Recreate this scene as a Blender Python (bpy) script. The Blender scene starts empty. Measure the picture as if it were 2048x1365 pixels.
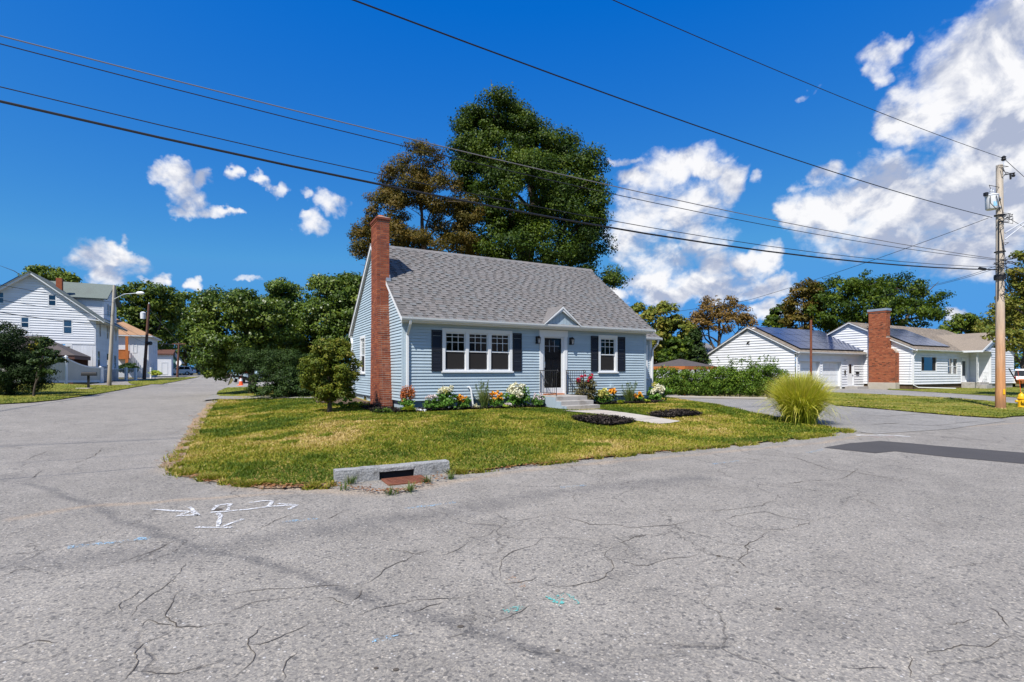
import bpy, bmesh, math, random
import numpy as np
from mathutils import Vector, Matrix, noise
from mathutils.geometry import delaunay_2d_cdt

random.seed(7); rng = np.random.default_rng(7)
scn = bpy.context.scene
COL = scn.collection

# ------------------------------------------------------------------ camera, sky, sun, exposure
F, CX, HY, CH = 1030.0, 1024.0, 745.0, 1.5          # focal length (px of the 2048 px photo), centre, horizon row, eye height
cam_d = bpy.data.cameras.new('camera'); cam = bpy.data.objects.new('camera', cam_d); COL.objects.link(cam)
cam.location = (0, 0, CH); cam.rotation_euler = (math.pi/2, 0, 0)
cam_d.sensor_fit = 'HORIZONTAL'; cam_d.sensor_width = 36; cam_d.lens = 36*F/2048
cam_d.shift_y = (HY-682.5)/2048; cam_d.clip_start = .1; cam_d.clip_end = 3000
scn.camera = cam
scn.view_settings.view_transform = 'Standard'; scn.view_settings.look = 'None'
scn.view_settings.exposure = 0.48; scn.view_settings.gamma = 1.0
scn.render.film_transparent = False
scn.cycles.max_bounces = 5; scn.cycles.diffuse_bounces = 3; scn.cycles.glossy_bounces = 3; scn.cycles.transmission_bounces = 3; scn.cycles.transparent_max_bounces = 8; scn.cycles.caustics_reflective = False; scn.cycles.caustics_refractive = False
SUN_EL = math.radians(53); SUN_H = Vector((-.4697, -.8829, 0)).normalized()
SUN = SUN_H*math.cos(SUN_EL)+Vector((0, 0, math.sin(SUN_EL)))
sl = bpy.data.lights.new('sun', 'SUN'); sl.energy = 5.0; sl.angle = math.radians(.53); sl.color = (1, .955, .88)
so = bpy.data.objects.new('sun', sl); COL.objects.link(so)
so.rotation_euler = SUN.to_track_quat('Z', 'Y').to_euler(); so.location = (0, 0, 60)


class NT:                                           # small node-tree helper
    def __init__(s, t): s.t = t; t.nodes.clear()
    def n(s, typ, ins=None, **props):
        nd = s.t.nodes.new(typ)
        for k, v in props.items(): setattr(nd, k, v)
        for k, v in (ins or {}).items(): s.set(nd.inputs[k], v)
        return nd
    def set(s, sock, v):
        if isinstance(v, bpy.types.NodeSocket): s.t.links.new(v, sock)
        else:
            if hasattr(sock.default_value, '__len__') and not hasattr(v, '__len__'): v = (v,)*len(sock.default_value)
            if hasattr(v, '__len__') and len(sock.default_value) == 4 and len(v) == 3: v = (*v, 1)
            sock.default_value = v
    def m(s, op, a, b=0., c=0., clamp=False):
        nd = s.t.nodes.new('ShaderNodeMath'); nd.operation = op; nd.use_clamp = clamp
        for i, v in enumerate((a, b, c)): s.set(nd.inputs[i], v)
        return nd.outputs[0]
    def vm(s, op, a, b=(0, 0, 0)):
        nd = s.t.nodes.new('ShaderNodeVectorMath'); nd.operation = op
        s.set(nd.inputs[0], a)
        if op == 'SCALE': s.set(nd.inputs[3], b)
        else: s.set(nd.inputs[1], b)
        return nd.outputs['Value'] if op in ('DOT_PRODUCT', 'LENGTH', 'DISTANCE') else nd.outputs[0]
    def noise(s, vec, scale, detail=4, rough=.55, dist=0.):
        return s.n('ShaderNodeTexNoise', {'Vector': vec, 'Scale': scale, 'Detail': detail, 'Roughness': rough, 'Distortion': dist}).outputs['Fac']
    def mix(s, f, a, b, blend='MIX'):
        nd = s.n('ShaderNodeMix', data_type='RGBA', blend_type=blend)
        s.set(nd.inputs[0], f); s.set(nd.inputs[6], a); s.set(nd.inputs[7], b)
        return nd.outputs[2]
    def step(s, v, lo, hi, a=0., b=1.):
        nd = s.n('ShaderNodeMapRange', {'Value': v, 'From Min': lo, 'From Max': hi, 'To Min': a, 'To Max': b}, interpolation_type='SMOOTHSTEP')
        return nd.outputs[0]
    def lin(s, v, lo, hi, a=0., b=1.):
        return s.n('ShaderNodeMapRange', {'Value': v, 'From Min': lo, 'From Max': hi, 'To Min': a, 'To Max': b}).outputs[0]
    def ramp(s, v, stops, interp='LINEAR'):
        nd = s.n('ShaderNodeValToRGB', {'Fac': v}); cr = nd.color_ramp; cr.interpolation = interp
        while len(cr.elements) < len(stops): cr.elements.new(.5)
        for e, (p, c) in zip(cr.elements, stops): e.position = p; e.color = (*c, 1)
        return nd.outputs[0]


def azel(px, py):                                   # a pixel as a direction of the sky
    d = Vector(((px-CX)/F, 1, (HY-py)/F)).normalized()
    return math.atan2(d.x, d.y), math.asin(d.z)


SKY_STRENGTH = .056
world = bpy.data.worlds.new('World'); scn.world = world; world.use_nodes = True
world.cycles.sampling_method = 'MANUAL'; world.cycles.sample_map_resolution = 256
W = NT(world.node_tree)
sky = W.n('ShaderNodeTexSky', sky_type='NISHITA', sun_disc=False, sun_elevation=SUN_EL,
          sun_rotation=math.atan2(SUN.x, SUN.y), altitude=120, air_density=1.0, dust_density=.25, ozone_density=3.2)
tc = W.n('ShaderNodeTexCoord').outputs['Generated']
sx = W.n('ShaderNodeSeparateXYZ', {0: tc})
az = W.m('ARCTAN2', sx.outputs[0], sx.outputs[1]); el = W.m('ARCSINE', sx.outputs[2])
ae = W.n('ShaderNodeCombineXYZ', {0: az, 1: el, 2: 0.}).outputs[0]
CLOUDS = [  # px, py, half-width, half-height, of the clouds in view
    (2010, 95, 105, 75, -.2), (1925, 165, 105, 85, -.25), (2040, 210, 130, 110, -.4), (1860, 215, 65, 60), (1790, 230, 40, 60), (1990, 300, 120, 70, -.2),
    (2040, 390, 150, 110, -.4), (1900, 390, 140, 75, -.35), (1780, 400, 120, 65, -.3), (1680, 420, 95, 55, -.2), (1640, 352, 45, 22, .1), (1790, 470, 160, 50),
    (1930, 500, 130, 45), (1600, 425, 35, 30), (1760, 130, 44, 30, .28), (1735, 165, 24, 24, .4), (1800, 112, 28, 14, .4),
    (1340, 335, 75, 42), (1395, 345, 40, 25), (1450, 370, 40, 45), (1270, 365, 45, 22), (1290, 430, 75, 60, .18), (1370, 430, 70, 50, .12),
    (1260, 470, 45, 45, .3), (1400, 480, 55, 45, .15), (1320, 520, 60, 45, .25), (1440, 530, 45, 35), (1515, 525, 38, 30), (1420, 570, 90, 32),
    (1340, 590, 60, 22), (1510, 580, 70, 18), (1255, 600, 25, 14), (1300, 565, 40, 22), (1540, 620, 60, 22), (1520, 345, 16, 20, .4),
    (200, 525, 62, 32), (165, 520, 32, 24), (210, 560, 40, 20), (300, 558, 22, 16), (388, 580, 16, 16), (245, 510, 26, 16),
    (335, 345, 34, 22), (365, 375, 40, 26), (405, 365, 22, 24), (390, 405, 40, 24), (420, 430, 50, 15), (365, 425, 30, 18), (455, 432, 26, 9),
    (460, 350, 14, 20, .35), (510, 360, 22, 12, .3), (545, 381, 22, 12, .3), (610, 405, 24, 12, .25), (655, 420, 32, 20, .15), (620, 455, 32, 22, .25), (600, 440, 18, 12, .35),
    (1245, 325, 34, 12, .55), (1615, 200, 20, 12, .7), (1940, 625, 30, 14, .2), (505, 551, 24, 9, .6)]
wz = W.n('ShaderNodeTexNoise', {'Vector': tc, 'Scale': 13., 'Detail': 3., 'Roughness': .5}).outputs['Color']
wz2 = W.n('ShaderNodeTexNoise', {'Vector': tc, 'Scale': 46., 'Detail': 3., 'Roughness': .6}).outputs['Color']
ae0 = ae
ae = W.vm('ADD', ae, W.vm('ADD', W.vm('MULTIPLY', W.vm('SUBTRACT', wz, (.5, .5, .5)), (.10, .085, 0)), W.vm('MULTIPLY', W.vm('SUBTRACT', wz2, (.5, .5, .5)), (.03, .028, 0))))
d2 = None
for (px, py, rx, ry, *thin) in CLOUDS:
    a, e = azel(px, py); a2 = azel(px+rx, py)[0]; e2 = azel(px, py-ry)[1]
    v = W.vm('MULTIPLY', W.vm('SUBTRACT', ae, (a, e, 0)), (1/abs(a2-a), 1/abs(e2-e), 0))
    q = W.vm('DOT_PRODUCT', v, v)
    if thin: q = W.m('ADD', q, thin[0]*1.3)
    d2 = q if d2 is None else W.m('SMOOTH_MIN', d2, q, .45)
E = W.m('SUBTRACT', 1.0, d2)
stretch = W.vm('MULTIPLY', tc, (1, 1, 1.25))
low = W.noise(W.vm('ADD', stretch, (3.1, 1.7, .4)), 2.2, 6, .6)      # the sky that is not in view carries the same kind of cloud
side = W.m('MAXIMUM', W.step(W.m('ABSOLUTE', az), .82, 1.05), W.step(el, .62, .8))
E = W.m('MAXIMUM', E, W.m('MULTIPLY_ADD', W.m('MULTIPLY', W.m('SUBTRACT', low, .57), 9.0), side, W.lin(side, 0, 1, -9, 0)))
fb = W.noise(stretch, 11, 6, .58, .35)
fb2 = W.noise(W.vm('ADD', stretch, tuple(SUN*.022+Vector((0, 0, .014)))), 11, 6, .58, .35)
fine_ = W.noise(stretch, 48, 5, .6, .5)
dens = W.m('ADD', W.m('ADD', W.m('MULTIPLY', W.m('MAXIMUM', E, -2.), .72), W.m('MULTIPLY', W.m('SUBTRACT', fb, .5), 2.0)), W.m('MULTIPLY', W.m('SUBTRACT', fine_, .5), .95))
alpha = W.m('MULTIPLY', W.step(dens, -.55, .75), .985)
alpha = W.m('MULTIPLY', alpha, W.step(el, -.01, .03))
big = W.noise(stretch, 6.5, 4, .5)
lit = W.m('MULTIPLY_ADD', W.m('SUBTRACT', fb, fb2), 3.4, W.m('MULTIPLY_ADD', W.m('SUBTRACT', fine_, .5), .26, W.m('MULTIPLY_ADD', W.m('SUBTRACT', big, .5), -.7, .80)))
GREY = [(1850, 505, 230, 62), (1930, 400, 120, 60), (1385, 520, 55, 35), (2030, 290, 90, 60), (1400, 585, 120, 20), (215, 552, 45, 18), (1745, 360, 60, 12)]
g2 = None
for (px, py, rx, ry) in GREY:
    a, e = azel(px, py); a2 = azel(px+rx, py)[0]; e2 = azel(px, py-ry)[1]
    v = W.vm('MULTIPLY', W.vm('SUBTRACT', ae, (a, e, 0)), (1/abs(a2-a), 1/abs(e2-e), 0))
    q = W.vm('DOT_PRODUCT', v, v); g2 = q if g2 is None else W.m('SMOOTH_MIN', g2, q, .4)
gm = W.m('MULTIPLY', W.step(W.m('ADD', g2, W.m('MULTIPLY', W.m('SUBTRACT', big, .5), 1.5)), 1.35, .1), .62)
lit = W.m('SUBTRACT', lit, W.m('MULTIPLY', gm, .75))
lit = W.m('MINIMUM', W.m('MAXIMUM', lit, .34), 1.02)
ccol = W.mix(lit, (.11, .17, .33), (.70, .70, .715))
ccol = W.vm('SCALE', ccol, 1/SKY_STRENGTH)
sc_ = W.n('ShaderNodeSeparateColor', {0: sky.outputs[0]})   # the deep polarised blue of the photograph
skyc = W.n('ShaderNodeCombineColor', {0: W.m('MULTIPLY', W.m('MAXIMUM', W.m('SUBTRACT', W.m('MINIMUM', sc_.outputs[0], 2.3), .80), .03), .74), 1: W.m('MULTIPLY', W.m('POWER', W.m('MINIMUM', sc_.outputs[1], 3.6), .95), 1.29), 2: W.m('MULTIPLY', W.m('POWER', sc_.outputs[2], .25), 6.0)}).outputs[0]
final = W.mix(alpha, skyc, ccol)
bg = W.n('ShaderNodeBackground', {'Color': final, 'Strength': SKY_STRENGTH})
wo = W.n('ShaderNodeOutputWorld', {'Surface': bg.outputs[0]})

# ------------------------------------------------------------------ places: pixels, terrain, the street grid
A = math.radians(28.3); CA, SA = math.cos(A), math.sin(A)
OX, OY = -3.256, 15.38                               # front-left corner of the blue house; s runs along its front, t to its back
def st(x, y): return (x-OX)*CA+(y-OY)*SA, -(x-OX)*SA+(y-OY)*CA
def xy(s, t): return OX+s*CA-t*SA, OY+s*SA+t*CA
def sm(v): v = np.clip(v, 0, 1); return v*v*(3-2*v)
def hgt(x, y):
    s = (x-OX)*CA+(y-OY)*SA; t = -(x-OX)*SA+(y-OY)*CA
    right = sm((s-9.)/14.)
    g = 1.15*(1-np.exp(-np.clip(t-1, 0, 150)/52.))*(1-.62*right)
    lawn = .32*sm((t+8.1)/6.3)*sm((s+5.4)/4.6)*(1-.66*right)
    left = .13*sm((-14.0-s)/3.)*sm((t+2)/10)
    return g+lawn+left
def P(px, py, Y): return Vector(((px-CX)/F*Y, Y, CH+(HY-py)/F*Y))
def G(px, py):
    Y = CH*F/max(py-HY, 2.)
    for _ in range(40):
        z = float(hgt((px-CX)/F*Y, Y)); Y = .5*Y+.5*(CH-z)*F/max(py-HY, 1.)
    return Vector(((px-CX)/F*Y, Y, float(hgt((px-CX)/F*Y, Y))))
def H(s, t, dz=0.): x, y = xy(s, t); return Vector((x, y, float(hgt(x, y))+dz))
def pip(pts, poly):
    x, y = pts[:, 0], pts[:, 1]; ins = np.zeros(len(pts), bool); n = len(poly)
    for i in range(n):
        x1, y1 = poly[i]; x2, y2 = poly[(i+1) % n]
        if y1 == y2: continue
        c = ((y1 > y) != (y2 > y)) & (x < (x2-x1)*(y-y1)/(y2-y1)+x1); ins ^= c
    return ins
_tab = rng.random((256, 256))
def vnoise(x, y, sc, seed=0):
    x = x*sc+seed*17.3; y = y*sc+seed*31.7; xi = np.floor(x).astype(int); yi = np.floor(y).astype(int)
    fx, fy = x-xi, y-yi; fx = fx*fx*(3-2*fx); fy = fy*fy*(3-2*fy)
    g = lambda i, j: _tab[(xi+i) % 256, (yi+j) % 256]
    return (g(0, 0)*(1-fx)+g(1, 0)*fx)*(1-fy)+(g(0, 1)*(1-fx)+g(1, 1)*fx)*fy

# ------------------------------------------------------------------ objects
def link(o, parent=None):
    COL.objects.link(o)
    if parent: o.parent = parent
    return o
def tag(o, label=None, cat=None, group=None, kind=None):
    if label: o['label'] = label
    if cat: o['category'] = cat
    if group: o['group'] = group
    if kind: o['kind'] = kind
    return o
def thing(name, label, cat, loc=(0, 0, 0), rz=0., group=None):
    o = bpy.data.objects.new(name, None); o.empty_display_size = .2; link(o)
    o.location = loc; o.rotation_euler = (0, 0, rz)
    return tag(o, label, cat, group)
def copy_tree(o, parent=None):
    c = o.copy(); link(c)
    c.parent = parent
    for ch in list(o.children): copy_tree(ch, c)
    return c

class MB:
    def __init__(s, m=None): s.v = []; s.f = []; s.m = m
    def add(s, vs, fs):
        b = len(s.v); s.v += [Vector(v) for v in vs]; s.f += [tuple(b+i for i in f) for f in fs]; return s
    def box(s, x0, x1, y0, y1, z0, z1):
        return s.hexa([(x0, y0, z0), (x1, y0, z0), (x1, y1, z0), (x0, y1, z0), (x0, y0, z1), (x1, y0, z1), (x1, y1, z1), (x0, y1, z1)])
    def hexa(s, p): return s.add(p, [(0, 3, 2, 1), (4, 5, 6, 7), (0, 1, 5, 4), (1, 2, 6, 5), (2, 3, 7, 6), (3, 0, 4, 7)])
    def quad(s, *p): return s.add(p, [tuple(range(len(p)))])
    def loft(s, rings, cap=True, closed=True):
        n = len(rings[0]); vs = [v for r in rings for v in r]; fs = []
        for i in range(len(rings)-1):
            for j in range(n if closed else n-1):
                k = (j+1) % n; fs.append((i*n+j, i*n+k, (i+1)*n+k, (i+1)*n+j))
        if cap and closed: fs += [tuple(range(n-1, -1, -1)), tuple(range((len(rings)-1)*n, len(rings)*n))]
        return s.add(vs, fs)
    def prism(s, poly, off):                         # a flat outline (3-D points) pushed along a vector
        off = Vector(off); return s.loft([[Vector(p) for p in poly], [Vector(p)+off for p in poly]])
    def tube(s, path, r, n=8):
        path = [Vector(p) for p in path]; r = r if hasattr(r, '__len__') else [r]*len(path); rings = []
        for i, p in enumerate(path):
            d = (path[min(i+1, len(path)-1)]-path[max(i-1, 0)]).normalized()
            u = d.orthogonal().normalized() if i == 0 else (rings_u-d*rings_u.dot(d)).normalized()
            rings_u = u; w = d.cross(u)
            rings.append([p+(u*math.cos(2*math.pi*k/n)+w*math.sin(2*math.pi*k/n))*r[i] for k in range(n)])
        return s.loft(rings)
    def lathe(s, prof, c=(0, 0, 0), n=16, axis='z'):
        c = Vector(c); rings = []
        for (r, h) in prof:
            ring = []
            for k in range(n):
                a = 2*math.pi*k/n; q = (r*math.cos(a), r*math.sin(a), h)
                q = {'z': q, 'y': (q[0], h, q[1]), 'x': (h, q[0], q[1])}[axis]; ring.append(c+Vector(q))
            rings.append(ring)
        return s.loft(rings)
    def build(s, name, mat, parent=None, smooth=False, bevel=0.):
        me = bpy.data.meshes.new(name); vs = [s.m @ v for v in s.v] if s.m else s.v
        me.from_pydata(vs, [], s.f)
        if len(s.f) < 6000 and len(s.f) > 1:
            bm = bmesh.new(); bm.from_mesh(me); bmesh.ops.recalc_face_normals(bm, faces=bm.faces); bm.to_mesh(me); bm.free()
        if mat: me.materials.append(mat)
        if smooth: me.shade_smooth(); me.set_sharp_from_angle(angle=math.radians(40))
        o = bpy.data.objects.new(name, me); link(o, parent)
        if bevel:
            b = o.modifiers.new('bevel', 'BEVEL'); b.width = bevel; b.segments = 2; b.limit_method = 'ANGLE'
        return o

def np_mesh(name, V, Fc, mat, parent=None, tint=None, smooth=False):
    V = np.asarray(V, np.float32); Fc = np.asarray(Fc, np.int32); k = Fc.shape[1]
    me = bpy.data.meshes.new(name); me.vertices.add(len(V)); me.vertices.foreach_set('co', V.ravel())
    me.loops.add(Fc.size); me.loops.foreach_set('vertex_index', Fc.ravel())
    me.polygons.add(len(Fc)); me.polygons.foreach_set('loop_start', np.arange(0, Fc.size, k, dtype=np.int32))
    me.polygons.foreach_set('loop_total', np.full(len(Fc), k, np.int32))
    if tint is not None:
        at = me.attributes.new('tint', 'FLOAT', 'POINT'); at.data.foreach_set('value', np.asarray(tint, np.float32))
    me.update(calc_edges=True); me.validate()
    if mat: me.materials.append(mat)
    o = bpy.data.objects.new(name, me); return link(o, parent)

def sheet(name, poly, dz, mat, grid=1.5, parent=None, jitter=0., kind='structure', rough=0., step=None, fine=None):
    """A polygon (x, y) draped on the terrain, dz above it."""
    pts = []
    L = step or grid
    for i in range(len(poly)):
        a = Vector(poly[i][:2]); b = Vector(poly[(i+1) % len(poly)][:2]); k = max(1, int((b-a).length/L))
        for j in range(k): pts.append(a.lerp(b, j/k))
    if jitter:
        n = len(pts)
        pts = [p+Vector((noise.noise(Vector((p.x*1.3, p.y*1.3, 5)))+.6*noise.noise(Vector((p.x*5, p.y*5, 9))), noise.noise(Vector((p.x*1.3, p.y*1.3, 15)))+.6*noise.noise(Vector((p.x*5, p.y*5, 19)))))*jitter for p in pts]
    arr = np.array([tuple(p) for p in pts]); lo, hi = arr.min(0), arr.max(0)
    gx, gy = np.meshgrid(np.arange(lo[0]+grid*.5, hi[0], grid), np.arange(lo[1]+grid*.5, hi[1], grid))
    gp = np.stack([gx.ravel(), gy.ravel()], 1)
    gp = gp+(rng.random(gp.shape)-.5)*grid*.3
    gp = gp[pip(gp, arr)]
    if fine:
        x0, x1, y0, y1, gg = fine
        gp = gp[~((gp[:, 0] > x0-gg) & (gp[:, 0] < x1+gg) & (gp[:, 1] > y0-gg) & (gp[:, 1] < y1+gg))]
        fx, fy = np.meshgrid(np.arange(x0, x1, gg), np.arange(y0, y1, gg)); gp = np.concatenate([gp, np.stack([fx.ravel(), fy.ravel()], 1)+.013])
    allp = pts+[Vector(p) for p in gp]
    n = len(pts)
    r = delaunay_2d_cdt(allp, [(i, (i+1) % n) for i in range(n)], [], 1, 1e-5)
    z = lambda p: float(hgt(p.x, p.y))+dz+(rough*(noise.noise(Vector((p.x*9, p.y*9, 1)))+.7*noise.noise(Vector((p.x*23, p.y*23, 1)))) if rough else 0)
    me = bpy.data.meshes.new(name); me.from_pydata([(p.x, p.y, z(p)) for p in r[0]], [], [tuple(f) for f in r[2]])
    bm = bmesh.new(); bm.from_mesh(me); bmesh.ops.recalc_face_normals(bm, faces=bm.faces)
    if sum(f.normal.z for f in bm.faces) < 0: bmesh.ops.reverse_faces(bm, faces=bm.faces)
    bm.to_mesh(me); bm.free(); me.materials.append(mat); me.shade_smooth()
    o = bpy.data.objects.new(name, me); link(o, parent)
    if kind and not parent: o['kind'] = kind
    return o

# ------------------------------------------------------------------ materials
def new_mat(name):
    m = bpy.data.materials.new(name); m.use_nodes = True; return m, NT(m.node_tree)
def finish(N, col, rough=.6, spec=.4, metal=0., bump=None, bdist=.01, bstr=1., extra=None):
    ins = {'Base Color': col, 'Roughness': rough, 'Metallic': metal, 'Specular IOR Level': spec}
    if bump is not None:
        ins['Normal'] = N.n('ShaderNodeBump', {'Height': bump, 'Distance': bdist, 'Strength': bstr}).outputs[0]
    ins.update(extra or {})
    b = N.n('ShaderNodeBsdfPrincipled', ins); N.n('ShaderNodeOutputMaterial', {'Surface': b.outputs[0]}); return b
def mat(name, col, rough=.6, var=.12, scale=3., spec=.4, metal=0., bump=0., bscale=40., rnd=0., dirt=None, dscale=1.2):
    m, N = new_mat(name); oc = N.n('ShaderNodeTexCoord').outputs['Object']
    n1 = N.noise(oc, scale, 5, .6)
    c = N.mix(N.lin(n1, .25, .75), tuple(x*(1-var) for x in col), tuple(min(1, x*(1+var)) for x in col))
    if dirt:
        c = N.mix(N.m('MULTIPLY', N.step(N.noise(oc, dscale, 6, .65), .5, .72), dirt[1]), c, dirt[0])
    if rnd:
        oi = N.n('ShaderNodeObjectInfo').outputs['Random']; gi = N.n('ShaderNodeNewGeometry').outputs['Random Per Island']
        r = N.m('FRACT', N.m('ADD', oi, gi))
        c = N.mix(1., c, N.vm('SCALE', (1, 1, 1), N.lin(r, 0, 1, 1-rnd, 1+rnd)), 'MULTIPLY')
    finish(N, c, rough, spec, metal, N.noise(oc, bscale, 4, .6) if bump else None, bump)
    return m
def leaf_mat(name, stops, trans=.32, rough=.55, spec=.2):
    m, N = new_mat(name); t = N.n('ShaderNodeAttribute', attribute_name='tint').outputs['Fac']
    oi = N.n('ShaderNodeObjectInfo').outputs['Random']
    n = len(stops); c = N.ramp(t, [(i/(n-1), s) for i, s in enumerate(stops)])
    c = N.mix(1., c, N.vm('SCALE', (1, 1, 1), N.lin(oi, 0, 1, .88, 1.12)), 'MULTIPLY')
    b = N.n('ShaderNodeBsdfPrincipled', {'Base Color': c, 'Roughness': rough, 'Specular IOR Level': spec})
    tr = N.n('ShaderNodeBsdfTranslucent', {'Color': N.mix(1., c, (1.25, 1.2, .6), 'MULTIPLY')})
    mx = N.n('ShaderNodeMixShader', {0: trans, 1: b.outputs[0], 2: tr.outputs[0]})
    N.n('ShaderNodeOutputMaterial', {'Surface': mx.outputs[0]}); return m
def glass_mat(name, tint=(.8, .9, .88), refl=1.0):
    m, N = new_mat(name)
    fr = N.n('ShaderNodeFresnel', {'IOR': 1.5}).outputs[0]
    gl = N.n('ShaderNodeBsdfGlossy', {'Color': (1, 1, 1), 'Roughness': .015}); tr = N.n('ShaderNodeBsdfTransparent', {'Color': tint})
    mx = N.n('ShaderNodeMixShader', {0: N.m('MULTIPLY', N.m('ADD', fr, .05), refl, clamp=True), 1: tr.outputs[0], 2: gl.outputs[0]})
    N.n('ShaderNodeOutputMaterial', {'Surface': mx.outputs[0]}); return m

M = {}
M['siding'] = mat('blue_grey_vinyl', (.36, .442, .50), .55, .07, 1.3, bump=.0015, bscale=9, rnd=.05, dirt=((.24, .27, .28), .22), dscale=1.7)
M['trim'] = mat('white_trim', (.66, .67, .685), .5, .03, 3)
M['whitev'] = mat('white_vinyl', (.66, .67, .70), .55, .06, 1.2, rnd=.06, dirt=((.42, .42, .40), .2), dscale=1.1)
M['white_metal'] = mat('white_metal', (.68, .69, .70), .4, .03)
M['shutter'] = mat('black_shutter', (.012, .013, .018), .45, .1)
M['black'] = mat('black_paint', (.012, .012, .014), .4, .1)
M['iron'] = mat('black_iron', (.015, .015, .016), .5, .1)
M['found'] = mat('painted_foundation', (.30, .37, .44), .8, .08, 4, bump=.002, bscale=80)
M['concrete'] = mat('concrete', (.34, .32, .30), .9, .14, 5, bump=.003, bscale=90, dirt=((.16, .13, .10), .55), dscale=3)
M['path'] = mat('concrete_path', (.40, .36, .31), .9, .12, 3, bump=.002, bscale=120, dirt=((.28, .22, .16), .5), dscale=1.5)
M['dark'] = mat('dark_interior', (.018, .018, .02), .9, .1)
M['screen'] = mat('insect_screen', (.012, .010, .0095), .8, .1)
M['glass'] = glass_mat('window_glass', (.72, .86, .82), .55)
M['door_glass'] = glass_mat('door_glass', (.6, .6, .62), .16)
M['glass_far'] = glass_mat('far_window_glass', (.7, .8, .85), 1.3)
M['door'] = mat('black_door', (.014, .013, .016), .35, .1)
M['lamp_glass'] = glass_mat('lamp_glass', (.9, .9, .9), 1.5)
M['mortar'] = mat('mortar', (.40, .32, .26), .95, .15, 8, bump=.003, bscale=120)
M['flash'] = mat('lead_flashing', (.32, .36, .42), .4, .1, metal=.4)
M['clay'] = mat('clay_pot', (.42, .12, .05), .8, .1)
M['soil'] = mat('soil', (.10, .065, .04), .95, .3, 8, bump=.02, bscale=25)
M['mulch'] = mat('black_mulch', (.010, .0085, .008), .95, .6, 30, spec=.1, bump=.05, bscale=45)
M['bark'] = mat('bark', (.085, .065, .05), .95, .3, 6, bump=.02, bscale=14)
M['wire'] = mat('black_cable', (.012, .012, .014), .5, .05)
M['wire_grey'] = mat('grey_wire', (.16, .15, .15), .45, .05)
M['galv'] = mat('galvanised', (.52, .54, .57), .45, .08, 6, metal=.3)
M['chrome'] = mat('bright_metal', (.6, .6, .62), .25, .05, metal=.9)
M['tyre'] = mat('rubber', (.02, .02, .022), .8, .1)
M['rubber'] = M['tyre']
M['rust'] = mat('rusty_steel', (.16, .055, .03), .9, .3, 8, bump=.003, bscale=60)
M['granite'] = mat('granite', (.27, .27, .268), .9, .5, 60, bump=.02, bscale=30, dirt=((.10, .095, .085), .8), dscale=6)
M['cream'] = mat('cream_fence', (.50, .48, .42), .6, .05, rnd=.03)
M['brown'] = mat('brown_wood', (.10, .045, .032), .7, .2)
M['cedar'] = mat('cedar_stain', (.42, .13, .03), .7, .2)
M['pavroof'] = mat('brown_shingle', (.085, .07, .066), .9, .2, 6, rnd=.12)
M['hydrant'] = mat('yellow_paint', (.75, .42, .012), .45, .06)
M['orange'] = mat('orange_plastic', (.85, .10, .015), .5, .05)
M['panel'] = mat('solar_cell', (.010, .022, .075), .14, .2, 2, spec=.45)
M['panel_frame'] = mat('panel_frame', (.015, .015, .017), .4, .05)
M['silver'] = mat('silver_car', (.74, .74, .75), .45, .03, spec=.35)
M['darkcar'] = mat('dark_car', (.02, .022, .026), .3, .03, spec=.6)
M['bluecar'] = mat('pale_blue_car', (.36, .47, .53), .3, .03, spec=.6)
M['carglass'] = mat('car_glass', (.01, .012, .014), .08, .02, spec=.7)
M['lightred'] = mat('tail_lamp', (.35, .01, .01), .3, .02)
M['lightw'] = mat('head_lamp', (.7, .72, .75), .2, .02)
M['litter'] = leaf_mat('dry_leaf', [(.10, .045, .018), (.24, .10, .04), (.36, .19, .08)], .1, .8)
# brick, shingle and pole materials -------------------------------------------------
def brick_mat(name, cols, rndlo=.0):
    m, N = new_mat(name); oc = N.n('ShaderNodeTexCoord').outputs['Object']; geo = N.n('ShaderNodeNewGeometry')
    oi = N.n('ShaderNodeObjectInfo').outputs['Random']
    r = N.m('FRACT', N.m('ADD', oi, geo.outputs['Random Per Island']))
    c = N.ramp(r, [(i/(len(cols)-1), k) for i, k in enumerate(cols)])
    n = N.noise(geo.outputs['Position'], 9, 5, .6)
    c = N.mix(N.lin(n, .3, .8), c, N.mix(1., c, (.72, .68, .66), 'MULTIPLY'))
    eff = N.step(N.noise(geo.outputs['Position'], 2.3, 6, .7), .56, .75)
    c = N.mix(N.m('MULTIPLY', eff, .30), c, (.34, .27, .23))
    finish(N, c, .88, .25, 0, N.noise(geo.outputs['Position'], 90, 3, .6), .004); return m
M['brick'] = brick_mat('red_brick', [(.16, .045, .026), (.30, .082, .04), (.24, .07, .036), (.38, .12, .055), (.19, .05, .03)])
M['brick2'] = brick_mat('orange_brick', [(.12, .05, .03), (.36, .11, .05), (.30, .085, .04), (.42, .15, .07), (.33, .10, .045)])
def shingle_mat(name, cols):
    m, N = new_mat(name); geo = N.n('ShaderNodeNewGeometry'); oi = N.n('ShaderNodeObjectInfo').outputs['Random']
    r = N.m('FRACT', N.m('ADD', oi, geo.outputs['Random Per Island']))
    c = N.ramp(r, [(i/(len(cols)-1), k) for i, k in enumerate(cols)])
    v = N.n('ShaderNodeTexVoronoi', {'Vector': geo.outputs['Position'], 'Scale': 130.}).outputs['Color']
    g = N.n('ShaderNodeSeparateColor', {0: v}).outputs[0]
    c = N.mix(1., c, N.vm('SCALE', (1, 1, 1), N.lin(g, 0, 1, .72, 1.28)), 'MULTIPLY')
    c = N.mix(N.m('MULTIPLY', N.step(N.noise(geo.outputs['Position'], .7, 5, .6), .45, .7), .22), c, (.10, .09, .085))
    finish(N, c, .92, .2, 0, g, .003); return m
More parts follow.
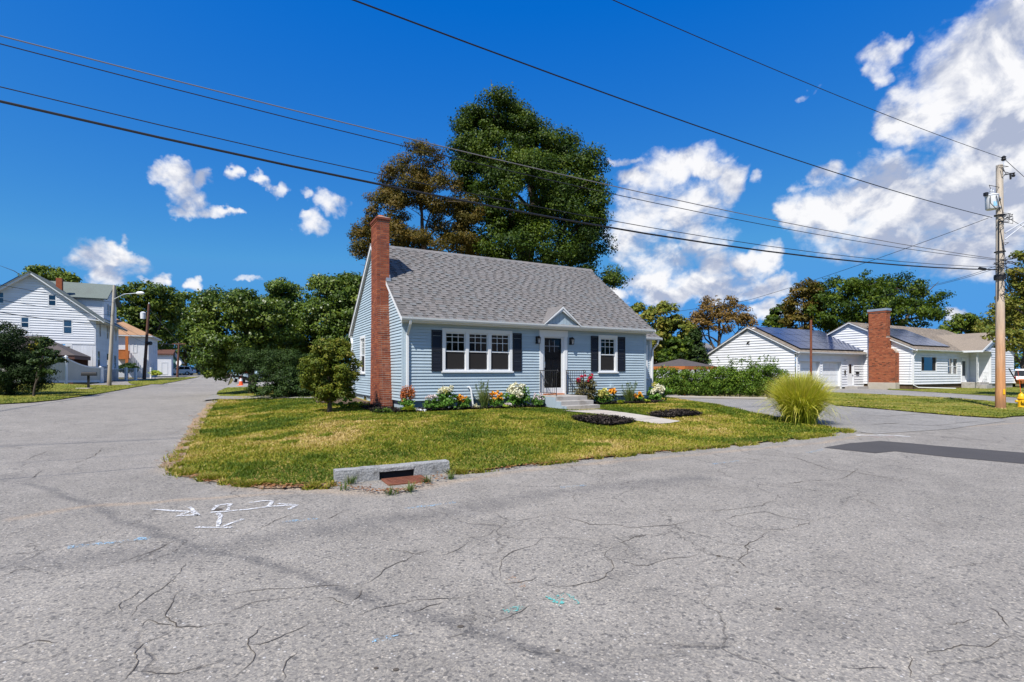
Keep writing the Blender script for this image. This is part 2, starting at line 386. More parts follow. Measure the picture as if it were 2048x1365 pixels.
M['shingle'] = shingle_mat('grey_shingle', [(.16, .153, .15), (.185, .168, .16), (.155, .16, .163), (.195, .183, .178), (.168, .158, .155)])
M['shingle_base'] = shingle_mat('grey_shingle_base', [(.125, .12, .117), (.14, .13, .127)])  # darker than the tabs, so shadow dashes under them are partly painted
M['shingle_tan'] = shingle_mat('tan_shingle', [(.22, .18, .14), (.26, .215, .17), (.19, .16, .13)])
M['shingle_green'] = shingle_mat('green_grey_shingle', [(.13, .155, .14), (.16, .18, .16), (.12, .14, .125)])
M['shingle_orange'] = shingle_mat('tan_orange_shingle', [(.34, .20, .115), (.38, .23, .135), (.32, .185, .105)])

def pole_mat(name, base, low):
    m, N = new_mat(name); oc = N.n('ShaderNodeTexCoord').outputs['Object']
    z = N.n('ShaderNodeSeparateXYZ', {0: oc}).outputs[2]
    st_ = N.vm('MULTIPLY', oc, (9, 9, .8)); n = N.noise(st_, 1.6, 7, .65); n2 = N.noise(oc, 1.1, 4, .6)
    c = N.mix(N.lin(n, .3, .7), tuple(v*.72 for v in base), tuple(min(1, v*1.2) for v in base))
    lowf = N.m('MULTIPLY', N.step(N.m('ADD', z, N.m('MULTIPLY', n2, 2.2)), 6.8, 1.6), .85)
    c = N.mix(lowf, c, N.mix(N.lin(n, .3, .7), tuple(v*.75 for v in low), tuple(v*1.35 for v in low)))
    c = N.mix(N.step(z, .8, .1, 0, .5), c, (.09, .06, .045))
    c = N.mix(N.m('MULTIPLY', N.step(n, .62, .72), .6), c, (.10, .065, .045))
    finish(N, c, .85, .25, 0, n, .012); return m
M['pole'] = pole_mat('weathered_pole', (.50, .43, .35), (.46, .19, .06))
M['pole_grey'] = pole_mat('grey_pole', (.40, .36, .31), (.34, .28, .22))
M['pole_brown'] = pole_mat('brown_pole', (.13, .065, .045), (.12, .06, .042))

# asphalt -------------------------------------------------
def seg_mask(N, pos, a, b, w, soft):
    """soft band along a ground segment; a, b in world metres"""
    a = Vector((a[0], a[1], 0)); b = Vector((b[0], b[1], 0)); d = b-a; L2 = d.length_squared
    pa = N.vm('SUBTRACT', pos, tuple(a)); t = N.m('MULTIPLY', N.vm('DOT_PRODUCT', pa, tuple(d)), 1/L2, clamp=True)
    near = N.vm('SCALE', tuple(d), t); dist = N.vm('LENGTH', N.vm('SUBTRACT', pa, near))
    return N.step(dist, w+soft, max(0, w-soft))
def asphalt(name, base, streaks=True, pale=.0, tan=0.):
    m, N = new_mat(name); pos3 = N.n('ShaderNodeNewGeometry').outputs['Position']
    pos = N.vm('MULTIPLY', pos3, (1, 1, 0))
    wob = N.n('ShaderNodeTexNoise', {'Vector': pos, 'Scale': 1.6, 'Detail': 4.}).outputs['Color']
    wp = N.vm('ADD', pos, N.vm('MULTIPLY', N.vm('SUBTRACT', wob, (.5, .5, .5)), (.3, .3, 0)))
    big = N.noise(pos, .22, 5, .6); mid = N.noise(pos, 1.7, 6, .65)
    c = N.mix(N.lin(big, .3, .7), tuple(v*.86 for v in base), tuple(v*1.12 for v in base))
    c = N.mix(1., c, N.vm('SCALE', (1, 1, 1), N.lin(mid, .3, .7, .86, 1.14)), 'MULTIPLY')
    if streaks:
        tanm = None
        for (p, q, w, k) in TAN:
            v = N.m('MULTIPLY', seg_mask(N, wp, p, q, w*.35, w), k)
            tanm = v if tanm is None else N.m('MAXIMUM', tanm, v)
        c = N.mix(N.m('MULTIPLY', tanm, N.lin(mid, .3, .62, .25, 1.)), c, (.40, .30, .20))
        dk = None
        for (p, q, w, k) in DARK:
            v = N.m('MULTIPLY', seg_mask(N, wp, p, q, w*.3, w), k)
            dk = v if dk is None else N.m('MAXIMUM', dk, v)
        c = N.mix(N.m('MULTIPLY', dk, N.lin(N.noise(pos, 5, 5, .7), .3, .65, .2, 1.)), c, (.055, .056, .062))
    v1 = N.n('ShaderNodeTexVoronoi', {'Vector': pos, 'Scale': 95.}); g1 = N.n('ShaderNodeSeparateColor', {0: v1.outputs['Color']})
    v2 = N.n('ShaderNodeTexVoronoi', {'Vector': pos, 'Scale': 48.}); g2 = N.n('ShaderNodeSeparateColor', {0: v2.outputs['Color']})
    sp = N.ramp(g1.outputs[0], [(0, (.62, .62, .64)), (.35, (.86, .86, .88)), (.7, (1.02, 1.01, 1.0)), (.9, (1.18, 1.15, 1.11)), (1, (1.5, 1.45, 1.38))])
    c = N.mix(1., c, sp, 'MULTIPLY')
    stone = N.m('MULTIPLY', N.step(g2.outputs[0], .87, .95), N.step(v2.outputs['Distance'], .46, .3))
    c = N.mix(N.m('MULTIPLY', stone, .55), c, N.ramp(g2.outputs[1], [(0, (.62, .58, .52)), (.5, (.5, .43, .35)), (1, (.66, .65, .64))]))
    c = N.mix(N.m('MULTIPLY', N.step(g2.outputs[0], .12, .04), .55), c, (.04, .041, .045))
    # fine branching hairlines besides the big traced cracks
    vc = N.n('ShaderNodeTexVoronoi', {'Vector': N.vm('ADD', pos, N.vm('MULTIPLY', N.vm('SUBTRACT', wob, (.5, .5, .5)), (.9, .9, 0))), 'Scale': .62}, feature='DISTANCE_TO_EDGE').outputs['Distance']
    wob2 = N.n('ShaderNodeTexNoise', {'Vector': pos, 'Scale': 5., 'Detail': 5., 'Roughness': .65}).outputs['Color']
    vd = N.n('ShaderNodeTexVoronoi', {'Vector': N.vm('ADD', pos, N.vm('MULTIPLY', N.vm('SUBTRACT', wob2, (.5, .5, .5)), (.34, .34, 0))), 'Scale': 1.25}, feature='DISTANCE_TO_EDGE').outputs['Distance']
    camd = N.vm('LENGTH', N.vm('SUBTRACT', pos, (0, 0, 0)))
    hair = N.m('MULTIPLY', N.step(vc, .0085, .002), N.step(N.noise(pos, .35, 3, .5), .44, .60))
    hair = N.m('MAXIMUM', hair, N.m('MULTIPLY', N.step(vd, .0105, .002), N.step(N.noise(N.vm('ADD', pos, (7, 3, 0)), .42, 4, .6), .49, .62)))
    c = N.mix(N.m('MULTIPLY', hair, .42), c, (.05, .042, .036))
    h = N.m('SUBTRACT', N.m('ADD', g1.outputs[0], N.m('MULTIPLY', stone, .8)), N.m('MULTIPLY', hair, 2.))
    finish(N, c, .86, .3, 0, h, .004, .8); return m
def z6(p): return (p[0]/2.703, 860+p[1]/2.703)
def z7(p): return (700+p[0]/2.926, 900+p[1]/2.926)
def z8(p): return (1400+p[0]/2.704, 860+p[1]/2.704)
def gl(pts): return [G(*p) for p in pts]
def segs(pts, w, k): g = gl(pts); return [(g[i], g[i+1], w, k) for i in range(len(g)-1)]
DARK = (segs([(60, 965), (120, 985), (310, 1065), (420, 1100), (560, 1135), (720, 1190), (905, 1245), (1076, 1300), (1240, 1368)], .085, .62)
        + segs([(0, 1130), (250, 1112), (430, 1090), (620, 1060), (860, 1030), (1100, 985), (1400, 955)], .30, .46)
        + segs([(60, 965), (20, 950)], .3, .3) + segs([(980, 1000), (1010, 1000)], .18, .55) + segs([(1230, 1330), (1800, 1230), (2048, 1190)], .3, .16))
TAN = (segs([(30, 1035), (160, 1012), (300, 1005), (440, 992), (560, 985), (760, 985)], .10, .55)
       + segs([(470, 972), (620, 980), (760, 985), (880, 965)], .22, .5) + segs([(880, 965), (1010, 945), (1200, 925), (1450, 903), (1640, 885), (1740, 868), (1900, 855), (2048, 845)], .13, .5)
       + segs([(340, 940), (385, 880), (412, 825), (430, 800)], .3, .4))
M['asphalt'] = asphalt('asphalt', (.262, .242, .213))
M['drive'] = asphalt('driveway_asphalt', (.262, .250, .230), False)
M['patch'] = mat('new_asphalt', (.058, .053, .051), .85, .14, 1.2, bump=.004, bscale=90)
m, N = new_mat('crack'); finish(N, (.085, .073, .062), .95, .1); M['crack'] = m
def paint_mat(name, col, cover=.5):
    m, N = new_mat(name); pos = N.n('ShaderNodeNewGeometry').outputs['Position']
    a = N.step(N.m('ADD', N.noise(pos, 60, 3, .6), N.m('MULTIPLY', N.noise(pos, 7, 3, .6), .5)), cover+.1, cover+.3)
    b = N.n('ShaderNodeBsdfPrincipled', {'Base Color': col, 'Roughness': .8}); t = N.n('ShaderNodeBsdfTransparent')
    mx = N.n('ShaderNodeMixShader', {0: a, 1: t.outputs[0], 2: b.outputs[0]}); N.n('ShaderNodeOutputMaterial', {'Surface': mx.outputs[0]}); return m
M['paint_w'] = paint_mat('white_paint', (.58, .58, .59), .515); M['paint_b'] = paint_mat('blue_paint', (.25, .50, .72), .66)
M['paint_t'] = paint_mat('teal_paint', (.10, .42, .38), .62); M['paint_o'] = paint_mat('orange_paint', (.50, .26, .12), .70)
M['paint_r'] = paint_mat('red_paint', (.62, .22, .22), .72); M['paint_line'] = paint_mat('worn_white_line', (.75, .75, .75), .5)

# ground and grass -------------------------------------------------
def ground_mat(name, stops, sc=.35, fine=40.):
    m, N = new_mat(name); pos = N.n('ShaderNodeNewGeometry').outputs['Position']
    n = N.m('ADD', N.m('MULTIPLY', N.noise(pos, sc, 4, .6), .55), N.m('MULTIPLY', N.noise(pos, 2.4, 6, .7), .45))
    n2 = N.noise(pos, fine, 3, .7)
    c = N.ramp(N.m('ADD', N.m('MULTIPLY', N.m('SUBTRACT', n, .5), 1.9), N.m('MULTIPLY', n2, 1.0)), [(i/(len(stops)-1), s) for i, s in enumerate(stops)])
    finish(N, c, .95, .15, 0, n2, .03); return m
M['lawn'] = ground_mat('lawn_soil', [(.13, .13, .02), (.24, .20, .04), (.36, .27, .08), (.44, .33, .14)])
M['lawn_green'] = ground_mat('green_lawn_soil', [(.08, .11, .012), (.14, .16, .02), (.21, .20, .035), (.26, .22, .06)])
M['earth'] = ground_mat('earth', [(.07, .07, .025), (.11, .10, .03), (.16, .13, .06), (.13, .12, .04)])
M['sand'] = ground_mat('sandy_soil', [(.16, .10, .06), (.30, .21, .13), (.36, .26, .17), (.22, .14, .08)], 1.2)
M['grass'] = leaf_mat('lawn_grass', [(.07, .115, .010), (.17, .205, .016), (.28, .265, .03), (.40, .305, .08), (.53, .40, .18)], .3, .6)

big = [(-400, -150), (500, -150), (500, 700), (-400, 700)]
ground = sheet('ground', big, -.10, M['earth'], 22, fine=(-75, 75, -12, 165, 2.6))
road_poly = [xy(*p) for p in ((-80, -45), (95, -45), (95, -6.2), (-2.6, -6.2), (-2.6, -4.8), (-4.4, 0), (-4.9, 20), (-4.9, 124), (-14.4, 124), (-14.4, -7.2), (-80, -7.2))]
road = sheet('road', road_poly, -.012, M['asphalt'], 2.2, fine=(-16, 16, 2, 32, .6))
cross = sheet('cross_street', [xy(-60, 124), xy(40, 124), xy(40, 132), xy(-60, 132)], .004, M['drive'], 6)

lawn_px = [(440, 799), (429, 812), (416, 832), (398, 868), (377, 902), (364, 928), (366, 940), (394, 949), (435, 959), (500, 969), (580, 973), (664, 968), (676, 963),
           (896, 941), (906, 945), (960, 942), (1100, 925), (1300, 905), (1500, 888), (1640, 872), (1700, 862), (1660, 856), (1600, 845), (1500, 826), (1420, 809), (1345, 797)]
LAWN = [tuple(p[:2]) for p in gl(lawn_px)]+[tuple(H(13, 9)[:2]), tuple(H(13, 13)[:2]), tuple(H(-5.1, 13)[:2])]
# the neighbour's lane cuts behind the lawn: stop the lawn at it
lawn = sheet('lawn', LAWN, .016, M['lawn'], .5, jitter=.13, step=.15)
def edge_soil():
    e = gl([(425, 806), (404, 832), (385, 868), (362, 902), (350, 928), (352, 941), (385, 950), (430, 960), (500, 970), (580, 973), (668, 970)])
    inner = gl([(668, 966), (580, 962), (500, 955), (430, 940), (402, 920), (400, 900), (415, 868), (428, 832), (440, 806)])
    outer = [Vector((p.x-(.12 if i < 6 else 0), p.y-.10, 0)) for i, p in enumerate(e)]
    return sheet('sandy_verge', [tuple(p[:2]) for p in outer+inner], .002, M['sand'], .25, jitter=.12, step=.12, rough=.004)
verge = edge_soil()
PATH = [tuple(p[:2]) for p in gl([(1126, 824), (1196, 821.5), (1280, 832), (1361, 845), (1340, 849), (1313, 850.5), (1272, 844), (1209, 832), (1150, 826)])]
path = sheet('front_path', PATH, .035, M['path'], .4)
MUL1 = [tuple(p[:2]) for p in gl([(1139, 839.5), (1165, 837), (1198, 836), (1235, 839), (1273, 846), (1250, 852), (1222, 855.5), (1190, 852.5), (1160, 846)])]
MUL2 = [tuple(p[:2]) for p in gl([(1293, 834), (1318, 828), (1358, 824.5), (1388, 827), (1407, 833), (1370, 836), (1334, 839), (1312, 837)])]
m1 = sheet('mulch_bed', MUL1, .07, M['mulch'], .12, jitter=.03, rough=.03, step=.12)
m2 = sheet('mulch_bed', MUL2, .07, M['mulch'], .12, jitter=.03, rough=.03, step=.12)
BED = [xy(*p) for p in ((-.9, -.75), (.3, -.62), (2.2, -.60), (4.2, -.68), (4.68, -.75), (4.68, .05), (-.05, .05), (-.1, 3.2), (-.85, 3.0))]
BED2 = [xy(*p) for p in ((5.9, -.75), (7.5, -.62), (9.4, -.7), (10.3, -.35), (10.25, .9), (9.6, .9), (9.55, .05), (5.9, .05))]
b1 = sheet('mulch_bed', BED, .06, M['mulch'], .15, jitter=.03, rough=.025, step=.15)
b2 = sheet('mulch_bed', BED2, .06, M['mulch'], .15, jitter=.03, rough=.025, step=.15)
SOIL = [xy(*p) for p in ((-.85, 2.6), (-.2, 2.6), (-.2, 7.3), (-1.6, 7.3), (-1.8, 4.6))]
sb = sheet('soil_bed', SOIL, .062, M['soil'], .2, jitter=.05, rough=.02)
for o_, l_ in ((m1, 'black mulch patch left of the front path'), (m2, 'black mulch patch right of the front path'), (b1, 'mulch bed left of the front steps'), (b2, 'mulch bed right of the front steps')): o_['label'] = l_

drive_px = [(1338, 796), (1420, 809), (1500, 826), (1600, 845), (1660, 856), (1700, 862), (1752, 868), (1900, 858), (2012, 842), (2001, 836), (1896, 829.5), (1780, 819), (1671, 810), (1640, 800), (1560, 797), (1440, 795)]
DRIVE = [tuple(p[:2]) for p in gl(drive_px)]+[tuple(H(16.5, 8)[:2]), tuple(H(16, 16)[:2]), tuple(H(12.6, 16)[:2]), tuple(H(12.8, 7)[:2])]
driveway = sheet('driveway', DRIVE, -.004, M['drive'], .8, step=.6)
STRIP = [tuple(p[:2]) for p in gl([(1640, 800), (1671, 812), (1780, 820.5), (1896, 831), (2001, 837.5), (2025, 834), (2060, 832), (2200, 845), (2200, 822), (2036, 809), (1900, 797), (1750, 789.5), (1668, 786), (1640, 786)])]
strip = sheet('grass_strip', STRIP, .035, M['lawn_green'], .6, jitter=.06, step=.25)
D2 = [tuple(p[:2]) for p in gl([(1590, 785), (1668, 788), (1750, 791), (1900, 799), (2036, 811), (2200, 824), (2200, 806), (2048, 796), (1900, 787), (1780, 780.5), (1740, 778), (1590, 778)])]
drive2 = sheet('driveway', D2, .008, M['drive'], 1.2, step=.8); drive2['label'] = 'grey asphalt driveway in front of the white garage'
YARD = [tuple(p[:2]) for p in gl([(1776, 780), (1900, 787.5), (2048, 797.5), (2200, 808), (2200, 776), (1990, 773), (1776, 774)])]
yard = sheet('neighbour_lawn', YARD, .03, M['lawn_green'], .9, jitter=.06, step=.3)
LEFTL = [tuple(p[:2]) for p in gl([(-420, 860), (0, 809), (60, 806), (110, 801), (200, 788), (262, 776.5), (300, 770), (300, 768), (262, 771), (200, 771), (120, 768)])]+[tuple(H(-19, 32)[:2]), tuple(H(-34, 22)[:2]), tuple(H(-34, -6)[:2])]
leftlawn = sheet('left_lawn', LEFTL, .03, M['lawn_green'], 1.0, jitter=.06, step=.3)
VERGE2 = [tuple(p[:2]) for p in gl([(322, 769), (345, 765), (380, 758), (400, 754), (330, 757), (255, 764), (262, 769)])]
verge2 = sheet('roadside_grass', VERGE2, .03, M['lawn_green'], 1.0, jitter=.05, step=.4)
LANE = [tuple(p[:2]) for p in gl([(405, 803), (435, 800), (520, 799.5), (640, 799), (640, 794.5), (520, 793.5), (440, 794), (430, 790)])]
lane = sheet('side_lane', LANE, .045, M['drive'], .8, step=.5)
V3 = [tuple(p[:2]) for p in gl([(431, 793.5), (520, 793), (640, 793.5), (640, 776), (500, 775), (455, 776), (438, 783)])]
verge3 = sheet('side_verge', V3, .032, M['lawn_green'], .7, jitter=.06, step=.3)
DR3 = [tuple(p[:2]) for p in gl([(447, 777), (520, 776), (560, 775), (560, 757), (470, 757), (462, 768)])]
drive3 = sheet('side_parking', DR3, .02, M['drive'], 1., step=.8)

# marks on the road (children of the road) -------------------------------------------------
def ribbon(name, pts, w, m, parent, dz=.005, jit=.3, sub=.12, taper=False):
    g = [Vector((p.x, p.y, 0)) for p in pts]; path = []
    for i in range(len(g)-1):
        k = max(1, int((g[i+1]-g[i]).length/sub)); path += [g[i].lerp(g[i+1], j/k) for j in range(k)]
    path.append(g[-1]); V, Fc = [], []
    n = len(path)
    for i, p in enumerate(path):
        d = (path[min(i+1, n-1)]-path[max(i-1, 0)]).normalized(); q = Vector((-d.y, d.x, 0))
        p = p+q*((noise.noise(p*2.1)*w*2*jit+noise.noise(p*7)*w*1.2*jit) if not taper else (noise.noise(p*3.1)*.03+noise.noise(p*11)*.018+noise.noise(p*29)*.012))
        ww = w*max(.18, .5+min(jit, .55)*noise.noise(p*5+Vector((3, 1, 0))))*(min(1, 4*i/n+.12, 4*(n-1-i)/n+.12) if taper else 1)
        for sgn in (-1, 1):
            v = p+q*ww*sgn; V.append((v.x, v.y, float(hgt(v.x, v.y))+dz))
        if i: Fc.append((2*i-2, 2*i-1, 2*i+1, 2*i))
    return np_mesh(name, V, Fc, m, parent)
CR = [(z6, l) for l in (
    [(1020, 705), (975, 750), (950, 790), (910, 830), (860, 855), (790, 900), (740, 950), (725, 1000)], [(1010, 820), (960, 880), (945, 910), (900, 990), (925, 1030), (945, 1060), (1060, 1065), (1180, 1045), (1300, 1055)],
    [(945, 1060), (860, 1110), (780, 1150), (720, 1200), (740, 1240), (720, 1290), (680, 1340), (620, 1365)], [(0, 1200), (100, 1170), (200, 1130), (320, 1140)],
    [(720, 1290), (850, 1305), (950, 1310), (1100, 1270), (1250, 1235), (1330, 1210)], [(1440, 1030), (1350, 1120), (1335, 1150), (1375, 1190), (1350, 1240), (1290, 1300), (1250, 1340)],
    [(1335, 1150), (1440, 1140), (1520, 1110), (1620, 1060), (1680, 1030)], [(1610, 1185), (1560, 1240), (1545, 1290), (1560, 1320), (1530, 1360)],
    [(1210, 885), (1330, 865), (1480, 850), (1600, 850), (1700, 838), (1800, 832), (1892, 838)], [(1210, 1000), (1330, 940), (1400, 920), (1500, 910), (1650, 880)],
    [(0, 790), (90, 750), (200, 735), (330, 725)], [(620, 720), (740, 680), (850, 645), (930, 600), (945, 585)], [(1230, 575), (1330, 560), (1400, 530), (1480, 490), (1560, 460), (1690, 420)],
    [(760, 1060), (800, 1020), (940, 1060)], [(640, 980), (650, 940), (720, 900), (770, 840)], [(350, 195), (440, 165), (510, 140), (560, 90)], [(120, 170), (200, 135), (290, 105)],
    [(170, 265), (230, 210)], [(500, 375), (640, 350)], [(1770, 480), (1850, 440), (1892, 430)], [(1720, 905), (1800, 900), (1880, 930)])]
CR += [(z7, l) for l in (
    [(0, 785), (120, 765), (185, 710), (260, 670), (340, 640), (385, 600)], [(215, 575), (320, 580), (385, 600), (460, 580)], [(545, 610), (590, 590), (650, 560), (700, 530)],
    [(905, 780), (960, 770), (1060, 760), (1100, 740)], [(865, 740), (870, 690), (880, 640), (930, 600), (1060, 560), (1140, 500)], [(1100, 780), (1230, 795), (1330, 785), (1450, 755), (1500, 730), (1530, 690), (1520, 640), (1490, 610), (1530, 545)],
    [(1500, 620), (1600, 640), (1670, 665), (1780, 660), (1870, 630), (1990, 615), (2048, 590)], [(1190, 380), (1340, 405), (1400, 430), (1540, 430), (1640, 445), (1780, 440), (1920, 430), (2048, 400)],
    [(1530, 545), (1640, 525), (1680, 500), (1780, 490)], [(20, 970), (120, 930), (260, 900), (370, 870), (500, 860), (640, 855), (720, 830), (820, 800)], [(350, 945), (430, 910), (540, 880)],
    [(820, 1020), (900, 980), (1000, 935), (1080, 890)], [(560, 1090), (700, 1050)], [(0, 875), (40, 850), (75, 810)])]
CR += [(z8, l) for l in (
    [(0, 440), (110, 430), (190, 425), (330, 405), (410, 375)], [(180, 95), (270, 130), (400, 135), (520, 150), (610, 180), (700, 210), (830, 225), (950, 245), (1080, 270), (1160, 245)],
    [(700, 270), (780, 255), (860, 205)], [(440, 295), (560, 275), (700, 265)], [(110, 485), (180, 465), (300, 440), (370, 440), (450, 465), (540, 480), (640, 485), (690, 465)],
    [(110, 485), (180, 515), (300, 530), (400, 535), (500, 530), (560, 505), (620, 485)], [(370, 540), (320, 585), (240, 625), (260, 660), (210, 700), (30, 660)], [(210, 700), (250, 740)],
    [(1540, 940), (1600, 980), (1650, 1030), (1660, 1060)], [(1300, 1040), (1400, 1050), (1500, 1010)], [(1160, 1210), (1250, 1215), (1350, 1180), (1420, 1155), (1540, 1165), (1700, 1100), (1750, 1105)], [(1130, 1330), (1140, 1260), (1160, 1210)], [(780, 1275), (900, 1275), (1060, 1280)])]
for f_, l in CR:
    g = gl([f_(p) for p in l]); ribbon('crack', g, .0022+.0008*g[0].y, M['crack'], road, -.008, 1., .03, True)
for l in ([(1700, 830), (1780, 832), (1880, 826)], [(1690, 845), (1800, 848), (1870, 852), (1960, 842)], [(1420, 800), (1500, 803), (1560, 808)], [(1740, 850), (1800, 846)]):
    ribbon('crack', gl(l), .025, M['crack'], driveway, .001, .9, .12, True)
WHITE = [[(300, 1017), (332, 1020), (368, 1022), (379, 1022), (356, 1031), (397, 1029)], [(376, 1013), (395, 1030)], [(421, 1024), (493, 1018), (545, 1012), (590, 1009.5)],
         [(556, 1006.5), (596, 1009), (575, 1018)], [(424, 1020), (435, 1010), (455, 1007), (463, 1007), (458, 1020)], [(498, 1004), (525, 1001), (545, 1001), (540, 1009), (532, 1013)],
         [(437, 1025), (438.5, 1052)], [(393, 1053), (464, 1054)], [(442, 1052), (485, 1037)]]
for l in WHITE: ribbon('white_paint_mark', gl(l), .042, M['paint_w'], road, -.005, .3, .05)
for l in ([(564, 1042.6), (637, 1037)], [(811, 1017), (912, 1004)], [(130, 1093), (300, 1075)], [(1124, 975), (1173, 970)], [(1428, 928), (1475, 921)], [(1615, 905), (1650, 897)], [(150, 1091), (180, 1089)]):
    ribbon('blue_paint_line', gl(l), .07, M['paint_b'], road, -.005, .3, .08)
ribbon('teal_paint_letter', gl([(1093, 1190), (1107, 1201), (1119, 1207.6), (1128, 1202), (1115, 1190), (1131, 1186), (1144, 1194), (1154, 1206)]), .042, M['paint_t'], road, -.005, .2, .04)
ribbon('teal_paint_line', gl([(1007.6, 1221), (1048.6, 1211)]), .05, M['paint_t'], road, -.005, .3, .05)
ribbon('teal_paint_line', gl([(744, 1282), (799, 1274)]), .05, M['paint_b'], road, -.005, .4, .05)
ribbon('orange_paint_mark', gl([(1018, 1153), (1030, 1160), (1042, 1173)]), .06, M['paint_o'], road, -.005, .4, .05)
ribbon('red_paint_mark', gl([(1745, 874), (1790, 873)]), .25, M['paint_r'], road, -.005, .4, .1)
ribbon('white_paint_mark', gl([(1715, 871), (1760, 870), (1820, 873)]), .10, M['paint_line'], road, -.003, .5, .1)
ribbon('stop_line', gl([(372, 757.6), (440, 758.6)]), .45, M['paint_line'], road, -.004, .05, .5)
ribbon('road_edge_line', gl([(363, 760), (334, 767)]), .2, M['paint_line'], road, -.004, .3, .5)
patch = sheet('asphalt_patch', [tuple(p[:2]) for p in gl([(1648, 895), (1700, 886), (1762, 881.5), (1830, 887), (1870, 891), (2048, 905), (2160, 915), (2160, 940), (2048, 927), (1900, 914), (1790, 902), (1752, 906)])], -.006, M['patch'], .7, parent=road, jitter=.02, step=.3)
for (px, py, r) in ((1437, 1110, .02), (1466, 1128, .012), (1556, 1215, .022), (921, 1250, .022), (792, 1336, .018), (433, 1018, .07), (1720, 878, .03), (1115, 1298, .015), (1474, 1142, .012), (752, 1333, .014)):
    g = G(px, py); n = 12
    V = [(g.x, g.y, g.z-.004)]+[(g.x+r*(.7+.5*noise.noise(Vector((k, px, 0))))*math.cos(2*math.pi*k/n)*1.3, g.y+r*(.7+.5*noise.noise(Vector((k, 0, py))))*math.sin(2*math.pi*k/n), g.z-.0075) for k in range(n)]
    np_mesh('tar_spot', V, [(0, 1+k, 1+(k+1) % n) for k in range(n)], M['crack'], road)

# grass blades (nobody could count them) -------------------------------------------------
def grass(name, poly, n, holes, label, hmin=.020, hmax=.054, dry=0.10, wid=.012):
    poly = np.array(poly); lo, hi = poly.min(0), poly.max(0); out = []; tot = 0
    while tot < n:
        p = lo+rng.random((n*3, 2))*(hi-lo); p = p[pip(p, poly)]
        d = np.hypot(p[:, 0], p[:, 1]); p = p[rng.random(len(p)) < np.clip((10/d)**1.6, .05, 1)]
        p = p[(p[:, 1] > 1) & (np.abs(p[:, 0]) < p[:, 1]*1.05+2)]
        for h in holes: p = p[~pip(p, np.array(h))]
        if len(p) == 0: break
        out.append(p); tot += len(p)
    p = np.concatenate(out)[:n]; n = len(p); x, y = p[:, 0], p[:, 1]
    base = .55*vnoise(x, y, .33, 1)+.3*vnoise(x, y, 1.3, 2)+.15*vnoise(x, y, 5, 3)
    s_, t_ = (x-OX)*CA+(y-OY)*SA, -(x-OX)*SA+(y-OY)*CA
    tan_ = .30*np.exp(-(((s_+1.5)/4.5)**2+((t_+3.2)/2.4)**2))+.12*np.exp(-(((s_-9)/2.5)**2+((t_+3.5)/2.)**2))-.13*np.clip((-5.2-t_)/2.5, 0, 1)
    if name != 'lawn_grass': tan_ = 0
    tint = np.clip((base-.5)*2.5+.36+tan_+dry+rng.normal(0, .2, n), 0, 1)
    weeds = vnoise(x, y, 1.9, 8) > .80
    tint = np.where(weeds, tint*.25, tint)
    hgtb = rng.uniform(hmin, hmax, n)*(.7+.6*vnoise(x, y, 2.2, 4))*np.where(weeds, 1.35, 1)
    w = wid*(.6+.8*rng.random(n))*np.clip(np.hypot(x, y)/9, .9, 3); a = rng.random(n)*2*np.pi; lean = rng.uniform(0.2, 1.6, n)*hgtb; b = rng.random(n)*2*np.pi
    z = hgt(x, y)+.012
    V = np.zeros((n, 3, 3)); V[:, 0] = np.stack([x-np.cos(a)*w, y-np.sin(a)*w, z], 1); V[:, 1] = np.stack([x+np.cos(a)*w, y+np.sin(a)*w, z], 1)
    V[:, 2] = np.stack([x+np.cos(b)*lean, y+np.sin(b)*lean, z+hgtb], 1)
    o = np_mesh(name, V.reshape(-1, 3), np.arange(3*n).reshape(-1, 3), M['grass'], None, np.repeat(tint, 3))
    return tag(o, label, 'grass', kind='stuff')
HOUSE_HOLE = [xy(-.4, -.05), xy(9.6, -.05), xy(9.6, 7.5), xy(-.05, 7.5)]; STEP_HOLE = [xy(4.6, -2.1), xy(5.95, -2.1), xy(5.95, .1), xy(4.6, .1)]
grass('lawn_grass', LAWN, 230000, [PATH, MUL1, MUL2, BED, BED2, HOUSE_HOLE, STEP_HOLE, SOIL], 'dry yellow green grass of the corner lawn')
grass('strip_grass', STRIP, 26000, [], 'grass growing on the strip by the utility pole', dry=-.12)
grass('yard_grass', YARD, 9000, [], 'grass in front of the white ranch house', dry=-.12)
grass('left_lawn_grass', LEFTL, 16000, [], 'grass of the lawn along the left kerb', dry=-.15)
grass('verge_grass', V3, 5000, [], 'grass beside the traffic cone and lane', dry=-.05)
grass('roadside_verge_grass', VERGE2, 3000, [], 'grass below the brown pole across the street', dry=0)

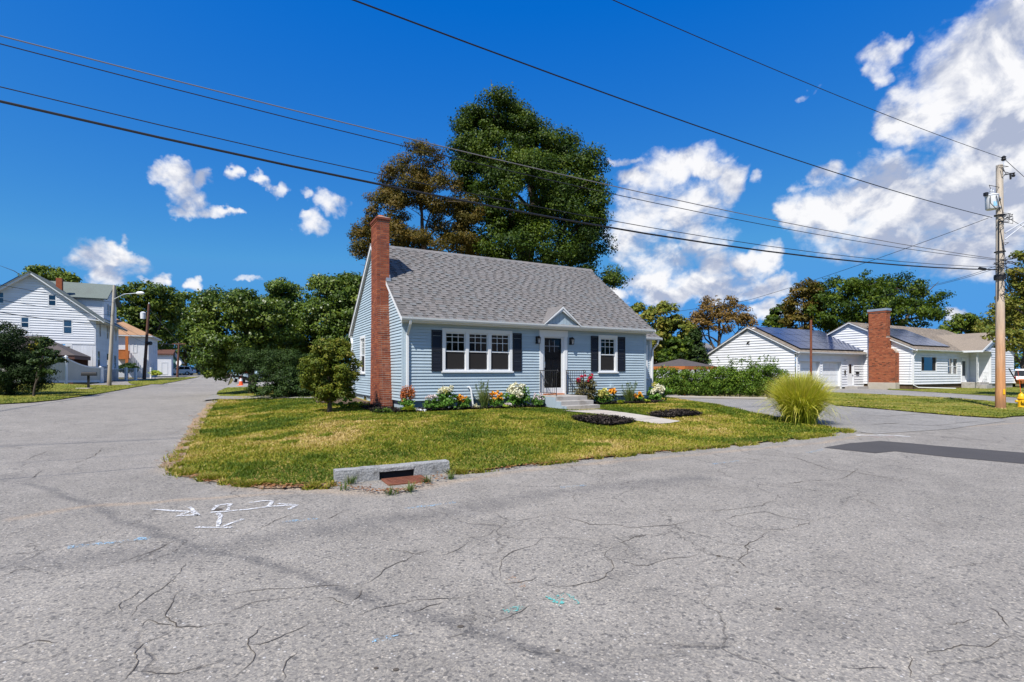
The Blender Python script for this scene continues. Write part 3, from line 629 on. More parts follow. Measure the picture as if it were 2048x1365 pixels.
def litter(name, pts, n, spread, label, size=.045):
    g = gl(pts); L = len(g)-1; V, Fc, T = [], [], []
    for i in range(n):
        k = random.randrange(L); p = g[k].lerp(g[k+1], random.random())+Vector((random.gauss(0, spread), random.gauss(0, spread*.6), 0))
        z = float(hgt(p.x, p.y))+.012+random.random()*.02; a = random.random()*6.28; r = size*random.uniform(.5, 1.2); c, s = math.cos(a)*r, math.sin(a)*r; b = len(V); q = lambda: random.uniform(-.2, .5)*r
        V += [(p.x-c, p.y-s, z+q()), (p.x+s*.6, p.y-c*.6, z+q()*.6), (p.x+c, p.y+s, z+q()), (p.x-s*.6, p.y+c*.6, z+q()*.6)]; Fc.append((b, b+1, b+2, b+3)); T += [random.random()]*4
    return tag(np_mesh(name, V, Fc, M['litter'], None, T), label, 'leaves', kind='stuff')
def chips(name, polys, n, label):
    V, Fc, T = [], [], []
    for poly in polys:
        pl = np.array(poly); lo, hi = pl.min(0), pl.max(0); p = lo+rng.random((n*4, 2))*(hi-lo); p = p[pip(p, pl)][:n]
        for (x, y) in p:
            z = float(hgt(x, y))+.085+random.random()*.03; a = random.random()*6.28; r = random.uniform(.012, .04); w = r*.35; c, s_ = math.cos(a), math.sin(a); b = len(V); t = random.uniform(-.6, .6)*r
            V += [(x-c*r-s_*w, y-s_*r+c*w, z-t), (x-c*r+s_*w, y-s_*r-c*w, z-t+.008), (x+c*r+s_*w, y+s_*r-c*w, z+t+.008), (x+c*r-s_*w, y+s_*r+c*w, z+t)]; Fc.append((b, b+1, b+2, b+3)); T += [random.random()]*4
    return tag(np_mesh(name, V, Fc, M['chip'], None, T), label, 'mulch', kind='stuff')
M['chip'] = leaf_mat('bark_chip', [(.006, .005, .005), (.014, .011, .010), (.035, .027, .023), (.07, .055, .045)], .0, .9, .1)
chips('bark_chips', [MUL1, MUL2], 1500, 'loose bark chips on the black mulch patches')
chips('bark_chips', [BED, BED2], 2600, 'loose bark chips in the flower beds along the house')
litter('leaf_litter', [(375, 949), (430, 961), (500, 969), (560, 974), (668, 972)], 420, .13, 'brown leaf litter along the lawn corner', .028)
litter('leaf_litter', [(690, 975), (760, 985), (800, 984), (850, 970), (900, 948), (960, 942)], 260, .08, 'brown leaves around the storm drain', .026)
litter('leaf_litter', [(960, 943), (1060, 932), (1100, 928), (1180, 918), (1250, 911), (1330, 904), (1420, 897)], 300, .05, 'brown leaves along the front kerb line', .028)
litter('leaf_litter', [(345, 935), (365, 905), (388, 868), (405, 830)], 150, .2, 'dry leaves scattered along the side street edge', .035)

def edge_tufts(name, pts, n, spread, label, hmax=.09):
    """straggly grass that creeps over the edge of the asphalt, in patches"""
    g = gl(pts); L_ = len(g)-1; P_ = []
    while len(P_) < n:
        k = random.randrange(L_); p = g[k].lerp(g[k+1], random.random()); p += Vector((random.gauss(0, spread), random.gauss(0, spread*.7), 0))
        if noise.noise(Vector((p.x*2.3, p.y*2.3, 4)))+.5*noise.noise(Vector((p.x*7, p.y*7, 4))) > .08: P_.append((p.x, p.y))
    p = np.array(P_); x, y = p[:, 0], p[:, 1]; z = hgt(x, y)-.012; h = rng.uniform(.02, hmax, n); a = rng.random(n)*6.28; w = rng.uniform(.004, .011, n)*1.3; b = rng.random(n)*6.28; ln = h*rng.uniform(.3, 1.6, n)
    V = np.zeros((n, 3, 3)); V[:, 0] = np.stack([x-np.cos(a)*w, y-np.sin(a)*w, z], 1); V[:, 1] = np.stack([x+np.cos(a)*w, y+np.sin(a)*w, z], 1); V[:, 2] = np.stack([x+np.cos(b)*ln, y+np.sin(b)*ln, z+h], 1)
    return tag(np_mesh(name, V.reshape(-1, 3), np.arange(3*n).reshape(-1, 3), M['grass'], None, np.repeat(np.clip(rng.normal(.42, .28, n), 0, 1), 3)), label, 'grass', kind='stuff')
edge_tufts('edge_grass', [(438, 799), (414, 832), (396, 868), (375, 902), (362, 928), (364, 941), (392, 950), (432, 960)], 7000, .10, 'straggly grass creeping over the edge of the side street')
edge_tufts('edge_grass', [(385, 950), (430, 960), (500, 970), (580, 974), (655, 973)], 6000, .07, 'straggly grass along the lawn corner')
edge_tufts('edge_grass', [(910, 946), (960, 942), (1100, 926), (1300, 906), (1500, 889), (1640, 873), (1700, 863)], 9000, .06, 'straggly grass along the front road edge')
edge_tufts('edge_grass', [(1700, 862), (1600, 845), (1500, 826), (1420, 809), (1345, 797)], 3500, .06, 'straggly grass along the driveway edge')
# ------------------------------------------------------------------ building helpers
def wall_m(kind, off=0.):
    """wall coordinates (a along the wall, d outwards, z) -> house coordinates"""
    if kind == 'front': return Matrix(((1, 0, 0, 0), (0, -1, 0, off), (0, 0, 1, 0), (0, 0, 0, 1)))
    if kind == 'left': return Matrix(((0, -1, 0, off), (1, 0, 0, 0), (0, 0, 1, 0), (0, 0, 0, 1)))
    if kind == 'right': return Matrix(((0, 1, 0, off), (1, 0, 0, 0), (0, 0, 1, 0), (0, 0, 0, 1)))
    if kind == 'back': return Matrix(((1, 0, 0, 0), (0, 1, 0, off), (0, 0, 1, 0), (0, 0, 0, 1)))
def clad(wall, mx, span, z0, z1, h, m, holes=(), lip=.027, name='clapboard', joined=False):
    """lapped boards, each an object; span(z) -> (a0, a1)"""
    n = max(1, round((z1-z0)/h)); h = (z1-z0)/n; acc = MB(mx)
    def piece(a0, a1, b0, b1, zb, zt, full):
        if min(a1-a0, b1-b0) < -.02 or max(a1-a0, b1-b0) < .03: return
        q = acc if joined else MB(mx); up = .006 if full else 0
        q.hexa([(a0, lip, zb), (a1, lip, zb), (a1, -.01, zb), (a0, -.01, zb), (b0, .002, zt+up), (b1, .002, zt+up), (b1, -.01, zt+up), (b0, -.01, zt+up)])
        if not joined: q.build(name, m, wall)
    for i in range(n):
        zb, zt = z0+i*h, z0+(i+1)*h; (l0, r0), (l1, r1) = span(zb), span(zt)
        hs = sorted([o for o in holes if o[2] < zt-.004 and o[3] > zb+.004])
        cl0, cl1 = l0, l1
        for o in hs:
            piece(cl0, o[0], cl1, o[0], zb, zt, True); cl0 = cl1 = o[1]
            if o[2] > zb+.012: piece(o[0], o[1], o[0], o[1], zb, o[2], False)
            if o[3] < zt-.012: piece(o[0], o[1], o[0], o[1], o[3], zt, True)
        piece(cl0, r0, cl1, r1, zb, zt, True)
    if joined: return tag(acc.build(name, m, wall), kind='stuff')
def rect(mb, a0, a1, z0, z1, w, d0, d1, wt=None, wb=None):
    wt = wt or w; wb = wb or w
    mb.box(a0, a0+w, d0, d1, z0+wb, z1-wt); mb.box(a1-w, a1, d0, d1, z0+wb, z1-wt); mb.box(a0, a1, d0, d1, z0, z0+wb); mb.box(a0, a1, d0, d1, z1-wt, z1)
def window(house, mx, a0, a1, z0, z1, units=1, grid=(3, 2), trim=.09, sash=.04, glass='glass', screen=True, deep=1.2, back='dark', blind=0.):
    c = MB(mx); rect(c, a0, a1, z0, z1, trim, -.06, .035, trim*1.2, .05); w = (a1-a0-2*trim-(units-1)*trim)/units
    for u in range(1, units): x = a0+trim+u*w+(u-1)*trim; c.box(x, x+trim, -.06, .033, z0+.05, z1-trim*1.2)
    win = c.build('window', M['trim'], house, bevel=.004)
    MB(mx).box(a0-.03, a1+.03, -.01, .075, z0-.035, z0+.015).build('sill', M['trim'], win, bevel=.004)
    lo, hi = z0+.05, z1-trim*1.2; mid = (lo+hi)/2
    b = MB(mx); A0, A1 = a0+trim-.01, a1-trim+.01
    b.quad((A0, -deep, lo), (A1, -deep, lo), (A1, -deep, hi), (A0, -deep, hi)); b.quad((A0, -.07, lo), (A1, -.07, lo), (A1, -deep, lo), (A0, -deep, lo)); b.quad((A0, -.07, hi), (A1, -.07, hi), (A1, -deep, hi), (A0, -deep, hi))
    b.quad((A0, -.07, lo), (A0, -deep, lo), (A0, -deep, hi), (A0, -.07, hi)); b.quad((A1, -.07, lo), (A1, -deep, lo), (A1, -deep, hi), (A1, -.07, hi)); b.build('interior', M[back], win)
    for u in range(units):
        x0 = a0+trim+u*(w+trim); x1 = x0+w
        s1 = MB(mx); rect(s1, x0, x1, mid-.02, hi, sash, -.035, -.002); s1.build('upper_sash', M['trim'], win)
        s2 = MB(mx); rect(s2, x0, x1, lo, mid+.02, sash, -.068, -.037); s2.build('lower_sash', M['trim'], win)
        MB(mx).quad((x0+sash, -.018, mid), (x1-sash, -.018, mid), (x1-sash, -.018, hi-sash), (x0+sash, -.018, hi-sash)).build('pane', M[glass], win)
        MB(mx).quad((x0+sash, -.052, lo+sash), (x1-sash, -.052, lo+sash), (x1-sash, -.052, mid), (x0+sash, -.052, mid)).build('pane', M[glass], win)
        if screen: MB(mx).quad((x0+sash*.8, -.022, lo+sash*.8), (x1-sash*.8, -.022, lo+sash*.8), (x1-sash*.8, -.022, mid-.05), (x0+sash*.8, -.022, mid-.05)).build('insect_screen', M['screen'], win)
        if blind: MB(mx).box(x0+sash, x1-sash, -.12, -.11, hi-(hi-lo)*blind, hi).build('blind', M['whitev'], win)
        if grid:
            for i in range(1, grid[0]): x = x0+sash+(w-2*sash)*i/grid[0]; MB(mx).box(x-.009, x+.009, -.026, -.012, mid+.02, hi-sash).build('muntin', M['trim'], win)
            for j in range(1, grid[1]+1):
                z = (mid+.02)+(hi-sash-mid-.02)*(j/grid[1] if j < grid[1] else .82); MB(mx).box(x0+sash, x1-sash, -.027, -.0125, z-.009, z+.009).build('muntin', M['trim'], win)
    return win, (a0+.03, a1-.03, z0+.03, z1-.03)
def roof_slab(mb, x0, x1, ye, ze, yr, zr, th=.06):
    n = Vector((0, -(zr-ze), (yr-ye))).normalized()*th
    if n.z < 0: n = -n
    p = [Vector((x0, ye, ze)), Vector((x1, ye, ze)), Vector((x1, yr, zr)), Vector((x0, yr, zr))]
    return mb.loft([[q-n for q in p], p])
_unit = None
def unit_box(m):
    key = 'unit_'+m.name
    if key not in bpy.data.meshes:
        me = bpy.data.meshes.new(key); q = MB().box(-.5, .5, -.5, .5, -.5, .5); me.from_pydata(q.v, [], q.f); me.materials.append(m)
    return bpy.data.meshes[key]
def piece(name, m, c, size, parent, rot=None):
    o = bpy.data.objects.new(name, unit_box(m)); link(o, parent); o.location = c; o.scale = size
    if rot: o.rotation_euler = rot
    return o
def shingles(roof, x0, x1, ye, ze, yr, zr, expo, m, mbase, n_obj, tab=.17, pitch=.30, thick=.010, courses=True):
    """lapped courses with raised tabs; the lowest n_obj tabs are objects of their own, the others one part"""
    d = Vector((0, yr-ye, zr-ze)); L = d.length; d.normalize(); nrm = Vector((0, -d.z, d.y))
    if nrm.z < 0: nrm = -nrm
    ang = math.atan2(d.z, d.y); n = round(L/expo); expo = L/n; rest = MB(); k = 0
    for i in range(n):
        b = Vector((0, ye, ze))+d*(i*expo); t = b+d*expo
        q = MB(); lo = nrm*.014; hi = nrm*.004
        q.hexa([b+Vector((x0, 0, 0)), b+Vector((x1, 0, 0)), t+Vector((x1, 0, 0)), t+Vector((x0, 0, 0)), b+lo+Vector((x0, 0, 0)), b+lo+Vector((x1, 0, 0)), t+hi+Vector((x1, 0, 0)), t+hi+Vector((x0, 0, 0))])
        if courses: q.build('shingle_course', mbase, roof)
        x = x0+random.random()*pitch
        while x < x1-.05:
            w = tab*random.uniform(.75, 1.5); w = min(w, x1-x)
            c = b+d*expo*.5+nrm*(.009+thick*.5)+Vector((x+w/2, 0, 0))
            sz = (w, expo*1.0, thick); tilt = ang-(.010/expo)
            if k < n_obj: piece('shingle', m, c, sz, roof, (tilt, 0, 0))
            else:
                mt = Matrix.Translation(c) @ Matrix.Rotation(tilt, 4, 'X') @ Matrix.Diagonal((*sz, 1)); u = MB().box(-.5, .5, -.5, .5, -.5, .5); rest.add([mt @ v for v in u.v], u.f)
            k += 1; x += w+pitch*random.uniform(.30, .62)
    if rest.v: tag(rest.build('shingle_tabs', m, roof), kind='stuff')

# ------------------------------------------------------------------ the blue house
ZG = float(hgt(*xy(0, 0)))
def fs(px, t=0.):                                    # pixel column -> s on the plane t
    r = (px-CX)/F; return (r*(OY+t*CA)-(OX-t*SA))/(CA-SA*r)
def fz(px, py, t=0.):                                # pixel -> height on the plane t
    s = fs(px, t); return CH+(HY-py)/F*(OY+s*SA+t*CA)
Wd, Dp, ZB, ZT, YR, ZR, YE, ZE = 9.56, 7.4, .634, 3.0, 3.70, 6.12, -.28, 3.13
house = thing('blue_house', 'blue grey clapboard cape house with black shutters and brick chimney', 'house', (OX, OY, 0), A)
fd = MB(); fd.box(.06, Wd-.06, .06, Dp-.06, ZG-.5, ZB+.02); fd.build('foundation', M['found'], house)
FM = wall_m('front'); holes = []
wl, h_ = window(house, FM, fs(884), fs(1024), 1.52, 2.87, 3, (3, 2), .10); holes.append(h_)
wr, h_ = window(house, FM, fs(1196), fs(1234), fz(1215, 745), fz(1215, 671), 1, (3, 2), .10); holes.append(h_)
da0, da1, dz0, dz1 = fs(1078.5), fs(1133.5), .74, 2.93
holes.append((da0+.02, da1-.02, ZB, dz1-.02))
wall = MB()
for (x, sx_) in ((0, 1), (Wd, -1)):                  # corner boards
    wall.box(min(x-.02*sx_, x+.09*sx_), max(x-.02*sx_, x+.09*sx_), -.022, -.001, ZB-.01, ZT); wall.box(min(x-.022*sx_, x-.001*sx_), max(x-.022*sx_, x-.001*sx_), -.02, .09, ZB-.01, ZT)
wfront = wall.build('wall', M['siding'], house)
clad(wfront, FM, lambda z: (.085, Wd-.085), ZB, ZT, .094, M['siding'], holes)
def gable(z): 
    if z <= ZT: return (.085, Dp-.085)
    k = (z-ZT)/(ZR-.10-ZT); return (.02+k*(YR-.02), Dp-.02-k*(Dp-YR-.02))
LM = wall_m('left'); gh = []
def gt(px, s=0.): r = (px-CX)/F; return (r*(OY+s*SA)-(OX+s*CA))/(-SA-CA*r)
gw, h_ = window(house, LM, gt(731.5), gt(721.5), 1.46, 2.92, 1, (2, 2), .09); gh.append(h_)
wgab = MB(LM); wgab.box(Dp-.09, Dp+.02, .001, .022, ZB-.01, ZT); wg = wgab.build('wall', M['siding'], house)
clad(wg, LM, gable, ZB, ZR-.12, .094, M['siding'], gh)
RM = wall_m('right', Wd); wr_ = MB(RM).box(Dp-.09, Dp+.02, .001, .022, ZB-.01, ZT).build('wall', M['siding'], house)
clad(wr_, RM, gable, ZB, ZR-.12, .094, M['siding'], [], joined=True)
BM = wall_m('back', Dp); wb_ = MB(BM).box(-.02, .09, .001, .022, ZB-.01, ZT).build('wall', M['siding'], house)
clad(wb_, BM, lambda z: (0, Wd), ZB, ZT, .19, M['siding'], [], joined=True)
# roof
rf = MB(); roof_slab(rf, -.10, Wd+.10, YE, ZE, YR, ZR, .10); roof_slab(rf, -.10, Wd+.10, Dp+.28, ZE, YR, ZR, .10)
roof = rf.build('roof', M['trim'], house)
shingles(roof, -.13, Wd+.13, YE-.03, ZE-.02, YR, ZR, .142, M['shingle'], M['shingle_base'], 300, thick=.015)
bk = MB(); roof_slab(bk, -.13, Wd+.13, Dp+.31, ZE-.01, YR, ZR+.012, .02); bk.build('rear_slope', M['shingle'], roof)
x = -.13
while x < Wd+.1:
    c = MB(); w = .30; n1 = .155; sl_ = (ZR-ZE)/(YR-YE)
    c.loft([[(x, YR-n1, ZR-n1*sl_+.028), (x, YR, ZR+.03), (x, YR+n1, ZR-n1*sl_+.028), (x, YR+n1, ZR-n1*sl_+.018), (x, YR, ZR+.016), (x, YR-n1, ZR-n1*sl_+.018)],
            [(x+w*.98, YR-n1, ZR-n1*sl_+.036), (x+w*.98, YR, ZR+.038), (x+w*.98, YR+n1, ZR-n1*sl_+.036), (x+w*.98, YR+n1, ZR-n1*sl_+.018), (x+w*.98, YR, ZR+.016), (x+w*.98, YR-n1, ZR-n1*sl_+.018)]])
    c.build('ridge_cap', M['shingle'], roof); x += w
for x0, x1 in ((-.115, -.10), (Wd+.10, Wd+.115)):    # rake boards
    for (ye, s_) in ((YE, 1), (Dp+.28, -1)):
        MB().hexa([(x0, ye, ZE-.17), (x1, ye, ZE-.17), (x1, YR, ZR-.17), (x0, YR, ZR-.17), (x0, ye, ZE-.015), (x1, ye, ZE-.015), (x1, YR, ZR-.015), (x0, YR, ZR-.015)]).build('rake_board', M['trim'], roof)
sf = MB(); sf.box(-.1, Wd+.1, YE+.03, .0, ZT-.02, ZT); sf.box(-.1, Wd+.1, Dp, Dp+.25, ZT-.02, ZT); sf.box(-.1, Wd+.1, YE+.012, YE+.03, ZT-.02, ZE-.05); sf.build('soffit', M['trim'], house)
def gutter(parent, x0, x1, y, z, w=.12, m='white_metal'):
    g = MB(); pr = [(y, z), (y, z-.10), (y-w*.7, z-.10), (y-w*.92, z-.05), (y-w, z), (y-w+.012, z), (y-w*.90, z-.04), (y-w*.66, z-.09), (y-.012, z-.09), (y-.012, z)]
    g.loft([[(x0, a, b) for a, b in pr], [(x1, a, b) for a, b in pr]])
    g.box(x0-.004, x0, y-w, y, z-.10, z); g.box(x1, x1+.004, y-w, y, z-.10, z)
    return g.build('gutter', M[m], parent)
gutter(house, -.14, Wd+.16, YE+.01, ZE-.005)
def downspout(parent, path, r=.038, m='white_metal', name='downspout'):
    g = MB(); rings = []
    path = [Vector(p) for p in path]
    for i, p in enumerate(path):
        d = (path[min(i+1, len(path)-1)]-path[max(i-1, 0)]).normalized(); u = Vector((1, 0, 0)); u = (u-d*u.dot(d)).normalized(); w = d.cross(u)
        rings.append([p+u*a*r+w*b*r*.75 for a, b in ((-1, -1), (1, -1), (1, 1), (-1, 1))])
    g.loft(rings); return g.build(name, M[m], parent, bevel=.006)
downspout(house, [(.13, YE-.05, ZE-.10), (.13, YE-.02, ZE-.2), (.12, -.12, ZE-.42), (.12, -.06, ZE-.52), (.12, -.06, ZG+.2), (.14, -.1, ZG+.12), (.22, -.25, ZG+.09), (.5, -.62, ZG+.06)])
downspout(house, [(-.05, Dp+.1, ZT), (-.06, Dp-.12, ZT-.25), (-.06, Dp-.15, ZG+.3), (-.15, Dp-.3, ZG+.15)])
# shutters: louvred, two panels
def shutter(house, a0, a1, z0, z1):
    c = MB(FM); rect(c, a0, a1, z0, z1, .035, .016, .045); c.box(a0+.03, a1-.03, .016, .044, (z0+z1)/2-.03, (z0+z1)/2+.03); sh = c.build('shutter', M['shutter'], house)
    for (b0, b1) in ((z0+.04, (z0+z1)/2-.035), ((z0+z1)/2+.035, z1-.04)):
        n = int((b1-b0)/.042); q = MB(FM)
        for i in range(n):
            z = b0+(i+.5)*(b1-b0)/n; q.hexa([(a0+.034, .040, z-.022), (a1-.034, .040, z-.022), (a1-.034, .034, z-.024), (a0+.034, .034, z-.024), (a0+.034, .024, z+.020), (a1-.034, .024, z+.020), (a1-.034, .018, z+.018), (a0+.034, .018, z+.018)])
        q.build('louvre', M['shutter'], sh)
for (a, b, z0, z1) in ((fs(862.5), fs(883.2), 1.53, 2.80), (fs(1024.6), fs(1042.5), 1.53, 2.80), (fs(1181), fs(1195.3), fz(1188, 743), fz(1188, 672.5)), (fs(1234.7), fs(1249), fz(1242, 743), fz(1242, 674.5))): shutter(house, a, b, z0, z1)
# front door with storm door
dc = MB(FM); dc.box(da0, da0+.13, -.02, .045, dz0-.02, dz1-.19); dc.box(da1-.13, da1, -.02, .045, dz0-.02, dz1-.19); dc.box(da0-.02, da1+.02, -.02, .05, dz1-.19, dz1+.03); dc.box(da0+.13, da0+.16, -.14, .03, dz0, dz1-.19); dc.box(da1-.16, da1-.13, -.14, .03, dz0, dz1-.19); dc.box(da0+.13, da1-.13, -.14, .03, dz1-.22, dz1-.19)
dc.build('door_casing', M['trim'], house, bevel=.004)
s0, s1, t0, t1 = da0+.165, da1-.165, dz0+.02, dz1-.225
sd = MB(FM); sd.box(s0, s0+.05, -.035, 0, t0, t1); sd.box(s1-.06, s1, -.035, 0, t0, t1); sd.box(s0+.05, s1-.06, -.035, 0, t1-.02, t1); sd.box(s0+.05, s1-.06, -.035, 0, t0, t0+.20)
storm = sd.build('storm_door', M['trim'], house, bevel=.004)
MB(FM).quad((s0+.05, -.02, t0+.2), (s1-.06, -.02, t0+.2), (s1-.06, -.02, t1-.02), (s0+.05, -.02, t1-.02)).build('pane', M['door_glass'], storm)
hn = MB(FM); hn.tube([(s0+.025, .002, 1.62), (s0+.025, .05, 1.66), (s0+.025, .055, 1.78), (s0+.025, .05, 1.86), (s0+.025, .002, 1.90)], .012); hn.build('handle', M['chrome'], storm)
fdm = MB(FM).box(s0, s1, -.13, -.085, t0, t1); door = fdm.build('front_door', M['door'], house)
pw = MB(FM)
for (a, b) in ((s0+.10, (s0+s1)/2-.03), ((s0+s1)/2+.03, s1-.10)): rect(pw, a, b, t0+.28, t0+1.2, .02, -.085, -.075)
pw.build('panel_moulding', M['door'], door)
lt = MB(FM); lx0, lx1, lz0, lz1 = s0+.09, s1-.10, t1-.50, t1-.09
lt.box(lx0, lx1, -.085, -.072, (lz0+lz1)/2-.012, (lz0+lz1)/2+.012)
for k in (1, 2): x = lx0+(lx1-lx0)*(k/3); lt.box(x-.013, x+.013, -.085, -.071, lz0, lz1)
lt.build('door_muntin', M['trim'], door)
MB(FM).quad((lx0, -.0835, lz0), (lx1, -.0835, lz0), (lx1, -.0835, lz1), (lx0, -.0835, lz1)).build('door_light', M['carglass'], door)
MB(FM).box(da0+.13, da1-.13, -.14, .06, dz0-.03, dz0+.018).build('threshold', M['cedar'], house)
# little gable over the door
ga, gb = fs(1079.5), fs(1146); gm_ = (ga+gb)/2; gz = ZE+.62; gy = YE-.02
gr = MB(); sl_ = (ZR-ZE)/(YR-YE); back = YE+(gz-ZE)/sl_
for (x, s_) in ((ga-.05, 1), (gb+.05, -1)):
    gr.hexa([(x, gy-.10, ZE-.01), (gm_, gy-.10, gz), (gm_, back+.05, gz), (x, YE+.05, ZE+.02), (x, gy-.10, ZE+.025), (gm_, gy-.10, gz+.035), (gm_, back+.05, gz+.035), (x, YE+.05, ZE+.055)])
pg = gr.build('door_gable', M['shingle'], house)
tr = MB()
for (x, s_) in ((ga-.05, 1), (gb+.05, -1)):
    tr.hexa([(x, gy-.115, ZE-.03), (gm_, gy-.115, gz-.13+.06), (gm_, gy-.095, gz-.07), (x, gy-.095, ZE-.03), (x, gy-.115, ZE+.006), (gm_, gy-.115, gz-.004), (gm_, gy-.095, gz-.004), (x, gy-.095, ZE+.006)])
    w_ = .10; tr.hexa([(x+s_*.02, gy-.09, ZE+.0), (gm_, gy-.09, gz-.16), (gm_, gy-.05, gz-.16), (x+s_*.02, gy-.05, ZE), (x+s_*.02, gy-.09, ZE+.0), (gm_, gy-.09, gz-.03), (gm_, gy-.05, gz-.03), (x+s_*.02, gy-.05, ZE+.0)])
tr.build('gable_trim', M['trim'], pg)
nb = 9
for i in range(nb):
    u0, u1 = ga+.02+(gb-ga-.04)*i/nb, ga+.02+(gb-ga-.04)*(i+1)/nb-.008; hz = lambda u: ZE+(gz-ZE-.06)*(1-abs(u-gm_)/((gb-ga)/2+.05)); m_ = (u0+u1)/2
    MB().add([(u0, gy+.0, ZE-.02), (u1, gy+.0, ZE-.02), (u1, gy+.0, hz(u1)), (m_, gy, max(hz(m_), 0)), (u0, gy+.0, hz(u0)), (u0, gy+.03, ZE-.02), (u1, gy+.03, ZE-.02), (u1, gy+.03, hz(u1)), (m_, gy+.03, hz(m_)), (u0, gy+.03, hz(u0))],
             [(0, 1, 2, 3, 4), (9, 8, 7, 6, 5), (0, 5, 6, 1), (1, 6, 7, 2), (2, 7, 8, 3), (3, 8, 9, 4), (4, 9, 5, 0)]).build('gable_board', M['siding'], pg)
# lamps beside the door
for px, lab in ((1073.5, 'l'), (1140.5, 'r')):
    a = fs(px); z = 2.60; q = MB(FM); q.box(a-.055, a+.055, .012, .03, z-.13, z+.13); q.tube([(a, .03, z+.09), (a, .09, z+.13), (a, .13, z+.12)], .012)
    q.lathe([(.07, 0), (.075, .02), (.03, .07), (.012, .09)], (a, .14, z+.05), 10); q.lathe([(.05, 0), (.052, .012)], (a, .14, z-.13), 10)
    for k in range(4): q.tube([(a+.05*math.cos(k*1.57+.8), .14+.05*math.sin(k*1.57+.8), z-.125), (a+.066*math.cos(k*1.57+.8), .14+.066*math.sin(k*1.57+.8), z+.055)], .006, 5)
    lamp = q.build('wall_lantern', M['black'], house)
    MB(FM).lathe([(.042, 0), (.056, .17)], (a, .14, z-.12), 10).build('lantern_glass', M['lamp_glass'], lamp, True); MB(FM).lathe([(.012, 0), (.018, .05), (.012, .09)], (a, .14, z-.10), 8).build('bulb', M['white_metal'], lamp, True)
# steps, painted cheek, railings
SZ = ZG+.40
stp = thing('front_steps', 'grey concrete front steps with black iron railings below the door', 'steps', xy(5.28, -.6)+(ZG,), A)
off = Matrix.Translation((-5.28, .6, -ZG)); zr_ = (SZ-ZG)/3
MB(off).box(4.65, 5.90, -1.20, -.025, ZG-.3, SZ).build('landing', M['concrete'], stp, bevel=.012)
MB(off).box(4.66, 5.93, -1.50, -1.2005, ZG-.3, SZ-zr_).build('step', M['concrete'], stp, bevel=.012)
MB(off).box(4.67, 5.96, -1.80, -1.5005, ZG-.3, SZ-2*zr_).build('step', M['concrete'], stp, bevel=.012)
ck = MB(off); ck.box(4.636, 4.648, -1.197, -.03, ZG-.3, SZ-.03); ck.box(4.636, 4.658, -1.497, -1.203, ZG-.3, SZ-zr_-.015); ck.box(4.636, 4.668, -1.797, -1.503, ZG-.3, SZ-2*zr_-.015); ck.build('painted_cheek', M['found'], stp)
def railing(x, far):
    q = MB(off); zt = SZ+.84
    q.tube([(x, -.06, zt), (x, -1.08, zt), (x, -1.16, zt+.015), (x, -1.20, zt-.03), (x, -1.18, zt-.07), (x, -1.145, zt-.06)], .014, 6); q.tube([(x, -.06, SZ+.10), (x, -1.1, SZ+.10)], .010, 6)
    rl = q.build('railing', M['iron'], stp)
    for i in range(9):
        y = -.09-i*.125; b = MB(off); b.tube([(x, y, SZ+.0 if i in (0, 8) else SZ+.10), (x, y, zt)], .013 if i in (0, 8) else .008, 6)
        if i in (2, 6):
            for sg in (-1, 1): b.tube([(x, y+sg*(.05*math.sin(k*.55)), SZ+.30+.05*k) for k in range(7)], .006, 5)
        b.build('baluster', M['iron'], rl)
    MB(off).tube([(x, -.06, zt), (x, -.5, SZ+.45), (x, -.62, SZ+.38)], .008, 5).build('scroll_brace', M['iron'], rl)
railing(4.74, False); railing(5.82, True)
tl = MB(off)                                          # little iron trellis on the far side of the landing
# vent pipes, meter, basement window
def pipe(path, r, m, name): return MB().tube(path, r, 8).build(name, M[m], house, True)
a = fs(937); pipe([(a-.02, -.02, 1.02), (a-.02, -.12, 1.04), (a+.02, -.14, .96), (a+.10, -.14, .45), (a+.12, -.16, ZG+.02)], .030, 'white_metal', 'vent_pipe')
a = fs(1221); q = MB(FM); q.box(a-.06, a+.06, .012, .11, .92, 1.04); q.build('vent_hood', M['siding'], house)
pipe([(-.05, gt(711), 1.62), (-.05, gt(711), ZG)], .045, 'found', 'conduit')
a = gt(728.5); MB(LM).box(a-.3, a+.22, -.05, -.03, ZG+.02, ZB-.05).build('basement_window', M['carglass'], house)
q = MB(LM); rect(q, a-.34, a+.26, ZG, ZB-.02, .04, -.06, -.02); q.build('basement_window_frame', M['found'], house)
MB().box(-.24, -.01, 1.02, 1.09, ZG+.3, ZG+.34)
# side ell at the right rear
EZ = 2.90; el_ = MB(); el_.box(Wd+.02, 11.22, 1.56, 5.4, ZG-.3, .70); el_.build('ell_foundation', M['found'], house)
em = wall_m('front', 1.5); ew = MB(em).box(11.16, 11.30, -.002, .022, .68, EZ).build('wall', M['trim'], house)
clad(ew, em, lambda z: (Wd, 11.17), .68, EZ, .094, M['siding'], [(10.2, 11.0, 1.3, 2.6)])
window(house, em, 10.15, 11.05, 1.25, 2.65, 1, None, .08)
em2 = wall_m('right', 11.28); e2 = MB(em2).box(5.3, 5.42, .0, .02, .68, EZ).build('wall', M['siding'], house)
clad(e2, em2, lambda z: (1.52+max(0, z-EZ)*1.35, 5.42-max(0, z-EZ)*1.35), .68, EZ+1.4, .19, M['siding'], joined=True)
er = MB(); roof_slab(er, Wd+.01, 11.45, 1.2, EZ+.06, 3.45, EZ+1.65, .08); roof_slab(er, Wd+.01, 11.45, 5.7, EZ+.06, 3.45, EZ+1.65, .08); ero = er.build('ell_roof', M['trim'], house)
shingles(ero, Wd+.01, 11.48, 1.17, EZ+.055, 3.45, EZ+1.65, .145, M['shingle'], M['shingle_base'], 0)
gutter(house, Wd+.13, 11.5, 1.2, EZ+.06)
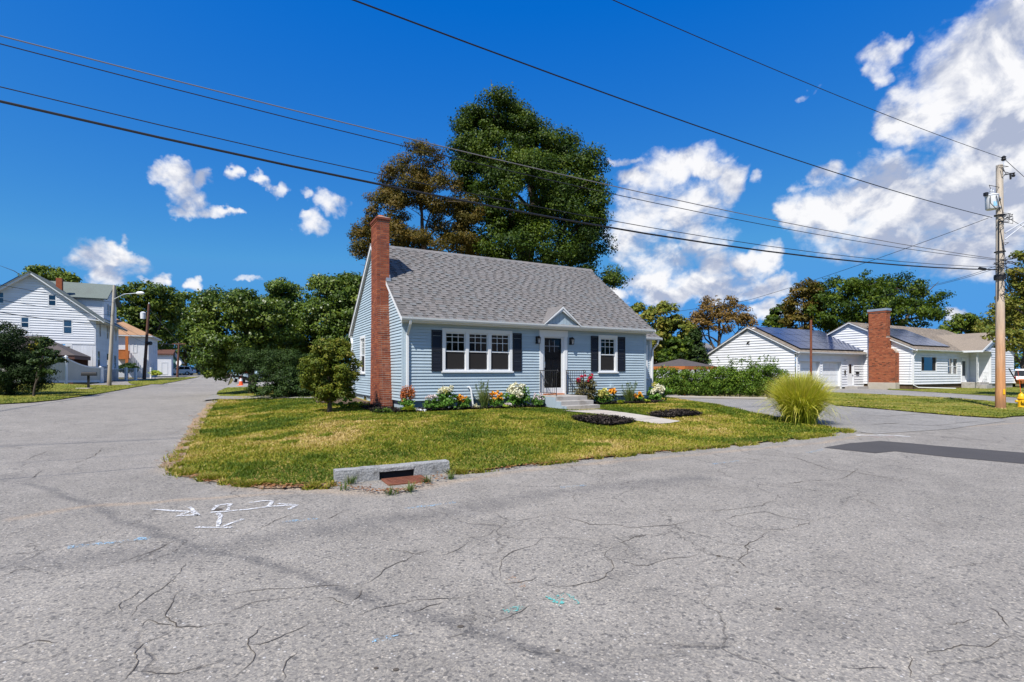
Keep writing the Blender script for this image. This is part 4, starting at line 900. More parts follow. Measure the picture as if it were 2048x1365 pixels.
MB().box(Wd, 11.4, 1.2, 1.5, EZ-.03, EZ-.01).build('ell_soffit', M['trim'], house)
downspout(house, [(11.36, 1.16, EZ-.03), (11.34, 1.2, EZ-.2), (11.27, 1.42, EZ-.45), (11.26, 1.44, 1.2), (11.26, 1.44, ZG+.15)])
# brick chimney on the gable end
chim = thing('brick_chimney', 'tall red brick chimney tapering up the gable end of the blue house', 'chimney', xy(-.2, 1.9)+(ZG,), A)
co = Matrix.Translation((.2, -1.9, -ZG)); CT, CS = 6.40, 3.72
def ty(z): k = min(1, max(0, (z-ZG)/(CS-ZG))); return 1.12+k*(1.54-1.12), 2.52+k*(2.36-2.52)
rings = []
for z in (ZG-.3, ZG, CS, CT+.1): a, b = ty(z); rings.append([(-.382, a+.008, z), (.0, a+.008, z), (.0, b-.008, z), (-.382, b-.008, z)])
MB(co).loft(rings).build('mortar_core', M['mortar'], chim)
kb = 0; rest = MB(co); hc = .0675; ncs = int((CT-ZG+.1)/hc)
def put(x0, x1, y0, y1, z0, z1, vis):
    global kb
    c = Vector(((x0+x1)/2, (y0+y1)/2, (z0+z1)/2)); sz = (abs(x1-x0), abs(y1-y0), z1-z0)
    if vis and kb < 300: piece('brick', M['brick'], co @ c, sz, chim, None); kb += 1
    else: rest.box(x0, x1, y0, y1, z0, z1)
for i in range(ncs):
    z0 = ZG-.1+i*hc+.006; z1 = z0+hc-.013; a, b = ty(z0+.03); j = random.uniform
    y = a; first = True; odd = i % 2
    while y < b-.02:                                  # face away from the house
        L = .092 if (first and odd) else .193; y1 = min(y+L, b)
        if b-y1 < .06: y1 = b
        put(-.392+j(-.002, .002), -.302, y, y1, z0, z1, True); y = y1+.010; first = False
    xs = [(-.292, -.100), (-.090, .0)] if odd else [(-.292, -.205), (-.195, .0)]
    for (p, q_) in xs: put(p, q_, a+j(-.002, .002), a+.09, z0, z1, True)
    for (p, q_) in xs: put(p, q_, b-.09, b, z0, z1, False)
    if z0 > 4.2:
        y = a+.1
        while y < b-.1: put(-.08, .004, y, min(y+.193, b-.095), z0, z1, False); y += .203
tag(rest.build('brick_courses', M['brick'], chim), kind='stuff')
cp = MB(co); cp.box(-.43, .04, 1.50, 2.40, CT+.03, CT+.11); cp.box(-.41, .02, 1.52, 2.38, CT-.02, CT+.03); cp.build('corbel', M['brick'], chim, bevel=.008)
MB(co).loft([[(-.42, 1.51, CT+.11), (.03, 1.51, CT+.11), (.03, 2.39, CT+.11), (-.42, 2.39, CT+.11)], [(-.34, 1.60, CT+.15), (-.06, 1.60, CT+.15), (-.06, 2.30, CT+.15), (-.34, 2.30, CT+.15)]]).build('crown', M['mortar'], chim)
MB(co).lathe([(.12, 0), (.125, .07), (.10, .10), (.09, .10)], (-.2, 1.85, CT+.13), 12).build('flue_pot', M['clay'], chim, True)
MB(co).hexa([(.0, 1.535, 4.42), (.02, 1.535, 4.42), (.02, 1.50, 4.42), (.0, 1.50, 4.42), (.0, 1.535, 4.66), (.02, 1.535, 4.66), (.02, 1.50, 4.66), (.0, 1.50, 4.66)]).build('flashing', M['flash'], chim)
fl = MB(co)
for k in range(7): y = 1.46+k*.14; z = ZE+(y-YE)*sl_; fl.box(-.11, .03, y, y+.13, z-.02, z+.12)
fl.build('step_flashing', M['flash'], chim)
# ------------------------------------------------------------------ foliage
def leaves(blobs, n, size, up=.35, shell=.55, clump=.22, nclump=None, aspect=.62, droop=0., seed=0, tintvar=(.5, .5), puff=None):
    """leaf blades gathered in clumps spread through the blobs; returns vertices, quads, tint.
    puff: radius of the leafy bunches (each a lumpy shell of leaves) that large crowns are made of"""
    R = np.random.default_rng(seed+11)
    B = np.array([(*b[0], *b[1]) for b in blobs], float)            # cx cy cz rx ry rz
    def unit(k): d = R.normal(size=(k, 3)); return d/np.linalg.norm(d, axis=1)[:, None]
    if puff:
        area = (B[:, 3]*B[:, 5]); w = area/area.sum(); nclump = nclump or int(max(10, 5.4*area.sum()/puff**2))
        bi = R.choice(len(B), nclump, p=w); d = unit(nclump); r = shell+(1-shell)*R.random(nclump)**.5
        C = B[bi, :3]+d*r[:, None]*(B[bi, 3:]-puff*.25); rp = puff*(.55+.75*R.random(nclump)); ct = R.random(nclump)
        ci = R.choice(nclump, n, p=rp**2/(rp**2).sum()); dd = unit(n); dd[:, 2] = dd[:, 2]*.8+.12
        rr = rp[ci]*(.45+.55*R.random(n)**.5)*(1+.18*R.normal(size=n)); Pn = C[ci]+dd*rr[:, None]*np.array([1, 1, .72])
        nr = dd*.9+d[ci]*.25+R.normal(size=(n, 3))*.45+np.array([0, 0, up])
    else:
        w = (B[:, 3]*B[:, 4]*B[:, 5])**.72; w /= w.sum(); nclump = nclump or max(12, n//26)
        bi = R.choice(len(B), nclump, p=w); d = unit(nclump); r = shell+(1-shell)*R.random(nclump)**.6; r *= 1+.10*R.normal(size=nclump)
        C = B[bi, :3]+d*r[:, None]*B[bi, 3:]; ct = R.random(nclump); ci = R.integers(0, nclump, n); rad = clump*(.6+.8*R.random(nclump))[ci]
        off = R.normal(size=(n, 3))*rad[:, None]*.6; off[:, 2] *= .6; Pn = C[ci]+off
        nr = R.normal(size=(n, 3))*.75+d[ci]*.55+np.array([0, 0, up*1.6])
    nr /= np.linalg.norm(nr, axis=1)[:, None]
    ax = R.normal(size=(n, 3)); ax[:, 2] -= droop; ax -= nr*np.sum(ax*nr, 1)[:, None]; ax /= np.linalg.norm(ax, axis=1)[:, None]
    bx = np.cross(nr, ax); L = size*(.55+.8*R.random(n))[:, None]; Wl = L*aspect*.5
    V = np.empty((n, 4, 3)); V[:, 0] = Pn-ax*L*.5; V[:, 1] = Pn+bx*Wl+nr*L*.10; V[:, 2] = Pn+ax*L*.5-nr*L*.08; V[:, 3] = Pn-bx*Wl+nr*L*.10
    t = np.clip(tintvar[0]*ct[ci]+tintvar[1]*R.random(n), 0, 1)
    return V.reshape(-1, 3), np.arange(4*n).reshape(-1, 4), np.repeat(t, 4)
L = {}
L['maple'] = leaf_mat('maple_leaf', [(0.012, 0.028, 0.003), (0.03, 0.062, 0.005), (0.07, 0.115, 0.008), (0.155, 0.195, 0.016)], .26)
L['bronze'] = leaf_mat('bronze_leaf', [(0.04, 0.04, 0.006), (0.075, 0.065, 0.008), (0.12, 0.085, 0.012), (0.18, 0.105, 0.02)], .25)
L['glossy'] = leaf_mat('glossy_leaf', [(0.022, 0.045, 0.006), (0.055, 0.1, 0.011), (0.12, 0.175, 0.02), (0.23, 0.27, 0.05)], .25, .42, .3)
L['yew'] = leaf_mat('yew_leaf', [(0.012, 0.028, 0.005), (0.024, 0.05, 0.008), (0.048, 0.082, 0.012)], .1, .6)
L['shaded_yew'] = leaf_mat('shaded_yew_leaf', [(0.006, 0.016, 0.003), (0.012, 0.03, 0.005), (0.028, 0.052, 0.008)], .05, .7, .2)  # yew palette with the shade on the shrub put into its colour
L['lime'] = leaf_mat('olive_leaf', [(0.045, 0.072, 0.007), (0.085, 0.12, 0.01), (0.155, 0.175, 0.018), (0.23, 0.18, 0.03)], .25)
L['shrub'] = leaf_mat('bright_shrub_leaf', [(.05, .13, .015), (.10, .22, .02), (.17, .29, .04)], .3)
L['hedge'] = leaf_mat('hedge_leaf', [(0.025, 0.06, 0.007), (0.06, 0.12, 0.01), (0.12, 0.2, 0.016), (0.21, 0.28, 0.035)], .22)
L['far'] = leaf_mat('far_leaf', [(0.026, 0.052, 0.007), (0.058, 0.1, 0.012), (0.115, 0.16, 0.016), (0.18, 0.21, 0.03)], .2)
L['rust'] = leaf_mat('rust_leaf', [(0.085, 0.06, 0.015), (0.15, 0.095, 0.02), (0.21, 0.12, 0.032), (0.16, 0.13, 0.03)], .2)
L['oak'] = leaf_mat('oak_leaf', [(0.058, 0.099, 0.017), (0.124, 0.157, 0.020), (0.214, 0.214, 0.033), (0.314, 0.231, 0.049)], .25)
L['hosta'] = leaf_mat('hosta_leaf', [(.20, .30, .03), (.34, .42, .05), (.50, .50, .10)], .3)
L['hydrangea'] = leaf_mat('hydrangea_leaf', [(0.049, 0.140, 0.020), (0.107, 0.231, 0.033), (0.198, 0.346, 0.066)], .25)
L['petal_w'] = leaf_mat('white_petal', [(.62, .60, .46), (.74, .72, .60), (.80, .78, .70)], .25)
L['petal_y'] = leaf_mat('yellow_petal', [(.52, .50, .12), (.66, .62, .18), (.72, .68, .30)], .25)
L['petal_o'] = leaf_mat('orange_petal', [(.60, .22, .02), (.75, .33, .03), (.80, .45, .06)], .25)
L['petal_p'] = leaf_mat('pale_pink_petal', [(.62, .50, .62), (.75, .66, .74), (.78, .74, .76)], .25)
L['petal_r'] = leaf_mat('red_petal', [(.45, .01, .05), (.62, .02, .08), (.70, .06, .14)], .2)
L['plume'] = leaf_mat('rust_plume', [(.30, .08, .025), (.48, .15, .045), (.55, .24, .10)], .2)
L['rosefol'] = leaf_mat('rose_leaf', [(0.083, 0.091, 0.033), (0.140, 0.124, 0.049), (0.198, 0.165, 0.083)], .2)
L['reed'] = leaf_mat('reed_blade', [(.12, .19, .014), (.30, .37, .028), (.54, .55, .06), (.72, .60, .19)], .3)
L['reed_g'] = leaf_mat('green_reed_blade', [(.04, .09, .02), (.08, .14, .03), (.15, .20, .06), (.35, .30, .16)], .3)
L['yellowgreen'] = leaf_mat('yellow_maple_leaf', [(.10, .14, .02), (.24, .22, .03), (.36, .30, .05)], .3)

def limbs(base, targets, r0, top, seed, mat_, parent, twigs=3):
    R = random.Random(seed); q = MB(); base = Vector(base); top = Vector(top); k = 7
    tp = [base.lerp(top, i/k)+Vector((R.uniform(-1, 1), R.uniform(-1, 1), 0))*r0*(.0 if i == 0 else .55) for i in range(k+1)]
    tp[0] = base-Vector((0, 0, .25))
    q.tube(tp, [r0*1.25]+[r0*(1-.78*i/k) for i in range(1, k+1)], 9)
    for t in targets:
        t = Vector(t); j = R.randint(2, k-1) if t.z > tp[2].z+.3 else 2
        while j > 1 and tp[j].z > t.z-.15*(t-tp[j]).length: j -= 1
        a = tp[j]; ln = (t-a).length; mid = a.lerp(t, .5)+Vector((R.uniform(-1, 1), R.uniform(-1, 1), R.uniform(0, 1)))*ln*.09; rr = r0*(1-.78*j/k)*.62
        q.tube([a, a.lerp(mid, .5)+Vector((0, 0, ln*.03)), mid, mid.lerp(t, .55), t], [rr, rr*.8, rr*.6, rr*.4, rr*.14], 6)
        for _ in range(twigs):
            u = R.uniform(.35, .95); s_ = a.lerp(t, u); e = s_+Vector((R.uniform(-1, 1), R.uniform(-1, 1), R.uniform(-.2, 1)))*ln*.33
            q.tube([s_, s_.lerp(e, .5)+Vector((0, 0, .03*ln)), e], [rr*.35, rr*.25, rr*.08], 4)
    return q.build('trunk', mat_, parent, True)
TREES = {}
def tree(name, label, cat, Y, blobs, n, leaf, lm, trunk=None, r0=.25, group=None, clump=None, shell=.5, depth=1.0, part='crown', bark='bark', up=.35, droop=.2, aspect=.62, puff=None, tv=(.5, .5)):
    """blobs: (px, py, half-width px, half-height px[, metres nearer/farther]) at distance Y"""
    seed = len(bpy.data.objects); R = random.Random(seed); B = []
    for b in blobs:
        dy = b[4] if len(b) > 4 else R.uniform(-.5, .5)*b[2]/F*Y
        yy = Y+dy; c = P(b[0], b[1], yy); B.append(((c.x, c.y, c.z), (b[2]/F*yy, b[2]/F*yy*depth, b[3]/F*yy)))
    tx = (trunk if trunk else sum(b[0] for b in blobs)/len(blobs)); bx, by = (tx-CX)/F*Y, Y; bz = float(hgt(bx, by))
    t = thing(name, label, cat, (bx, by, bz), 0, group); o_ = Vector((bx, by, bz))
    zt = sorted(b[0][2] for b in B)[-max(2, len(B)//4)]; tops = [b[0] for b in B]; mx_ = sum(b[0][0]*b[1][0] for b in B)/sum(b[1][0] for b in B)
    tr_ = limbs((0, 0, 0), [Vector(b)-o_ for b in tops], r0, Vector((mx_*.6+bx*.4, by, zt))-o_, seed, M[bark], t)
    V, Fc, T = leaves([((b[0][0]-bx, b[0][1]-by, b[0][2]-bz), b[1]) for b in B], n, leaf, up, shell, clump or leaf*2.2, None, aspect, droop, seed, tv, puff if puff is not None else .30*float(np.mean([b[1][0] for b in B])))
    np_mesh(part, V, Fc, L[lm], t, T)
    return t
tree('maple_tree', 'tall dense green maple rising behind the blue house roof', 'tree', 33,
     [(985, 222, 60, 34), (955, 275, 50, 55), (1010, 300, 88, 75), (1085, 305, 55, 55), (1130, 360, 62, 58), (955, 350, 50, 60), (1040, 390, 105, 85), (1165, 430, 48, 62), (1115, 465, 85, 75), (985, 450, 75, 70), (1190, 490, 36, 46), (1060, 505, 110, 45), (965, 515, 60, 36), (1150, 530, 55, 36), (1228, 555, 22, 26), (1050, 258, 42, 42), (1120, 290, 36, 40), (1178, 345, 32, 46), (1192, 415, 28, 46), (932, 300, 30, 70), (1020, 240, 40, 40)], 170000, .145, 'maple', 1060, .42, shell=.4, puff=.66)
tree('maple_tree', 'bronze brown maple left of the tall green maple, above the chimney', 'tree', 30,
     [(845, 322, 42, 34), (815, 370, 52, 48), (775, 425, 48, 46), (875, 385, 52, 48), (738, 475, 34, 38), (790, 475, 50, 30), (900, 445, 45, 40), (850, 495, 60, 26), (935, 425, 34, 36), (720, 502, 20, 20), (930, 490, 40, 25)], 70000, .11, 'bronze', 850, .26, shell=.5, puff=.5)
tree('glossy_tree', 'glossy leaved tree hanging low over the side street', 'tree', 27,
     [(432, 618, 48, 36), (495, 612, 46, 42), (412, 672, 36, 46), (468, 680, 56, 56), (428, 722, 34, 34), (535, 650, 48, 50), (448, 752, 16, 20), (500, 700, 40, 34)], 42000, .15, 'glossy', 505, .2, shell=.5, puff=.5, droop=.8)
tree('glossy_tree', 'pointed glossy leaved tree in the middle of the left thicket', 'tree', 31,
     [(566, 582, 30, 32), (598, 622, 46, 48), (556, 640, 46, 48), (580, 680, 60, 40)], 26000, .15, 'glossy', 580, .2, shell=.45, puff=.5, droop=.6)
tree('glossy_tree', 'tall glossy leaved tree beside the rear corner of the blue house', 'tree', 29,
     [(640, 588, 38, 36), (688, 578, 38, 36), (702, 618, 36, 48), (650, 645, 56, 50), (622, 690, 56, 40), (690, 680, 38, 44), (712, 572, 16, 26)], 42000, .15, 'glossy', 655, .2, shell=.45, puff=.5, droop=.6)
tree('spreading_yew', 'dark flat topped yew beside the side lane', 'shrub', 23.5,
     [(520, 716, 52, 20), (575, 722, 54, 26), (486, 736, 24, 14), (545, 748, 56, 26), (600, 745, 40, 30)], 26000, .10, 'yew', 560, .12, shell=.3, puff=.28, up=.2, droop=.5, aspect=.3)
tree('thicket_shrub', 'dark leafy shrub under the yew at the lane edge', 'shrub', 22.5,
     [(560, 778, 40, 22), (610, 770, 44, 30), (520, 782, 22, 14), (640, 775, 30, 26), (585, 755, 40, 24)], 16000, .09, 'yew', 585, .06, shell=.3, puff=.22)
tree('ornamental_tree', 'small round olive green tree on the lawn beside the chimney', 'tree', 15.4,
     [(660, 702, 40, 26), (640, 732, 38, 34), (686, 732, 36, 38), (626, 762, 24, 28), (660, 765, 42, 36), (692, 768, 26, 28), (655, 795, 20, 16), (672, 690, 20, 14)], 30000, .065, 'lime', 660, .07, shell=.3, puff=.17)
# left distance
tree('street_tree', 'broad tree behind the streetlight pole across the side street', 'tree', 88,
     [(255, 602, 34, 30), (290, 590, 40, 24), (325, 600, 36, 34), (262, 640, 36, 36), (310, 640, 46, 42), (280, 675, 44, 32), (320, 690, 30, 40)], 13000, .52, 'far', 300, .5, shell=.5, clump=1.1)
tree('street_tree', 'dark tree at the far end of the side street', 'tree', 108,
     [(350, 600, 22, 22), (375, 622, 28, 38), (352, 650, 30, 46), (385, 670, 30, 40), (360, 700, 40, 36), (395, 640, 25, 40), (415, 700, 30, 40)], 11000, .55, 'glossy', 372, .5, shell=.5, clump=1.2)
tree('feathery_tree', 'feathery green tree behind the white gabled house', 'tree', 66,
     [(92, 548, 36, 16), (128, 558, 24, 12), (60, 556, 20, 10), (100, 570, 50, 20)], 6000, .34, 'far', 95, .3, shell=.4, clump=.7)
tree('street_tree', 'dark tree mass between the orange roofed house and the thicket', 'tree', 125,
     [(440, 720, 40, 30), (480, 700, 40, 40), (520, 700, 50, 50), (560, 720, 50, 40), (620, 720, 60, 40), (330, 720, 30, 24)], 9000, .6, 'far', 480, .4, shell=.4, clump=1.4)
tree('evergreen_shrub', 'big dark evergreen shrub at the left edge of the lawn', 'shrub', 26,
     [(8, 678, 34, 36), (30, 700, 44, 46), (5, 735, 60, 50), (55, 735, 34, 42), (40, 768, 50, 24), (-40, 720, 60, 70), (70, 760, 22, 26)], 48000, .11, 'shaded_yew', 20, .15, shell=.4, puff=.35, up=.15, aspect=.3)
tree('maple_sapling', 'small maple branches reaching right from the dark evergreen', 'tree', 25,
     [(92, 686, 16, 12), (100, 708, 26, 8), (118, 720, 22, 5), (85, 725, 22, 9), (95, 742, 20, 6), (80, 752, 14, 8)], 1500, .14, 'yew', 66, .05, shell=.2, puff=.2)
tree('yellow_shrub', 'yellow green shrub leaning over the brown pavilion roof', 'shrub', 30, [(88, 684, 12, 9), (78, 692, 14, 8), (70, 700, 14, 7)], 700, .20, 'yellowgreen', 76, .04, shell=.3, clump=.3)
# right distance
tree('backyard_tree', 'green tree behind the right end of the blue house', 'tree', 44,
     [(1280, 640, 30, 34), (1325, 632, 36, 28), (1350, 665, 36, 34), (1290, 690, 40, 40), (1330, 705, 46, 34)], 14000, .26, 'oak', 1305, .25, shell=.45, clump=.5)
tree('backyard_tree', 'bright green tree just above the pavilion roof', 'tree', 40,
     [(1352, 700, 26, 24), (1335, 715, 20, 18), (1372, 690, 16, 16)], 5000, .26, 'maple', 1350, .12, shell=.4, clump=.4)
tree('conifer', 'dark small conifer left of the white garage', 'tree', 43,
     [(1390, 672, 12, 16), (1390, 695, 22, 20), (1392, 715, 28, 18)], 6000, .18, 'yew', 1390, .12, shell=.3, clump=.3)
tree('rust_tree', 'thin rust brown tree behind the white garage gable', 'tree', 56,
     [(1440, 606, 38, 18), (1415, 630, 28, 24), (1470, 625, 30, 24), (1400, 650, 24, 24), (1492, 645, 22, 18), (1440, 645, 40, 24), (1385, 665, 22, 30)], 9500, .22, 'rust', 1440, .3, shell=.55, clump=.55)
tree('light_green_tree', 'light green tree behind the garage ridge', 'tree', 66, [(1560, 632, 24, 22), (1550, 650, 22, 18), (1575, 615, 14, 12)], 3500, .34, 'maple', 1560, .2, shell=.4, clump=.6)
tree('rust_tree', 'brown bronze tree left of the silver maple', 'tree', 62, [(1615, 580, 30, 22), (1602, 612, 34, 30), (1598, 645, 32, 24), (1635, 600, 26, 34)], 8000, .30, 'bronze', 1610, .3, shell=.4, clump=.7)
tree('silver_maple', 'big silver maple behind the two white houses', 'tree', 60,
     [(1682, 580, 44, 30), (1740, 566, 46, 26), (1795, 575, 44, 30), (1845, 600, 40, 24), (1660, 625, 46, 40), (1735, 618, 66, 42), (1808, 628, 58, 36), (1868, 630, 26, 14), (1700, 655, 60, 30)], 26000, .34, 'maple', 1750, .55, shell=.45, clump=.8, droop=.8, aspect=.42)
tree('far_tree', 'dark green far tree over the tan roof', 'tree', 82, [(1905, 655, 22, 14), (1930, 642, 26, 16), (1955, 655, 26, 16), (1890, 668, 20, 12)], 5000, .4, 'far', 1925, .3, shell=.4, clump=.8)
tree('oak_tree', 'oak with olive leaves behind the utility pole at the right edge', 'tree', 30,
     [(2042, 512, 16, 12), (2030, 545, 16, 8), (2050, 575, 30, 14), (2018, 610, 26, 16), (2050, 620, 40, 26), (2060, 660, 50, 30), (2012, 668, 30, 12), (1985, 676, 14, 5), (2030, 690, 30, 14), (2070, 560, 40, 50)], 9500, .17, 'oak', 2110, .22, shell=.35, clump=.35)
tree('far_tree', 'tree filling the gap behind the oak at the right edge', 'tree', 70, [(2000, 640, 34, 24), (2050, 620, 50, 40), (2080, 660, 60, 50), (1975, 662, 24, 16)], 7000, .36, 'oak', 2050, .3, shell=.4, clump=.8)
# far belt of wood that closes the horizon
B = []
for i in range(46):
    px = -500+i*70; Yb = 150+30*math.sin(i*2.3); c = P(px, 735-14*random.random(), Yb); B.append(((c.x, c.y, 2.5), (9, 9, 4.5+2.5*random.random())))
V, Fc, T = leaves(B, 26000, 1.1, .3, .4, 2.2, seed=5); tag(np_mesh('far_wood', V, Fc, L['far'], None, T), 'dark far wood closing the horizon', 'wood', kind='stuff')

# hedge of leafy bushes along the driveway
g0, g1 = G(1308, 792), G(1548, 796); hd = [(0, .78, .62), (.11, .74, .6), (.22, .72, .6), (.33, .74, .62), (.44, .80, .64), (.55, .82, .66), (.66, .88, .7), (.77, .88, .7), (.88, .98, .72), (1., .92, .66)]
hb = [((g0.lerp(g1, u)+Vector((0, 0, hz))), hz, rr) for u, hz, rr in hd]
hedge = thing('hedge', 'long leafy green hedge beside the driveway in front of the garage', 'hedge', tuple(g0.lerp(g1, .5)), 0); ho = hedge.location
V, Fc, T = leaves([(tuple(c-ho), (.95, rr, hz)) for c, hz, rr in hb]+[(tuple(c-ho+Vector((.4, 0, -hz*.4))), (.8, rr, hz*.6)) for c, hz, rr in hb], 46000, .085, .3, .5, .2, seed=91, puff=.26)
np_mesh('foliage', V, Fc, L['hedge'], hedge, T)
st_ = MB()
for c, hz, rr in hb:
    for k in range(3):
        a = Vector((c.x+random.uniform(-.5, .5), c.y+random.uniform(-.2, .2), 0)); a.z = float(hgt(a.x, a.y)); st_.tube([a-ho-Vector((0, 0, .1)), a-ho+Vector((random.uniform(-.3, .3), random.uniform(-.2, .2), hz*1.5))], [.02, .006], 5)
st_.build('stems', M['bark'], hedge)
sp = [];
for c, hz, rr in hb[5:]:
    for k in range(9): sp.append((tuple(c-ho+Vector((random.uniform(-.7, .7), random.uniform(-.4, .4), hz*1.05+random.uniform(-.05, .22)))), (.05, .05, .22)))
V, Fc, T = leaves(sp, 1300, .06, .1, .1, .06, nclump=len(sp)*3, seed=92); np_mesh('shoots', V, Fc, L['hedge'], hedge, T)
kb_ = MB(); gk0, gk1 = G(1300, 795.5), G(1536, 799.5)
d_ = (gk1-gk0).normalized(); nrm_ = Vector((-d_.y, d_.x, 0))
kb_.hexa([gk0, gk1, gk1+nrm_*.16, gk0+nrm_*.16]+[v+Vector((0, 0, .10)) for v in (gk0, gk1, gk1+nrm_*.16, gk0+nrm_*.16)])
tag(kb_.build('kerb', M['path'], None, bevel=.02), kind='structure')

# tall clumps of ornamental grass -------------------------------------------------
def reed(name, label, cat, base, n, length, spread, lm, w=.012, arch=1., group=None, plumes=0, seedv=1):
    R = np.random.default_rng(seedv); base = Vector(base); t = thing(name, label, cat, tuple(base), 0, group)
    az_ = R.random(n)*2*np.pi; r0 = np.abs(R.normal(0, .30, n))*spread*.55; Ln = length*(.6+.5*R.random(n)); tilt = np.abs(R.normal(.1, .42, n))*arch; a2 = az_+R.normal(0, .5, n)
    k = 6; V = np.empty((n, k, 2, 3)); x, y, z = r0*np.cos(az_), r0*np.sin(az_), np.zeros(n); th = tilt*.55; cur = .5+1.1*R.random(n)
    wd = w*(.6+.8*R.random(n)); sx_, sy_ = -np.sin(a2+R.normal(0, .8, n)), np.cos(a2+R.normal(0, .8, n))
    for i in range(k):
        f = (1-(i/(k-1))**2*.92); V[:, i, 0] = np.stack([x+sx_*wd*f, y+sy_*wd*f, z], 1); V[:, i, 1] = np.stack([x-sx_*wd*f, y-sy_*wd*f, z], 1)
        s_ = Ln/(k-1); x = x+np.sin(th)*np.cos(a2)*s_; y = y+np.sin(th)*np.sin(a2)*s_; z = np.maximum(z+np.cos(th)*s_, .0); th = th+(.05+.16*tilt)*(i+1)*.55*cur
    idx = np.arange(n*k*2).reshape(n, k, 2); Fc = np.stack([idx[:, :-1, 0], idx[:, :-1, 1], idx[:, 1:, 1], idx[:, 1:, 0]], -1).reshape(-1, 4)
    tint = np.clip(R.random(n)[:, None]*.55+np.linspace(0, .5, k)[None, :], 0, 1); np_mesh('blades', V.reshape(-1, 3), Fc, L[lm], t, np.repeat(tint.ravel(), 2))
    if plumes:
        st2 = MB(); B = []
        for i in range(plumes):
            a = random.random()*6.28; q = Vector((math.cos(a), math.sin(a), 0))*spread*random.uniform(.2, .8); top = q*1.2+Vector((0, 0, length*random.uniform(.95, 1.35))); st2.tube([q*.2, q*.7+Vector((0, 0, length*.6)), top], .004, 4); B.append((tuple(top), (.012, .012, .07)))
        st2.build('stalks', L['reed'], t); V, Fc, T = leaves(B, plumes*26, .03, .2, .1, .02, nclump=plumes*6, seed=3); np_mesh('plumes', V, Fc, L['reed_g'], t, T)
    return t
gt_ = G(1600, 846); reed('ornamental_grass', 'big yellow green fountain grass clump at the driveway corner', 'grass clump', gt_, 8500, 1.38, .86, 'reed', .0085, 1.25, seedv=4)

# flower bed plants -------------------------------------------------
def bloom_mesh(name, lm, n, r, size, seed=1, flatz=1.):
    V, Fc, T = leaves([((0, 0, 0), (r, r, r*flatz))], n, size, .3, .75, size*.4, nclump=n//2, aspect=.9, seed=seed); o = np_mesh(name, V, Fc, L[lm], None, T); me = o.data; bpy.data.objects.remove(o); return me
BL = {'w': bloom_mesh('white_bloom', 'petal_w', 110, .085, .05), 'y': bloom_mesh('yellow_bloom', 'petal_y', 110, .085, .05, 2), 'o': bloom_mesh('orange_bloom', 'petal_o', 30, .045, .06, 3, .5), 'p': bloom_mesh('pink_bloom', 'petal_p', 26, .04, .035, 4, .4), 'r': bloom_mesh('red_bloom', 'petal_r', 60, .07, .07, 5), 'd': bloom_mesh('daisy_bloom', 'petal_p', 26, .035, .04, 6, .4)}
def plant(name, label, px, py, w, h, lm, leaf, n, blooms=(), t=-.35, cat='plant', up=.4, stem=True, group=None):
    """px, py: foot of the plant in the photograph, on the bed in front of the wall"""
    g = G(px, py); s_, t__ = st(g.x, g.y)
    if t is not None: s_ = fs(px, t); g = H(s_, t, .05)
    o = thing(name, label, cat, tuple(g), 0, group); R = random.Random(int(px*7+py))
    B = [((0, 0, h*.42), (w*.5, w*.42, h*.45)), ((w*.2, 0, h*.55), (w*.3, w*.3, h*.4)), ((-w*.22, 0, h*.45), (w*.28, w*.3, h*.38))]
    V, Fc, T = leaves(B, n, leaf, up, .25, leaf*1.1, seed=int(px)); np_mesh('foliage', V, Fc, L[lm], o, T)
    q = MB()
    for k in range(6): a = R.random()*6.28; q.tube([(0, 0, -.08), (math.cos(a)*w*.12, math.sin(a)*w*.12, h*.4), (math.cos(a)*w*.3, math.sin(a)*w*.25, h*.8)], [.008, .006, .003], 5)
    q.build('stems', M['bark'], o)
    for (k, cnt, zlo, zhi, sc, wid) in blooms:
        for i in range(cnt):
            b = bpy.data.objects.new('bloom', BL[k]); link(b, o); a = -2.6+R.random()*2.1 if R.random() < .75 else R.random()*6.28; rr = w*wid*R.uniform(.5, 1)
            b.location = (math.cos(a)*rr if i % 2 else -math.cos(a)*rr, math.sin(a)*rr*.8, h*R.uniform(zlo, zhi)); b.scale = (sc*R.uniform(.75, 1.15),)*3; b.rotation_euler = (R.random(), R.random(), R.random()*6)
    return o
g = H(fs(815, -.30), -.30, .05); t_ = thing('astilbe', 'rusty orange plumed plant at the left front corner of the house', 'plant', tuple(g)); B = [((random.uniform(-.2, .2), random.uniform(-.12, .12), random.uniform(.42, .62)), (.018, .018, .16)) for _ in range(34)]
V, Fc, T = leaves(B, 2600, .035, .2, .1, .03, nclump=400, seed=8); np_mesh('plumes', V, Fc, L['plume'], t_, T); V, Fc, T = leaves([((0, 0, .22), (.24, .2, .2))], 700, .07, .4, .2, .07, seed=9); np_mesh('foliage', V, Fc, L['hydrangea'], t_, T)
